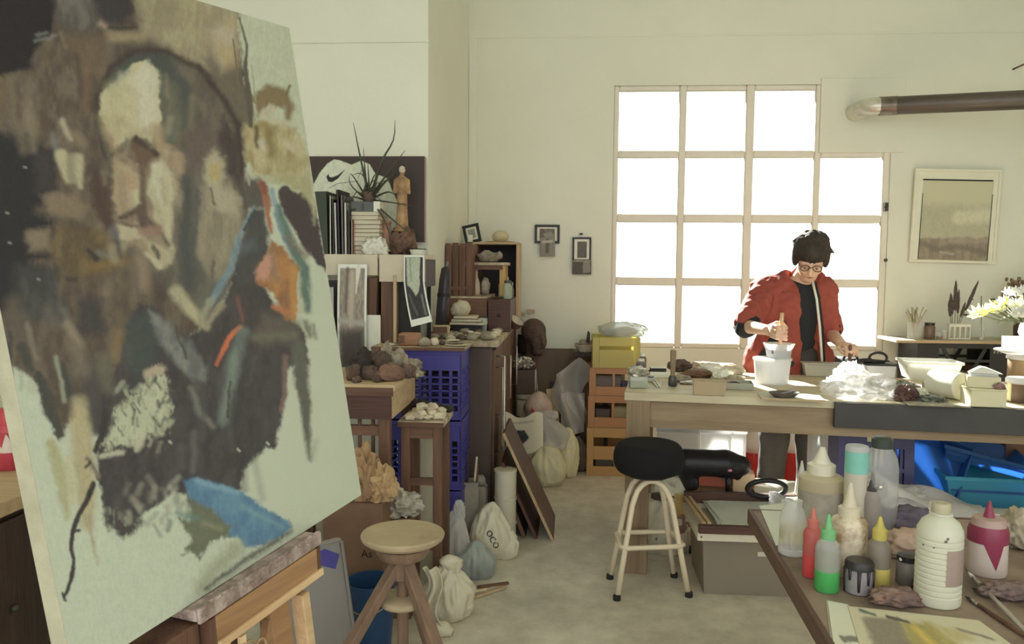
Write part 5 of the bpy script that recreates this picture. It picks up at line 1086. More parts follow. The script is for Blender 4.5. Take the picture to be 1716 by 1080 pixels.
# ================================================================ along the far wall
HARD = mat('brown_hardboard', (112,92,72), (98,80,62), rough=.7, scale=3, g=1.6)
x0 = W(884, 650, 5.96).x; zt1 = W(930, 586, 5.96).z
hbp = T('hardboard_sheet', 'brown hardboard panel leaning on the far wall behind the bags', 'panel', (x0, 5.955, 0), rot=(R_(-1.2),0,0)); O('panel', MB().box(-.05, .72, 0, .006, 0, zt1), HARD, hbp); O('top_edge', MB().box(-.05, .72, -.002, .008, zt1, zt1+.006), BROWNX, hbp)
for i, (pxa, pya, pxb, pyb, Y, w, m, l) in enumerate([(935,760,924,652,5.62,.075,PALEWOODZ,'pale plank leaning on the far wall behind the plastic bags'), (944,760,962,600,5.80,.06,BROWN,'dark brown plank slanting right against the hardboard panel'), (922,760,928,640,5.88,.045,DARKWOOD,'narrow dark plank standing close to the hardboard panel')]):
    A_, B_ = W(pxa, pya, Y), W(pxb, pyb, Y+.06); A_ = Vector((A_.x+(A_.x-B_.x)*.0, Y-.14+.05*i, .0)); one('plank', l, 'plank', MB().bar((0,0,.01), B_-A_, w, .016, up=(0,1,0)), m, A_, bevel=.002)
# pictures on the far wall
def pic(name, label, x0, y0, x1, y1, Y, fw, fm, paint, nu=60, nv=60, tilt=0, matw=.0):
    a, b_ = W(x0, y1, Y), W(x1, y0, Y); w, h = b_.x-a.x, b_.z-a.z
    o = T(name, label, 'picture', ((a.x+b_.x)/2, Y, a.z), rot=(R_(-.5), R_(tilt), 0))
    if fw:
        for q in [(-w/2,w/2,0,fw),(-w/2,w/2,h-fw,h),(-w/2,-w/2+fw,fw,h-fw),(w/2-fw,w/2,fw,h-fw)]: O('frame_bar', MB().box(q[0], q[1], -.012, .01, q[2], q[3]), fm, o, bevel=.002)
    print_sheet('picture_print', w-2*fw, h-2*fw, nu, nv, paint, PRINT, o, loc=(0, -.004, fw)); return o
def pa(U, V):
    p = Paint(U*100, V*80, (196,194,178), g=1.55, unit=.4); p.poly([(12,10),(88,10),(88,70),(12,70)], (84,80,74), soft=1.5, warp=0, ragged=0, c2=(110,106,98)); p.poly([(30,40),(70,25),(85,60),(40,65)], (130,126,116), soft=5); return p.c
def pa2(U, V):
    p = Paint(U*100, V*120, (120,116,108), g=1.55, unit=.5, ); p.line([(50,20),(48,90)], 24, (86,82,78), soft=8); p.line([(20,30),(80,24)], 16, (160,156,146), soft=8); return p.c
def pb2(U, V):
    p = Paint(U*90, V*100, (200,196,182), g=1.55, unit=.4); p.poly([(18,12),(74,12),(74,92),(18,92)], (82,78,74), soft=1.5, warp=0, ragged=0, c2=(96,92,86)); return p.c
def pb3(U, V):
    p = Paint(U*90, V*60, (78,74,70), g=1.55, unit=.4, ); p.poly([(50,5),(85,5),(85,50),(50,55)], (120,116,110), soft=8); p.line([(4,4),(86,4)], 4, (140,136,124), soft=2); return p.c
pic('wall_picture', 'small black-framed photograph on the far wall, left one of two', 896, 377, 938, 408, 5.985, .017, BLACKPL, pa)
pic('photo_card', 'small unframed grey photo stuck over the lower edge of the left wall picture', 905, 398, 930, 430, 5.965, 0, None, pa2, 30, 40)
pic('wall_picture', 'small black-framed photograph on the far wall, nearer the window', 959, 398, 991, 438, 5.985, .013, BLACKPL, pb2)
pic('photo_card', 'grey unframed photo pinned just below the picture nearer the window', 959, 436, 991, 460, 5.965, 0, None, pb3, 30, 20)
nl = T('picture_hook', 'little metal hook over the picture nearer the window', 'hook', W(974, 394, 5.985)); O('hook_plate', MB().box(-.012, .012, 0, .008, 0, .014), DARKMETAL, nl); O('hook_pin', MB().ell((0,-.004,.008), .006), DARKMETAL, nl)
def landscape(U, V):
    p = Paint(U*110, V*130, (168,166,140), g=1.65, unit=.5); p.poly([(-10,40),(120,40),(120,140),(-10,140)], (152,150,128), soft=20, warp=1); p.line([(60,60),(110,55)], 22, (172,170,146), soft=14)
    p.poly([(-10,92),(30,95),(60,92),(110,90),(120,140),(-10,140)], (116,108,96), soft=4, c2=(134,124,108)); p.line([(-5,100),(30,112),(60,106),(115,118)], 9, (104,97,88), soft=7, alpha=.8); p.line([(50,98),(105,96)], 8, (138,128,114), soft=6, alpha=.8); p.line([(36,116),(56,119)], 4, (150,146,130), soft=3, alpha=.7); return p.c
lpic = T('framed_landscape', 'large white-framed grey landscape picture on the wall right of the window', 'picture', (W(1597,440,5.95).x, 5.975, W(1597,441,5.95).z), rot=(R_(1.6), R_(1.0), 0))
lw_, lh_ = wid(1530,1664,5.95), wid(291,441,5.95)
WF = mat('white_frame_paint', (188,186,164), (182,180,158), rough=.6, g=1.75)
for q in [(-lw_/2,lw_/2,0,.02),(-lw_/2,lw_/2,lh_-.02,lh_),(-lw_/2,-lw_/2+.02,.02,lh_-.02),(lw_/2-.02,lw_/2,.02,lh_-.02)]: O('frame_bar', MB().box(q[0], q[1], -.012, .012, q[2], q[3]), WF, lpic, bevel=.003)
O('mount', MB().box(-lw_/2+.02, lw_/2-.02, -.002, .006, .02, lh_-.02), WF, lpic)
iw, ih = wid(1545,1653,5.95), wid(309,438,5.95); print_sheet('picture_print', iw, ih, 90, 110, landscape, PRINT, lpic, loc=(.004, -.0035, .016))
bl = MB(); bl.box(-iw/2, iw/2, -.006, -.003, ih+.010, ih+.020); bl.box(-iw/2+.002, -iw/2+.006, -.006, -.003, .016, ih-.08); bl.box(iw/2+.002, iw/2+.006, -.006, -.003, .016, ih-.08); bl.box(-iw/2, iw/2+.006, -.006, -.003, .012, .016)
O('black_rule', bl, BLACKPL, lpic)
# stove pipe
PIPE = mat('flue_pipe', (96,86,78), (78,70,64), rough=.42, metal=.55, scale=5, stretch=(.2,1,1), g=1.6)
fl = T('flue_pipe', 'long grey stove pipe running level along the wall above the picture', 'pipe', W(1478, 178, 5.74)); base = Vector(fl.location); e = W(1760, 165.5, 5.30)-base; d = e.normalized()
O('pipe_section', MB().tube([d*.07, d*.85], .060, 24), PIPE, fl, smooth=40); O('pipe_section', MB().tube([d*.86, d*2.1], .064, 24), PIPE, fl, smooth=40); O('joint_ring', MB().tube([d*.83, d*.875], .069, 24), PIPE, fl, smooth=40)
O('collar', MB().tube([d*-.02, d*.10], .063, 24), mat('flue_collar', (120,110,98), (86,78,70), rough=.35, metal=.7, scale=16, contrast=1.5, g=1.6), fl, smooth=40)
el = [Vector((0,0,0))+d*.0]
for i in range(9):
    a = math.pi/2*i/8; el.append(Vector((-.10*math.sin(a), .10*(1-math.cos(a)), 0)))
el.append(Vector((-.10, 6.02-base.y, 0))); O('elbow', MB().tube(el, .060, 24), mat('lit_flue', (190,184,168), (150,142,128), rough=.3, metal=.45, g=1.8), fl, smooth=40)  # elbow paler than the pipe: the light it catches is in its colour
O('wall_rose', MB().tube([Vector((-.10, 5.985-base.y, 0)), Vector((-.10, 5.999-base.y, 0))], .085, 24), WF, fl, smooth=40)
# twig hanging by the right
one('dry_twig', 'thin dry twig sticking out from the wall at the upper right', 'twig', MB().tube([(0,0,0),(.04,-.1,.02),(.09,-.2,.0),(.14,-.3,-.04)], [.006,.005,.004,.002], 6).tube([(.04,-.1,.02),(.05,-.16,.06)], [.004,.002], 5), BROWN, (W(1696,117,6.0).x, 5.99, W(1696,117,6.0).z), smooth=True)

# ---- bags, pail, sculpted head at the dresser's far end
pl = T('white_pail', 'pale lidded pail standing past the end of the dresser', 'pail', (-.295, 5.6, 0)); pz = W(872, 661, 5.55).z
O('pail_wall', MB().lathe([(.066,0),(.076,pz-.04),(0,pz-.04)], 28), CAN_, pl, smooth=40); O('lid', MB().lathe([(.0,pz),(.08,pz),(.082,pz-.03),(.076,pz-.032)], 28), mat('greenish_lid', (156,156,130), rough=.5, g=1.6), pl, smooth=40); O('bail', MB().tube([(.08,0,pz-.05),(.088,-.04,pz-.10),(.06,-.08,pz-.15),(0,-.095,pz-.17),(-.06,-.07,pz-.15)], .003, 6), DARKMETAL, pl, smooth=True)
mb_ = T('metal_box', 'dark brown metal box standing on the lidded pail', 'box', (-.29, 5.53, pz+.001)); mbz = W(877,620,5.55).z-pz; O('box_body', MB().box(-.075, .055, 0, .14, 0, mbz), mat('brown_tin', (74,58,42), (58,46,36), rough=.4, g=1.5), mb_, bevel=.003); O('bright_edge', MB().box(.055, .062, -.002, .142, 0, mbz+.004), mat('steel', (150,144,130)), mb_)
O('wire_stay', MB().tube([(.062,0,mbz),(.075,0,.0),(.072,0,-.06)], .003, 6), mat('steel', (150,144,130)), mb_, smooth=True)
FOIL = mat('crumpled_foil', (176,172,160), (130,126,116), rough=.3, metal=.7, scale=10, bump=.6, bscale=20, g=1.6)
one('foil_ball', 'shiny crumpled foil wrap on top of the dark metal box', 'foil', lump((.06,.05,.04), 401, .35, 2.2, 4, crease=.6), FOIL, (W(876,618,5.55).x, 5.6, pz+mbz+.006), smooth=35)
def skull():
    s = SDF((-.12,-.14,-.16), (.12,.14,.15), .006); s.ell((0,.01,.04), (.085,.10,.09), .02); s.ell((0,-.06,-.03), (.06,.055,.07), .03); s.ell((0,-.05,-.10), (.042,.05,.035), .03)
    for q in (-.036,.036): s.ell((q,-.115,.0), (.024,.03,.02), .01, 's')
    s.cap((0,-.10,.02), (0,-.13,-.035), .014, .018, .015); s.cap((-.03,-.10,-.085), (.03,-.10,-.085), .006, .006, .004, 's'); s.cap((0,.02,-.06), (0,.03,-.15), .05, .05, .03); return s.mesh(1)
hdz = W(895, 567, 5.62)
hd_ = T('carved_head', 'dark brown carved head on a post past the dresser end', 'sculpture', (hdz.x-.005, 5.74, 0)); O('head', skull(), mat('dark_clay', (88,68,56), (62,50,44), rough=.8, scale=16, bump=.6, g=1.6), hd_, smooth=True, loc=(0,0,hdz.z), rot=(0,0,R_(35)))
O('post', MB().tube([(.02,.02,.02),(.0,.02,hdz.z-.1)], .014, 8), BROWN, hd_, smooth=True); O('foot', MB().box(-.07, .11, -.07, .11, 0, .02), BROWN, hd_, bevel=.003)
for k, (px, py) in enumerate([(872,527),(889,522)]):
    o = T('foam_brush', ['foam-headed brush standing in the pot behind the dresser end, left one', 'foam-headed brush standing in the pot behind the dresser end, right one'][k], 'brush', (W(px,560,5.9).x, 5.935, .80)); h = W(px,py,5.9).z-.8; O('handle', MB().tube([(0,0,0),(0,0,h)], .005, 6), PAPER, o, smooth=True); O('foam_head', MB().box(-.03, .03, -.012, .012, h-.02, h+.012), mat('tan_foam', (160,146,120), rough=.95, g=1.6), o, bevel=.004)
pt_ = T('brush_pot', 'dark pot on a stand behind the carved head holding two foam brushes', 'pot', (W(881,560,5.9).x, 5.935, 0)); O('pot_body', MB().lathe([(.05,.78),(.06,.79),(.06,.92),(.055,.92),(.05,.795),(0,.795)], 18), DARKWOOD, pt_, smooth=40); O('stand', MB().box(-.04, .04, -.04, .04, 0, .78), DARKWOOD, pt_)
PINKB = mat('pinkish_bag', (168,148,132), (144,122,110), rough=.6, scale=6, bump=.3, bscale=14, g=1.6)
pk = T('round_bundle', 'round pinkish bundle with a red patch beside the lidded pail', 'bundle', (W(902, 690, 5.45).x, 5.42, .40)); O('bundle', lump((.095,.09,.10), 411, .15, 1.3, 4), PINKB, pk, smooth=True); O('red_patch', lump((.016,.012,.035), 413, .3, 2, 2), RED, pk, smooth=True, loc=(-.03,-.078,.03));
bag('plastic_bag', 'large cloudy plastic bag heaped below the pinkish bundle', 912, 735, 5.28, (.17,.12,.13), 420, BAGF, z=.21)
YB = mat('cream_bag', (186,182,142), (160,154,118), rough=.45, scale=4, bump=.35, bscale=9, g=1.7)
bag('plastic_bag', 'cream plastic bag standing on the floor in front of the cloudy bag', 915, 808, 5.2, (.14,.11,.16), 426, YB, knot=False)
bag('plastic_bag', 'pale limp bag sagging right of the cream bag', 950, 800, 5.4, (.09,.07,.20), 431, YB, knot=False, crease=.6)
bag('plastic_bag', 'dark green bag in shadow beside the dresser flank', 868, 755, 5.05, (.10,.09,.17), 436, mat('dark_green_bag', (58,60,52), (46,48,44), rough=.4, bump=.4, bscale=12, g=1.5), knot=False, z=.0)
bag('plastic_bag', 'grey bag bulging at the foot of the orange crates', 968, 770, 5.58, (.075,.07,.14), 438, mat('dull_grey_bag', (120,104,86), (92,80,68), rough=.5, bump=.4, bscale=12, g=1.5), knot=False)
sh_ = T('film_sheet', 'clear plastic sheet crumpled upright beside the orange crates', 'sheet', (W(955, 740, 5.55).x, 5.56, .28)); O('film', MB().grid(lambda u, v: ((u-.5)*(.16+.10*v)+.03*math.sin(v*8), .05*math.sin(u*7+v*4)+.03*math.sin(v*11), .52*v*(1-.35*abs(u-.62))), 20, 30), BAGF, sh_, smooth=True); O('film_fold', MB().grid(lambda u, v: ((u-.4)*.16, -.06+.04*math.sin(u*8+v*5), .28*v), 16, 20), BAGF, sh_, smooth=True)
# low stand with pale bowl
lt = T('low_stand', 'small dark stand with a pale bowl on it left of the yellow crate', 'stand', (W(985, 600, 5.72).x, 5.7, 0)); lz = W(985, 591, 5.7).z
O('stand_top', MB().box(-.10, .16, -.02, .24, lz-.03, lz), DARKWOOD, lt, bevel=.003)
for x in (-.08,.12):
    for y in (0,.2): O('leg', MB().box(x, x+.03, y, y+.03, 0, lz-.03), DARKWOOD, lt)
bo = T('pale_bowl', 'pale clay bowl on the small dark stand', 'bowl', (W(982, 588, 5.7).x, 5.74, lz+.001)); O('bowl_body', MB().lathe([(0,0),(.05,0),(.085,.05),(.08,.052),(.046,.01),(0,.012)], 22), PLASTER, bo, smooth=50); O('contents', lump((.06,.06,.03), 440, .4, 2, 3, crease=.4), STONE, bo, loc=(0,0,.03), smooth=35); O('dark_spout', MB().prism([(0,0),(.03,.0),(.032,.08),(.015,.095)], -.01, .01, 'y'), DARKWOOD, bo, loc=(-.005,-.05,.06), bevel=.003)

# ---- orange and yellow crates beside the table leg
ORANGE = film('orange_crate_plastic', (158,110,62), .92, .4, .12, g=1.7); ORANGE2 = film('amber_crate_plastic', (166,128,66), .92, .4, .12, g=1.7); YELLOW = film('yellow_crate_plastic', (180,172,96), .66, .4, .3, g=1.7)
def fruit_crate(name, label, xl, xr, Y, z0, z1, m, d=.32, gaps=((.32,.78),), mid=True, contents=()):
    t = T(name, label, 'crate', ((xl+xr)/2, Y, z0), group='plastic crates stacked at the table end'); w = xr-xl; h = z1-z0
    for s in range(4):
        mb = MB(); L = w if s < 2 else d
        def seg(a, b, c, e):
            if s == 0: mb.box(-w/2+a, -w/2+b, 0, .01, c, e)
            elif s == 1: mb.box(-w/2+a, -w/2+b, d-.01, d, c, e)
            elif s == 2: mb.box(-w/2, -w/2+.01, .01+a*.94, .01+b*.94, c, e)
            else: mb.box(w/2-.01, w/2, .01+a*.94, .01+b*.94, c, e)
        p = .045*min(1, L/.3); prev = 0
        seg(0, p, 0, h); seg(L-p, L, 0, h)
        for g0, g1 in gaps:
            seg(p, L-p, prev*h, g0*h); prev = g1
        seg(p, L-p, prev*h, h)
        if mid:
            for g0, g1 in gaps[:1]: seg(L/2-.008, L/2+.008, g0*h, g1*h)
        O('crate_wall', mb, m, t, bevel=.0015)
    O('crate_floor', MB().box(-w/2+.01, w/2-.01, .01, d-.01, 0, .01), m, t)
    return t
CY = 5.44; xl, xr = W(984, 700, CY).x, W(1056, 700, CY).x+.05
zz = [0] + [W(1020, y, CY).z for y in (718, 664, 617)]
fruit_crate('fruit_crate', 'amber plastic crate at the bottom of the stack by the table leg', xl, xr, CY, 0, zz[1], ORANGE2, gaps=((.20,.34),(.62,.80)), mid=False)
fruit_crate('fruit_crate', 'orange plastic crate second from the floor, holding jars', xl+.005, xr, CY, zz[1]+.002, zz[2], ORANGE)
fruit_crate('fruit_crate', 'orange plastic crate third from the floor, with a grey tray inside', xl+.010, xr, CY, zz[2]+.002, zz[3], ORANGE)
zy = zz[3]+.002; yx0, yx1 = W(993, 590, CY-.02).x, W(1073, 590, CY-.02).x; zy1 = W(1030, 566, CY).z
yc = fruit_crate('fruit_crate', 'yellow-green plastic crate on top with one long dark slot', yx0, yx1, CY-.02, zy, zy1, YELLOW, gaps=((.60,.72),), mid=False)
for k, (dx, w, h, c, l) in enumerate([(-.08,.06,.075,(126,96,56),'brown clod inside the yellow crate'),(.02,.04,.06,(150,140,80),'ochre packet inside the yellow crate'),(.085,.055,.07,(74,124,52),'green packet inside the yellow crate, at right')]):
    one('packet', l, 'packet', lump((w/2+.01,.04,h*.8), 450+k, .15, 1.5, 2), cm('packet%d' % k, c, g=1.6), ((yx0+yx1)/2+dx, CY+.08, zy+.0115), smooth=True)
for k, (dx, z_, w, h, d_, c, l) in enumerate([(-.04,zz[2]+.014,.2,.10,.16,(120,112,106),'grey tray inside the third crate from the floor'),(.05,zz[2]+.014,.06,.05,.14,(92,76,122),'purple box inside the third crate'),(-.06,zz[1]+.014,.10,.09,.14,(96,84,76),'dark jar box inside the second crate from the floor'),(.06,zz[1]+.014,.10,.11,.14,(170,156,110),'pale jar box inside the second crate'),(.05,.014,.07,.06,.14,(180,160,110),'cream tub inside the bottom crate'),(-.05,.014,.12,.09,.16,(110,98,84),'dull grey box inside the bottom crate')]):
    if k == 1: dx = .095
    o = T('stored_tub', l, 'tub', ((xl+xr)/2+dx, CY+.10, z_)); O('tub_body', MB().box(-w/2, w/2, 0, d_, 0, h), cm('tub%d' % k, c, g=1.6), o, bevel=.006); O('tub_lid', MB().box(-w/2-.004, w/2+.004, -.004, d_+.004, h, h+.01), cm('tub%d' % k, c), o, bevel=.003)
wr = T('wrapped_parcel', 'long clear plastic-wrapped parcel lying on the yellow crate', 'parcel', (W(1044, 565, CY).x, CY+.08, zy1+.001)); pl_ = lump((.145,.085,.055), 460, .16, 2.0, 4, crease=.3); O('plastic_wrap', pl_, film('wrap', (190,196,186), .6, .2, .4, g=1.6, bump=.5, bscale=12), wr, smooth=True); O('dark_end', lump((.03,.06,.035), 461, .2, 2, 3), mat('wrapped_stuff', (96,98,92), (130,130,120), scale=12, g=1.6), wr, loc=(-.09,0,.008), smooth=True); O('grey_contents', lump((.085,.06,.035), 463, .2, 2, 3), mat('wrapped_pale', (170,170,156), (140,140,126), scale=12, g=1.6), wr, loc=(.02,0,.008), smooth=True)

# ---- plank shelf on black crates at the right
PY = 5.62; pz_ = W(1600, 571, PY).z; pxl, pxr = W(1500, 571, PY).x, W(1716, 571, PY).x+.25
ps = T('plank_shelf', 'thin pale plank laid over black crates right of the window', 'shelf', (pxl, PY-.02, pz_-.02)); O('plank', MB().box(0, pxr-pxl, 0, .34, 0, .02), mat('bleached_plank', (166,160,134), (146,138,114), rough=.8, scale=6, stretch=(.1,1,1), g=1.6), ps, bevel=.003); O('front_edge', MB().box(0, pxr-pxl, -.004, 0, .002, .019), PALEWOOD, ps)
BCR = mat('black_crate', (54,54,50), (44,44,42), rough=.45, g=1.4)
bxl, bxr = W(1537, 600, PY).x, W(1690, 600, PY).x; bw_ = bxr-bxl; hb_ = (pz_-.022)/3
def black_crate(label, z, first=None):
    if first: return dup(first, (bxl+bw_/2, PY, z), label=label)
    t = T('black_crate', label, 'crate', (bxl+bw_/2, PY, z), group='black crates under the plank'); h = hb_-.002; w = bw_; d = .32
    for s in (0, d-.012):
        m1 = MB(); m1.box(-w/2, w/2, s, s+.012, 0, h*.34).box(-w/2, w/2, s, s+.012, h-.03, h).box(-w/2, -w/2+.14, s, s+.012, h*.34, h-.03).box(w/2-.12, w/2, s, s+.012, h*.34, h-.03)
        m1.bar((-w/2+.17, s+.006, h-.03), (-w/2+.26, s+.006, h*.34), .022, .010, up=(0,1,0)).bar((w/2-.15, s+.006, h-.03), (w/2-.24, s+.006, h*.34), .022, .010, up=(0,1,0)); m1.box(-w/2+.14, w/2-.12, s, s+.012, h*.60, h*.66)
        O('crate_wall', m1, BCR, t)
    for s in (-w/2, w/2-.012): O('crate_end', MB().box(s, s+.012, .012, d-.012, 0, h), BCR, t)
    O('crate_floor', MB().box(-w/2+.012, w/2-.012, .012, d-.012, 0, .012), BCR, t)
    pb_ = MB()
    for i in range(4): pb_.prism([(w/2-.10+.022*i, h-.06),(w/2-.088+.022*i, h-.06),(w/2-.084+.022*i, h-.035),(w/2-.096+.022*i, h-.035)], -.001, .0, 'y')
    O('moulded_marks', pb_, mat('worn_grey', (130,130,118), g=1.5), t); return t
bc = black_crate('black plastic crate directly under the pale plank', 2*hb_); black_crate('black plastic crate in the middle under the plank', hb_, bc); black_crate('black plastic crate on the floor at the bottom under the plank', 0, bc)
for k, (dx, w, h, m) in enumerate([(-.12,.10,.055,PALEWOOD),(.02,.12,.06,CREAM),(.15,.14,.11,BROWNX)]):
    o = T('crate_parcel', ['tan block inside the top black crate', 'cream bundle inside the top black crate', 'dark brown box inside the top black crate'][k], 'parcel', (bxl+bw_/2+dx, PY+.05, 2*hb_+.0125)); O('parcel_body', MB().box(-w/2, w/2, 0, .18, 0, h+.03), m, o, bevel=.005); O('parcel_flap', MB().box(-w/2, w/2, 0, .18, h+.031, h+.036), m, o)
GLS = film('thin_glass', (200,205,195), .28, .05, .2, g=1.6)
ZP = pz_+.001
def on_plank(px, dy=.1): return Vector((W(px, 565, PY+dy).x, PY+dy, ZP))
def pm(n): return n*PY/F
bk_ = T('glass_beaker', 'glass beaker of pale dried grasses on the plank, nearest the window', 'beaker', on_plank(1532, .08)); O('glass_wall', MB().lathe([(.0,0),(.045,0),(.048,.10),(.05,.115)], 20, open_=True), GLS, bk_, smooth=40)
dg_ = MB(); r = random.Random(31)
for i in range(40): a = r.uniform(0,6.28); q = r.uniform(.01,.07); h = r.uniform(.14,.22); dg_.tube([(0,0,.004),(q*.4*math.cos(a),q*.4*math.sin(a),h*.6),(q*math.cos(a),q*math.sin(a),h)], [.0018,.0016,.004], 4)
O('dried_grass', dg_, mat('pale_grass', (158,152,120), (130,126,98), g=1.6), bk_, kind='stuff')
jb = T('brown_jar', 'brown glass jar with black lid on the plank', 'jar', on_plank(1557, .08)); O('jar_body', MB().lathe([(0,0),(.034,0),(.036,.005),(.036,.085),(.03,.095)], 20), mat('amber_glass', (104,84,66), (90,74,60), rough=.2, g=1.5), jb, smooth=40); O('lid', MB().lathe([(.033,.095),(.033,.112),(0,.113)], 18), BLACKPL, jb, smooth=40)
for k, px in enumerate((1573, 1582, 1645)):
    o = T('small_glass', ['tiny glass pot right of the brown jar on the plank', 'second tiny glass pot right of the brown jar', 'clear narrow vial with a single dark stem on the plank'][k], 'glass', on_plank(px, .06)); h = [.05,.06,.16][k]; O('glass_wall', MB().lathe([(0,0),(.016,0),(.018,h)], 14, open_=True), GLS, o, smooth=40); O('contents', MB().lathe([(0,.003),(.013,.003),(.013,h*.4),(0,h*.4)], 12), [BROWN, PALEWOOD, GLS][k], o)
    if k == 2: O('stem', MB().tube([(0,0,.02),(-.01,0,.2),(-.016,.0,.3)], .003, 5), mat('dark_green_stem', (80,84,66), g=1.5), o, smooth=True)
tr = T('tube_rack', 'white test-tube rack holding brushes on the plank', 'rack', on_plank(1606, .10)); rw = pm(34)
O('rack_top', MB().box(-rw/2, rw/2, -.02, .02, .085, .105), PAPER, tr, bevel=.002); O('rack_base', MB().box(-rw/2, rw/2, -.02, .02, 0, .008), PAPER, tr)
for i in range(5): O('rack_post', MB().box(-rw/2+i*rw/4.0-.003*(i == 4)-.003*(i > 0), -rw/2+i*rw/4.0+.006-.006*(i == 4), -.018, .018, .008, .085), PAPER, tr)
fb = T('feather_bunch', 'bunch of dark feathers standing in the white rack', 'feathers', on_plank(1600, .10)+Vector((0,0,.108))); 
for k, (dx, h, w, tx) in enumerate([(-.02,.21,.03,-.02),(-.005,.30,.028,-.005),(.012,.24,.022,.0),(.03,.30,.026,.11),(-.03,.16,.024,-.02),(.02,.15,.02,.04)]):
    m1 = MB(); m1.tube([(dx,0,0),(dx+tx*.5,0,h*.6),(dx+tx,0,h)], [.002,.002,.001], 4)
    m1.grid(lambda u, v: (dx+tx*(.3+.7*v)+(u-.5)*w*(math.sin(math.pi*min(1, .15+v*.85))**.6), .002*math.sin(v*20), h*(.3+.7*v)), 4, 12); O('feather', m1, mat('dark_feather', (84,72,64), (64,56,52), rough=.9, scale=30, g=1.5), fb)
for k, (px, py) in enumerate([(1627,502),(1664,502),(1618,528),(1630,528)]):
    o = T('wall_pin', ['small dark pin on the wall, upper one above the rack', 'small pale hook on the wall right of the vial', 'small dark pin lower left above the rack', 'small dark pin lower right above the rack'][k], 'pin', W(px, py, 5.99)); O('pin_head', MB().ell((0,0,0), (.018,.008,.006)), DARKMETAL, o, smooth=True); O('pin_shank', MB().box(-.003, .003, 0, .012, -.003, .003), DARKMETAL, o)
dry = T('dried_bouquet', 'brown dried flower bouquet in a dark jar at the right end of the plank', 'bouquet', on_plank(1712, .16)); O('jar_body', MB().lathe([(0,0),(.05,0),(.055,.10),(.04,.14),(0,.14)], 18), DARKWOOD, dry, smooth=40)
m1 = MB(); r = random.Random(17)
for i in range(90):
    a = r.uniform(0,6.28); q = r.uniform(.02,.15); h = r.uniform(.25,.42); m1.tube([(0,0,.12),(q*.5*math.cos(a),q*.4*math.sin(a),h*.6),(q*math.cos(a),q*.6*math.sin(a),h)], [.002,.002,.001], 4); lump((.012,.012,.016), i, .4, 2, 1, flat=False, mb=m1, c=(q*math.cos(a),q*.6*math.sin(a),h))
O('dried_flowers', m1, mat('dried_brown', (134,112,82), (96,78,58), rough=.95, scale=20, g=1.6), dry, kind='stuff')
# ================================================================ the long worktable
ZT = .85; TA = R_(-7); TP = Vector((.265, 3.70, 0)); TL, TD = 2.7, .86
TM = Matrix.Translation(TP) @ Matrix.Rotation(TA, 4, 'Z')
OLDW = wood('old_grey_wood', (140,120,90), (108,88,62), 'x', 3, rough=.75, g=1.7); OLDWZ = wood('old_grey_wood_upright', (136,114,84), (104,84,58), 'z', 3, rough=.75, g=1.6)
TOPW = mat('worktable_top', (176,166,136), (146,132,102), rough=.6, scale=5, stretch=(.25,1,1), contrast=1.3, bump=.2, bscale=40, g=1.75)
BLKPLANK = mat('black_painted_plank', (56,54,54), (66,64,62), rough=.5, scale=3, contrast=1.6, g=1.4)
wt = T('worktable', 'long old wooden worktable crowded with tools, a black plank along its front', 'table', TP, rz=TA)
nb = 4
for i in range(nb): O('top_board', MB().box(-.01, TL, TD*i/nb+.001, TD*(i+1)/nb-.001, ZT-.035, ZT), TOPW, wt, bevel=.002)
O('front_apron', MB().box(.10, TL, .02, .055, ZT-.16, ZT-.035), OLDW, wt, bevel=.003); O('back_apron', MB().box(.10, TL, TD-.055, TD-.02, ZT-.14, ZT-.035), OLDW, wt)
O('side_apron', MB().box(.02, .055, .10, TD-.10, ZT-.14, ZT-.035), OLDW, wt)
xbl = (TM.inverted() @ atZ(1410, 690, ZT-.02)).x
O('black_plank', MB().box(xbl, TL, -.022, .018, ZT-.115, ZT-.004), BLKPLANK, wt, bevel=.002)
for x in (.0, 1.78, TL-.12):
    for y in (.0, TD-.11): O('leg', MB().box(x, x+.108, y, y+.108, 0, ZT-.035), OLDWZ, wt, bevel=.004)
O('lower_shelf', MB().box(.34, TL-.1, .30, TD-.11, .27, .295), OLDW, wt)
O('shelf_rail', MB().box(.34, TL-.1, .275, .30, .255, .295), BROWNX, wt)
def tb(px, py, z=ZT): return atZ(px, py, z)+Vector((0,0,.001))
def sz(n, p): return n*depth(p)/F
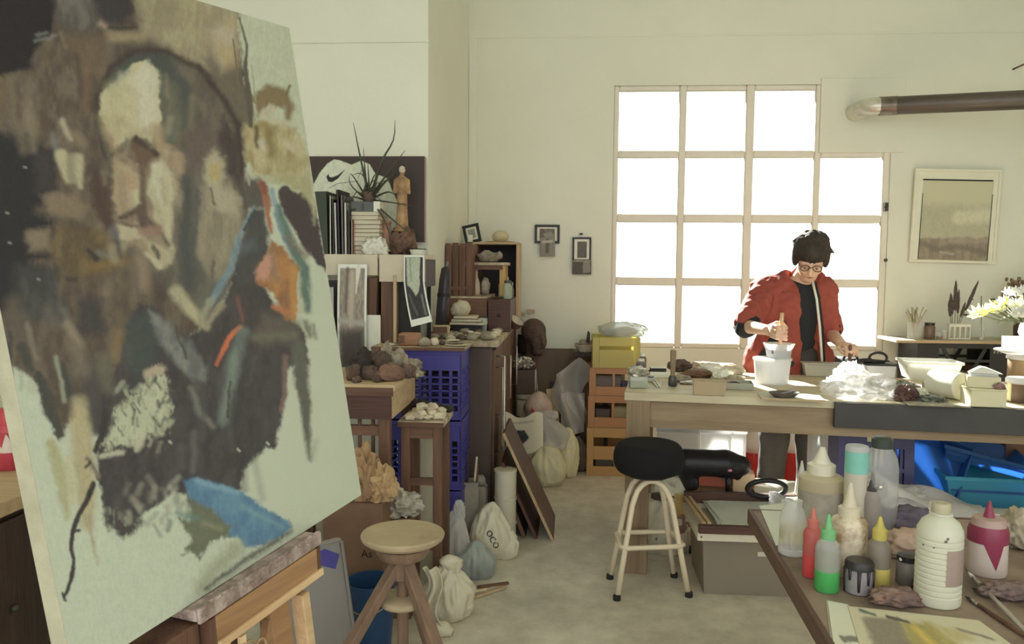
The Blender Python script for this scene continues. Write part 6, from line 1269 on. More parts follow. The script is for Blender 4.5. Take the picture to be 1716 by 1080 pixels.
# --- left end
p = tb(1071, 652); u = sz(1, p)
fb_ = T('food_box', 'clear lidded box with green contents at the left corner of the worktable', 'box', p, rz=.1); O('box_body', MB().box(-15*u, 15*u, 0, 24*u, 0, 20*u), film('clear_box', (190,196,190), .45, .1, .3, g=1.6), fb_, bevel=.004); O('contents', MB().box(-13*u, 13*u, 1.5*u, 22*u, 1*u, 10*u), mat('green_stuff', (132,136,82), (104,108,62), scale=20, g=1.5), fb_, bevel=.003); O('foil_lid', lump((16*u,14*u,8*u), 501, .3, 2, 3, crease=.4), FOIL, fb_, loc=(0,12*u,20.5*u), smooth=35)
for k, (px, py, w, h, c, l) in enumerate([(1063,628,9,12,(150,152,150),'small steel jar behind the food box at the table corner'), (1074,622,8,18,(110,104,100),'small dark jar behind the steel one near the crates'), (1085,630,9,9,(190,190,184),'low white jar right of the steel jar'), (1077,621,6,26,(96,84,72),'brown bottle with white cap beside the yellow crate'), (1090,640,8,8,(170,172,170),'low metal pot in front of the white jar')]):
    p = tb(px, py); u = sz(1, p); o = T('small_jar', l, 'jar', p); O('jar_body', MB().lathe([(w*u*.9,0),(w*u,h*u*.1),(w*u,h*u*.75),(w*u*.7,h*u*.9)], 16), cm('tjar%d' % k, c, rough=.3, g=1.6), o, smooth=40); O('lid', MB().lathe([(w*u*.75,h*u*.9),(w*u*.75,h*u*1.12),(0,h*u*1.14)], 16), PAPER if k % 2 else DARKMETAL, o, smooth=40)
p = tb(1107, 634); u = sz(1, p); o = T('tool_tray', 'pale shallow tray holding a black box, left of the mallet', 'tray', p); O('tray_body', MB().box(-18*u, 26*u, 0, 30*u, 0, 6*u), PAPER, o, bevel=.003); O('tray_rim', MB().box(-18*u, 26*u, -1*u, 1*u, 4*u, 10*u).box(-18*u, 26*u, 29*u, 31*u, 4*u, 10*u), PAPER, o, bevel=.002)
o = T('black_box', 'small black lidded box sitting in the pale tray', 'box', p+Vector((-3*u, 6*u, 6.2*u))); O('box_body', MB().box(-13*u, 13*u, 0, 18*u, 0, 9*u), BLACKPL, o, bevel=.003); O('lid', MB().box(-13.5*u, 13.5*u, -.5*u, 18.5*u, 9*u, 11*u), PAPER, o, bevel=.002)
for k, (a, b_) in enumerate([((1093,641),(1102,651)),((1099,641),(1105,650)),((1107,641),(1106,651))]):
    A_, B_ = tb(*a), tb(*b_); one('modelling_tool', ['white modelling tool on the table, left of three small ones', 'white modelling tool on the table, middle of three small ones', 'white modelling tool on the table, right of three small ones'][k], 'tool', MB().tube([(0,0,.005),(B_-A_)*.5+Vector((0,0,.006)),(B_-A_)+Vector((0,0,.005))], [.004,.006,.003], 6), PAPER, A_, smooth=True, group='small modelling tools')
p = tb(1127, 648); u = sz(1, p); o = T('mallet', 'upright mallet with a dark head standing on the worktable, wooden handle up', 'mallet', p); O('head', MB().lathe([(6*u,0),(7.5*u,2*u),(7*u,14*u),(5*u,18*u)], 16), mat('dark_steel', (78,76,72), (66,64,60), rough=.35, metal=.4, g=1.5), o, smooth=40); O('handle', MB().lathe([(4.2*u,18*u),(4.0*u,24*u),(5.0*u,45*u),(5.2*u,58*u),(4.6*u,61*u),(0,62*u)], 14), wood('mallet_handle', (132,112,80), (104,86,60), 'z', 4, g=1.6), o, smooth=40)
for k, (px, py, r_, m, l) in enumerate([(1143,640,(14,9,6),STONE,'grey stone just right of the mallet'), (1152,644,(12,6,3),mat('steel', (150,144,130)),'flat metal scraper right of the mallet'), (1139,622,(18,10,10),DARKSTONE,'dark lump behind the mallet'), (1168,633,(22,9,8),BROWNX,'brown wood offcut lying behind the tan box'), (1192,627,(20,12,10),PAPER,'white crumpled paper behind the tan box'), (1212,636,(16,10,9),PAPER,'white crumpled tissue right of the tan box'), (1226,628,(18,10,8),PLASTER,'whitish plaster piece behind the grey tray'), (1178,618,(24,12,6),STONE,'grey-green flat stone at the table back behind the mallet'), (1232,640,(14,8,6),STONE,'grey stone by the grey tray'), (1206,618,(26,10,5),PAPER,'flat white paper pile at the table back')]):
    p = tb(px, py); u = sz(1, p); one('table_scrap', l, 'scrap', lump((r_[0]*u, r_[1]*u*1.6, r_[2]*u), 520+k, .25, 1.9, 3, crease=.35), m, p, smooth=35)
p = tb(1189, 664); u = sz(1, p); o = T('tan_box', 'plain tan cardboard box near the front edge of the worktable', 'box', p, rz=TA); bw2 = 27*u; O('box_body', MB().prism([(-bw2*.98,0),(bw2*.92,0),(bw2,24*u),(-bw2,24*u)], 0, 24*u, 'y'), mat('tan_card', (160,140,104), (150,130,96), rough=.85, scale=3, g=1.6), o, bevel=.003); O('box_lid', MB().box(-bw2*1.01, bw2*1.01, -.5*u, 24.5*u, 24*u, 25.5*u), mat('tan_card', (160,140,104)), o, bevel=.002)
p = tb(1238, 654); u = sz(1, p); o = T('grey_tray', 'shallow grey tray right of the tan box', 'tray', p, rz=TA); O('tray_body', MB().box(-22*u, 24*u, 0, 40*u, 0, 3*u), mat('grey_tray_m', (150,148,132), g=1.6), o); 
for q in [(-22*u,24*u,-1*u,1*u),(-22*u,24*u,39*u,41*u),(-22*u,-20*u,1*u,39*u),(22*u,24*u,1*u,39*u)]: O('tray_wall', MB().box(*q, 0, 11*u), mat('grey_tray_m', (150,148,132)), o, bevel=.002)
one('steel_offcut', 'dark steel offcut lying in the shallow grey tray', 'offcut', lump((12*u,8*u,6*u), 540, .3, 2, 2), DARKMETAL, p+Vector((-6*u,12*u,3.2*u)), smooth=35)
# --- buckets the person works in
WP = film('white_bucket_plastic', (200,199,190), .97, .35, .55, g=1.9)
p = tb(1293, 643); u = sz(1, p); o = T('large_bucket', 'big white plastic bucket on the worktable under a smaller white tub', 'bucket', p); h1 = 43*u
O('bucket_wall', MB().lathe([(26*u,0),(30*u,h1-4*u),(31.5*u,h1-3*u),(31.5*u,h1),(29*u,h1),(25*u,2*u)], 36, open_=True), WP, o, smooth=40); O('bucket_base', MB().lathe([(0,0),(26*u,0),(26*u,2*u),(0,2*u)], 36), WP, o); O('bucket_lid', MB().lathe([(0,h1-1*u),(29*u,h1-1*u),(29*u,h1+.3*u),(0,h1+.6*u)], 36), WP, o, smooth=40)
bz1 = p.z+h1+.001
p2 = Vector((p.x+10*u, p.y+.0, bz1)); o = T('mixing_tub', 'smaller white mixing tub with a flared rim, stirred by the person', 'tub', p2); h2 = 24*u
O('tub_wall', MB().lathe([(19*u,0),(21*u,h2*.55),(23*u,h2*.75),(25.5*u,h2),(24.5*u,h2),(22*u,h2*.75),(18*u,1.5*u)], 36, open_=True), WP, o, smooth=40); O('tub_base', MB().lathe([(0,0),(19*u,0),(19*u,1.5*u),(0,1.5*u)], 36), WP, o); O('slip', MB().lathe([(0,h2*.6),(20.5*u,h2*.6)], 36), PLASTER, o)
O('label_patch', MB().box(-15*u, -11*u, -16*u, -14.5*u, 8*u, 15*u), mat('maroon_mark', (110,72,66), g=1.5), o)
TUBC = p2.copy(); TUBH = h2; TUBU = u
p = tb(1330, 673); u = sz(1, p); o = T('bat_board', 'flat grey-green board lying along the front edge of the worktable', 'board', p, rz=TA); O('board', MB().box(-52*u, 50*u, 0, 60*u, 0, 4*u), mat('grey_green_board', (168,168,148), (158,158,136), g=1.6), o, bevel=.002); O('board_edge', MB().box(-52*u, 50*u, -.6*u, 0, .3*u, 3.7*u), PALEWOOD, o)
p3 = p+Vector((-13*u, 12*u, 4.3*u)); o = T('tool_dish', 'dark shallow dish holding a small tool on the grey board', 'dish', p3); O('dish_body', MB().lathe([(0,0),(16*u,0),(26*u,8*u),(25*u,9*u),(15*u,2*u),(0,2*u)], 24, sy=.7), mat('dark_dish', (92,84,76), rough=.4, g=1.5), o, smooth=50); O('tool', MB().tube([(-5*u,0,6*u),(12*u,0,10*u),(16*u,0,20*u)], 1.6*u, 6), mat('lilac_grey', (150,140,146), g=1.6), o, smooth=True)
# --- middle and right
p = tb(1378, 632); u = sz(1, p); o = T('loaf_pan', 'grey loaf-shaped pan on the table behind the bucket', 'pan', p, rz=TA); O('pan_body', MB().prism([(-26*u,0),(26*u,0),(31*u,20*u),(-30*u,20*u)], 0, 26*u, 'y'), mat('grey_pan', (156,152,134), (146,142,124), rough=.5, g=1.6), o, bevel=.004); O('pan_rim', MB().box(-32*u, 33*u, -2*u, 28*u, 20*u, 22.5*u), mat('grey_pan', (156,152,134)), o, bevel=.002)
p = tb(1330, 612); o = T('slate_slab', 'flat grey slab on the table just in front of the person', 'slab', p, rz=TA); O('slab', MB().box(-.02, .18, -.08, .05, 0, .03), mat('grey_pan', (156,152,134)), o, bevel=.005); O('slab_edge', MB().box(-.02, .18, -.083, -.08, .003, .027), STONE, o)
p = tb(1478, 634); u = sz(1, p); o = T('white_container', 'white rectangular container with a black lid, near the person', 'container', p, rz=TA); O('container_body', MB().prism([(-22*u,0),(20*u,0),(22*u,20*u),(-25*u,20*u)], 0, 36*u, 'y'), WP, o, bevel=.004); O('black_lid', MB().box(-27*u, 24*u, -2*u, 38*u, 20*u, 24*u), BLACKPL, o, bevel=.003)
def ring(c, rx, rz_, n=20): return [(c[0]+rx*math.cos(2*math.pi*i/n), c[1], c[2]+rz_*math.sin(2*math.pi*i/n)) for i in range(n)]
sc_ = T('scissors', 'big black-handled shears lying over the black lid and the slab', 'scissors', p+Vector((0,0,24.5*u)), rot=(0,0,.1)); 
O('handle_loop', MB().tube(ring((-3*u,10*u,8*u), 15*u, 9*u), 2.2*u, 8, closed=True), BLACKPL, sc_, smooth=True); O('handle_loop', MB().tube(ring((-48*u,14*u,5*u), 12*u, 8*u), 2.0*u, 8, closed=True), BLACKPL, sc_, smooth=True)
O('blade', MB().tube([(-36*u,13*u,3*u),(-22*u,12*u,2.5*u),(16*u,8*u,3*u)], [2.5*u,4*u,1*u], 8), BLACKPL, sc_, smooth=True); O('blade', MB().tube([(-14*u,10*u,5*u),(-28*u,12*u,3*u),(-60*u,6*u,1*u)], [2.5*u,4*u,2*u], 8), BLACKPL, sc_, smooth=True)
p = tb(1418, 624); u = sz(1, p); o = T('dark_cloth', 'dark blue-grey cloth bundle on the table by the shears', 'cloth', p); O('bundle', lump((24*u,20*u,14*u), 551, .3, 1.8, 3, crease=.4), mat('slate_cloth', (78,82,84), (62,66,68), rough=.9, g=1.5), o, smooth=True); O('bundle_fold', lump((12*u,12*u,8*u), 552, .3, 2, 3), mat('slate_cloth', (78,82,84)), o, loc=(14*u,-10*u,0), smooth=True)
p = tb(1445, 668); u = sz(1, p); o = T('plastic_bag', 'heap of clear crumpled plastic bag in the middle of the worktable', 'bag', p+Vector((0,.03,0))); O('bag_body', lump((50*u,42*u,20*u), 561, .32, 1.9, 4, crease=.6), film('bright_bag', (196,200,186), .42, .25, .5, g=1.7, bump=.6, bscale=22), o, smooth=True); O('bag_tail', lump((24*u,20*u,24*u), 564, .4, 2, 4, crease=.6), film('bright_bag', (196,200,186)), o, smooth=True, loc=(-8*u,30*u,8*u))
p = tb(1563, 637); u = sz(1, p); o = T('white_tub', 'large white rectangular plastic tub at the back of the worktable', 'tub', p, rz=TA); w2 = 36*u
def tub_(wb, wt_, d, h, t=.004):
    m = MB(); a = [(-wb,0,0),(wb,0,0),(wb,d,0),(-wb,d,0)]; f = wt_-wb; b = [(-wt_,-f,h),(wt_,-f,h),(wt_,d+f,h),(-wt_,d+f,h)]; m.add(a+b, [(0,1,2,3),(0,1,5,4),(1,2,6,5),(2,3,7,6),(3,0,4,7)])
    g = t*1.5; b2 = [(-wt_-g,-f-g,h),(wt_+g,-f-g,h),(wt_+g,d+f+g,h),(-wt_-g,d+f+g,h)]; m.add(b+b2+[(x,y,z-3*t) for x,y,z in b2], [(0,1,5,4),(1,2,6,5),(2,3,7,6),(3,0,4,7),(4,5,9,8),(5,6,10,9),(6,7,11,10),(7,4,8,11)]); return m
WTUB = film('white_tub_plastic', (196,194,180), .93, .35, .35, g=1.7)
O('tub_wall', tub_(w2, 43*u, 46*u, 30*u), WTUB, o, solid=.003); O('tub_water', MB().box(-w2*.98, w2*.98, 1*u, 45*u, .5*u, 9*u), WP, o)
p = tb(1500, 650); u = sz(1, p); o = T('slat_stack', 'thin brown slats with dark edges stacked left of the white tub', 'slats', p, rz=TA)
for k in range(3): O('slat', MB().box(-34*u+3*k*u, 40*u-8*k*u, k*6*u, 30*u+2*k*u, 4*k*u, 4*k*u+3.6*u), [DARKWOOD, BROWNX, PALEWOOD][k], o, bevel=.001)
for k, (px, py, r_, m, l) in enumerate([(1517,672,(17,14,16),mat('maroon_clay', (96,64,56), (70,52,48), rough=.6, scale=20, bump=.5, g=1.6),'dark maroon tangled lump on the front of the worktable'), (1562,675,(18,10,8),mat('glinting_chips', (120,124,108), (60,62,56), rough=.3, scale=40, contrast=2, g=1.6),'glinting dark chips right of the maroon lump'), (1541,663,(10,8,8),PAPER,'small white lump between the maroon lump and the chips'), (1512,655,(15,10,10),mat('glinting_chips', (120,124,108)),'small glinting pile behind the maroon lump')]):
    p = tb(px, py); u = sz(1, p); one('table_scrap', l, 'scrap', lump((r_[0]*u, r_[1]*u, r_[2]*u*.8), 570+k, .4, 2.2, 4, crease=.6), m, p, smooth=35)
p = tb(1578, 660); u = sz(1, p); o = T('brush_block', 'grey block with a small dark brush stuck in it, in front of the white tub', 'block', p, rz=TA); O('block', MB().box(-24*u, 14*u, 0, 26*u, 0, 16*u), mat('grey_pan', (156,152,134)), o, bevel=.003); O('brush_tuft', lump((5*u,4*u,8*u), 581, .4, 2, 2), mat('dark_green_tuft', (74,78,66), g=1.5), o, loc=(-4*u,8*u,16*u)); O('brush_stick', MB().tube([(-3*u,8*u,20*u),(8*u,12*u,32*u)], 1.2*u, 6), DARKWOOD, o)
o = T('grey_sheet', 'flat grey sheet under the chips at the table front', 'sheet', tb(1566, 682), rz=TA); O('sheet', MB().box(-.10, .14, -.0, .10, 0, .004), mat('grey_pan', (156,152,134)), o); O('sheet_edge', MB().box(-.10, .14, -.002, .0, 0, .006), STONE, o)
p = tb(1612, 672); u = sz(1, p); o = T('paper_roll', 'white paper towel roll lying end-on toward the camera', 'roll', p+Vector((0,.0,23*u)), rot=(R_(-90), 0, R_(20)))
O('paper_winding', MB().lathe([(5*u,0),(22*u,0),(23*u,1*u),(23*u,60*u),(22*u,61*u)], 28), PAPER, o, smooth=40); O('core', MB().lathe([(4.5*u,-.5*u),(6*u,-.5*u),(6*u,4*u)], 16, open_=True), CREAM, o)
p = tb(1650, 683); u = sz(1, p); IVORY = mat('ivory_card', (182,176,142), (172,166,130), rough=.7, scale=3, g=1.7)
o = T('ivory_box', 'long ivory box at the front right of the worktable', 'box', p, rz=R_(-4)); O('box_body', MB().box(-22*u, 34*u, 0, 46*u, 0, 27*u), IVORY, o, bevel=.003); O('box_lid', MB().box(-22.5*u, 34.5*u, -.5*u, 46.5*u, 27*u, 30*u), IVORY, o, bevel=.002)
o2 = T('ivory_box', 'small cream box stacked askew on the long ivory box', 'box', p+Vector((2*u, 12*u, 30.3*u)), rz=R_(-18)); O('box_body', MB().box(-24*u, 26*u, 0, 34*u, 0, 19*u), IVORY, o2, bevel=.003); O('box_lid', MB().box(-19*u, 22*u, 2*u, 32*u, 19*u, 24*u), WP, o2, bevel=.002)
one('paper_peak', 'white folded paper peak on top of the cream boxes', 'paper', MB().prism([(-22*u,0),(28*u,0),(6*u,9*u),(-4*u,11*u)], 0, 20*u, 'y'), PAPER, p+Vector((4*u, 16*u, 54.6*u)), rz=R_(-18))
o = T('trinket', 'small reddish trinket on the long ivory box at right', 'trinket', p+Vector((24*u, 3*u, 30.3*u))); O('trinket_body', lump((9*u,7*u,6*u), 590, .4, 2, 3), mat('pinkish_bits', (140,104,100), (96,72,70), scale=40, contrast=2, g=1.6), o, smooth=35); O('trinket_tip', MB().ell((4*u,0,9*u), 3*u), PAPER, o, smooth=True)
JAR = mat('brown_jar_glaze', (92,72,56), (72,56,46), rough=.3, scale=4, g=1.6)
def lidded(px, py, r0, h, lab, lidm, body):
    p = tb(px, py); u = sz(1, p); o = T('lidded_jar', lab, 'jar', p); O('jar_body', MB().lathe([(r0*u*.96,0),(r0*u,2*u),(r0*u,h*u)], 28), body, o, smooth=40); O('jar_lid', MB().lathe([(0,h*u+6*u),(r0*u*1.02,h*u+6*u),(r0*u*1.08,h*u+4*u),(r0*u*1.08,h*u-2*u),(r0*u,h*u-3*u)], 28), lidm, o, smooth=40); return o, u
j1, u1 = lidded(1714, 674, 25, 34, 'brown jar with white lid at the right front of the worktable', WP, JAR); O('lit_edge', MB().box(-25.6*u1, -22*u1, -8*u1, 2*u1, 2*u1, 32*u1), IVORY, j1)  # ivory strip paints the sunlit left edge onto the jar
j2, u2 = lidded(1724, 640, 32, 40, 'taller brown tub with white lid behind the brown jar', WP, mat('tan_tub', (140,116,84), (110,88,64), rough=.5, g=1.6))
zz_ = j2.location.z+46*u2
o = T('white_saucer', 'white round plate on top of the taller brown tub', 'plate', (j2.location.x-.02, j2.location.y, zz_+.002)); O('plate_body', MB().lathe([(0,0),(34*u2,0),(48*u2,5*u2),(47*u2,6.5*u2),(33*u2,2*u2),(0,2*u2)], 32), WP, o, smooth=40); O('plate_foot', MB().lathe([(20*u2,-.001),(21*u2,0),(20*u2,.001)], 20), WP, o)
o = T('white_carton', 'small white carton standing on the white plate', 'carton', (j2.location.x-.012, j2.location.y-.03, zz_+.002+2.2*u2)); cz_ = 24*u2; O('carton_body', MB().box(-30*u2, 40*u2, 0, 36*u2, 0, cz_), WP, o, bevel=.003); O('carton_flap', MB().box(-30*u2, 40*u2, 0, 36*u2, cz_, cz_+1.2*u2), PAPER, o)
vz = zz_+.003+2.2*u2+cz_+1.2*u2
vs_ = T('flower_vase', 'white vase of sunlit white and yellow flowers at the right of the worktable', 'flowers', (j2.location.x-.02, j2.location.y, vz)); O('vase_body', MB().lathe([(10*u2,0),(14*u2,8*u2),(12*u2,20*u2),(9*u2,26*u2),(11*u2,30*u2)], 20), WP, vs_, smooth=40)
PET = film('white_petals', (206,204,186), .97, .6, .45, g=1.7); YEP = film('cream_petals', (206,190,120), .97, .6, .4, g=1.7); GRN = mat('flower_leaf', (96,104,66), (70,78,52), rough=.6, g=1.5)
r = random.Random(44); stm = MB()
for k in range(44):
    a = r.uniform(0, 6.28); q = r.uniform(.02, .17); h = r.uniform(.04, .15)-.12*q
    if k < 4: a = math.pi+r.uniform(-.4,.4); q = .17+.03*k; h = .06-.012*k
    c = Vector((q*math.cos(a), q*math.sin(a)*.7, h+30*u2)); stm.tube([(0,0,24*u2), c*.55+Vector((0,0,.02)), c], .003, 5)
    fm = MB(); n = 7; rr = r.uniform(.032, .048)
    for lay, (tz, sr) in enumerate(((.2,1.0),(.7,.75))):
        for i in range(n):
            b = 2*math.pi*(i+.5*lay)/n; fm.grid(lambda u, v: (sr*rr*(.1+v)*math.cos(b+(u-.5)*.9*math.sin(math.pi*min(1,.2+.75*v))), sr*rr*(.1+v)*math.sin(b+(u-.5)*.9*math.sin(math.pi*min(1,.2+.75*v))), rr*tz*v*v*1.2), 2, 3)
    O('flower_head', fm, YEP if (k < 4 or k % 4 == 0) else PET, vs_, loc=c, rot=(r.uniform(-.8,.8), r.uniform(-.8,.8), 0), smooth=True)
O('stems', stm, GRN, vs_, kind='stuff')
for k in range(8):
    a = 2*math.pi*k/8; c, s_ = math.cos(a), math.sin(a); O('leaf', MB().grid(lambda u, v: ((.02+.14*v)*c-(u-.5)*.04*math.sin(math.pi*v)*s_, (.02+.14*v)*s_*.7+(u-.5)*.04*math.sin(math.pi*v)*c, 28*u2+.04*math.sin(v*3)-.03*v), 4, 8), GRN, vs_, smooth=True)
# ================================================================ under and before the worktable
ZSH = .296
def tp(lx, ly, z=0.0): return TM @ Vector((lx, ly, z))
def lx_at(px, py, Y): return (TM.inverted() @ W(px, py, Y)).x
# lit tubs on the lower shelf
MILK = film('milky_tub', (196,198,196), .6, .3, .5, g=1.7)
for k, (a, b_, l) in enumerate([(1100,1172,'translucent white tub under the table, nearest the left leg'), (1174,1226,'translucent white tub under the table, middle one of three'), (1228,1252,'translucent narrow white tub under the table, next to the red canister')]):
    Y = 4.35; q0, q1 = W(a, 740, Y), W(b_, 740, Y); h = .26; w = q1.x-q0.x
    o = T('milky_tub', l, 'tub', ((q0.x+q1.x)/2, Y, ZSH+.001), rz=TA); O('tub_body', MB().box(-w/2+.004, w/2-.004, 0, .16, 0, h-.02), MILK, o, bevel=.008); O('tub_lid', MB().box(-w/2, w/2, -.004, .164, h-.02, h), WP, o, bevel=.003); O('contents', MB().box(-w/2+.015, w/2-.015, .015, .14, .01, h*.35), [CREAM, PAPER, CREAM][k], o, bevel=.005)
REDL = film('red_liquid', (190,44,44), .95, .15, .55, g=1.6)
for k, (px, l) in enumerate([(1266,'canister of red liquid under the table, left of the person'), (1331,'canister of red liquid seen between the legs of the person')]):
    Y = 5.30; q = W(px, 780, Y); o = T('red_canister', l, 'canister', (q.x, Y, 0)); z1 = W(px, 757, Y).z
    O('canister_body', MB().lathe([(.075,0),(.082,.01),(.082,z1+.02),(.06,z1+.12),(.03,z1+.19)], 20, sx=1.0, sy=.8), MILK, o, smooth=40); O('red_liquid', MB().lathe([(.07,.003),(.0835,.012),(.0835,z1)], 20, sy=.8), REDL, o, smooth=40); O('cap', MB().lathe([(.034,z1+.185),(.034,z1+.215),(0,z1+.217)], 16), RED, o, smooth=40)
# black machine, boxes
Y = 4.0; q = W(1150, 790, Y); u = Y/F
bm_ = T('black_tool', 'black handheld power tool lying under the table with a small pink button', 'tool', (q.x, Y, ZSH+.001)); zb_ = W(1190, 798, Y).z-ZSH
s_ = SDF((-.08,-.09,.02), (.36,.09,.30), .006); s_.cap((.0,0,zb_+.065), (.19,0,zb_+.062), .068, .066, .02); s_.cap((.19,0,zb_+.062), (.265,0,zb_+.055), .066, .050, .02); s_.cap((.22,-.0,zb_+.03), (.25,0,zb_-.0), .04, .02, .02); s_.cap((-.0,0,zb_+.04), (.02,0,zb_-.04), .05, .045, .02)
O('tool_body', s_.mesh(2), BLACKPL, bm_, smooth=True); O('stand_post', MB().tube([(.205,0,0),(.205,0,zb_+.02)], .012, 10), BLACKPL, bm_, smooth=True); O('stand_foot', MB().box(.15, .26, -.05, .05, 0, .008), BLACKPL, bm_); O('grip', MB().tube([(.02,0,.0),(.02,0,zb_)], .022, 10), BLACKPL, bm_, smooth=True)
O('pink_button', MB().ell((.20,-.067,zb_+.045), (.011,.006,.007)), mat('pink_button', (220,110,150), g=1.6), bm_, smooth=True, label='pink button')
q = W(1205, 826, 4.02); o = T('orange_box', 'orange-red carton with a pale label under the black tool', 'box', (q.x-.015, 4.16, ZSH+.001), rz=TA); O('carton', MB().box(-.13, .13, 0, .1, 0, .085), mat('orange_red_card', (204,92,62), (190,84,56), rough=.6, g=2.2), o, bevel=.003); O('grey_swirl', MB().prism([(.02,.085),(.04,.05),(.09,.012),(.125,.03),(.125,.085)], -.0022, -.0004, 'y'), mat('grey_label', (140,134,124), g=1.6), o)
o = T('peach_box', 'small peach-coloured carton right of the orange one', 'box', (W(1238,826,4.0).x+.035, 4.07, ZSH+.001), rz=TA); O('carton', MB().box(-.05, .055, 0, .09, 0, .095), mat('peach_card', (206,156,116), (196,146,108), rough=.6, g=2.0), o, bevel=.003); O('brown_corner', MB().box(.018, .055, -.002, 0, .0, .045), mat('brown_print', (140,84,56), g=1.6), o)
# black ring strap
rp = [(.0+.09*math.cos(a), -.02*math.sin(a), .055+.045*math.sin(a)) for a in [2*math.pi*i/28 for i in range(28)]]
one('black_strap', 'black oval strap loop standing on the white papers under the table', 'strap', MB().tube(rp, .012, 8, closed=True), BLACKPL, (W(1284,812,3.85).x, 3.84, ZSH+.03), smooth=True)
# bin with tray
bz_ = W(1250, 905, 3.48).z; bl_, br_ = W(1176, 1000, 3.48).x, W(1335, 1000, 3.48).x
BIN = film('cloudy_bin', (168,158,142), .5, .35, .3, g=1.6, bump=.25, bscale=8)
o = T('storage_bin', 'cloudy plastic storage bin on the floor by the bar stool', 'bin', ((bl_+br_)/2, 3.48, 0)); bw3 = br_-bl_
O('bin_wall', tub_(bw3/2-.012, bw3/2, .36, bz_-.004), BIN, o, solid=.004, loc=(0,.012,.002)); O('bin_contents', lump((bw3/2-.05,.14,.10), 601, .3, 2, 3, crease=.3), mat('bin_stuff', (140,124,104), (100,88,76), scale=8, contrast=1.6, g=1.6), o, smooth=35, loc=(0,.19,.012)); O('bin_label', MB().box(.03, .12, -.006, -.004, bz_*.72, bz_*.80), mat('pale_label', (180,172,156), g=1.6), o)
zc0 = bz_+.006; zc1 = W(1235, 886, 3.44).z; TRAYW = mat('bone_plastic', (184,176,156), (172,164,142), rough=.5, scale=4, g=1.7)
tl0, tr0 = W(1168, 920, 3.44).x, W(1330, 920, 3.44).x+.12
o = T('slotted_tray', 'bone-coloured slotted tray of papers resting on the cloudy bin', 'tray', ((tl0+tr0)/2, 3.43, zc0)); w3 = tr0-tl0; d3 = .46; h3 = zc1-zc0
O('tray_floor', MB().box(-w3/2+.01, w3/2-.01, .01, d3, 0, .006), TRAYW, o)
for s, (y0_, y1_) in enumerate(((0,.008),(d3-.008,d3))): 
    m1 = MB(); m1.box(-w3/2, w3/2, y0_, y1_, 0, .012).box(-w3/2, w3/2, y0_, y1_, h3-.035, h3-.02)
    for i in range(9): x = -w3/2+w3*i/8; m1.box(max(-w3/2, x-.012), min(w3/2, x+.012), y0_, y1_, .012, h3-.035)
    m1.box(-w3/2+.02, w3/2-.02, y0_+.002, y1_-.002, .012, h3-.035); O('tray_wall', m1, TRAYW, o)
for s in (-w3/2, w3/2-.008): O('tray_end', MB().box(s, s+.008, .008, d3-.008, 0, h3-.02), TRAYW, o)
O('brown_rim', MB().box(-w3/2+.004, w3/2, -.012, .02, h3-.022, h3+.012), REDBROWN, o, bevel=.002); O('brown_rim', MB().box(-w3/2+.004, w3/2, d3-.02, d3+.014, h3-.022, h3+.03), REDBROWN, o, bevel=.002)
for k in range(2): one('wood_lath', ['pale lath lying along the left side of the slotted tray', 'second pale lath beside the first in the slotted tray'][k], 'lath', MB().box(-.008, .008, 0, d3-.06, 0, .014), PALEWOOD, ((tl0+tr0)/2-w3/2+.03+.024*k, 3.46, zc1+.002), bevel=.001, rz=R_(4))
for k in range(4): one('paper_sheet', ['bottom paper sheet in the slotted tray', 'second paper sheet in the slotted tray, turned a little', 'third paper sheet in the slotted tray', 'top paper sheet in the slotted tray by the table corner'][k], 'paper', MB().box(-.20+.01*k, .20, 0, .42-.02*k, 0, .0025), [PAPER, mat('grey_white_paper', (170,174,164), g=1.7)][k % 2], ((tl0+tr0)/2+.03, 3.465+.006*k, zc1-.012+.0035*k), rz=R_((-3,2,-1,4)[k]), group='papers in the slotted tray')
o = T('foam_piece', 'white foam packing piece with a hollow drawn as a dark patch, on the papers', 'foam', (W(1338,842,3.78).x, 3.72, ZSH+.001), rz=.2); O('foam_block', MB().box(-.10, .10, 0, .14, 0, .045), WP, o, bevel=.01); O('foam_ridge', MB().box(-.10, -.06, 0, .14, .045, .075).box(.07, .10, 0, .14, .045, .065), WP, o, bevel=.008); O('hollow_shade', MB().box(-.045, .05, .03, .11, .0455, .047), STONE, o)  # flat dark patch stands for the shade of a hollow, block is solid
one('white_sheet', 'white paper sheet spread on the shelf by the black strap', 'paper', MB().grid(lambda u, v: ((u-.5)*.34, v*.26, .012+.012*math.sin(u*7+v*3)), 14, 10), PAPER, (W(1325,812,4.0).x, 3.95, ZSH+.003), smooth=True)
o = T('foil_cone', 'pale pointed cone leaning behind the large glue bottle', 'cone', (W(1343,800,3.9).x, 3.90, ZSH+.05)); O('cone_body', MB().lathe([(.03,0),(.026,.05),(.008,.14),(.004,.16)], 14), PAPER, o, smooth=40); O('cone_base', MB().lathe([(.034,-.05),(.034,.0),(.03,.001)], 14), PALEWOOD, o)
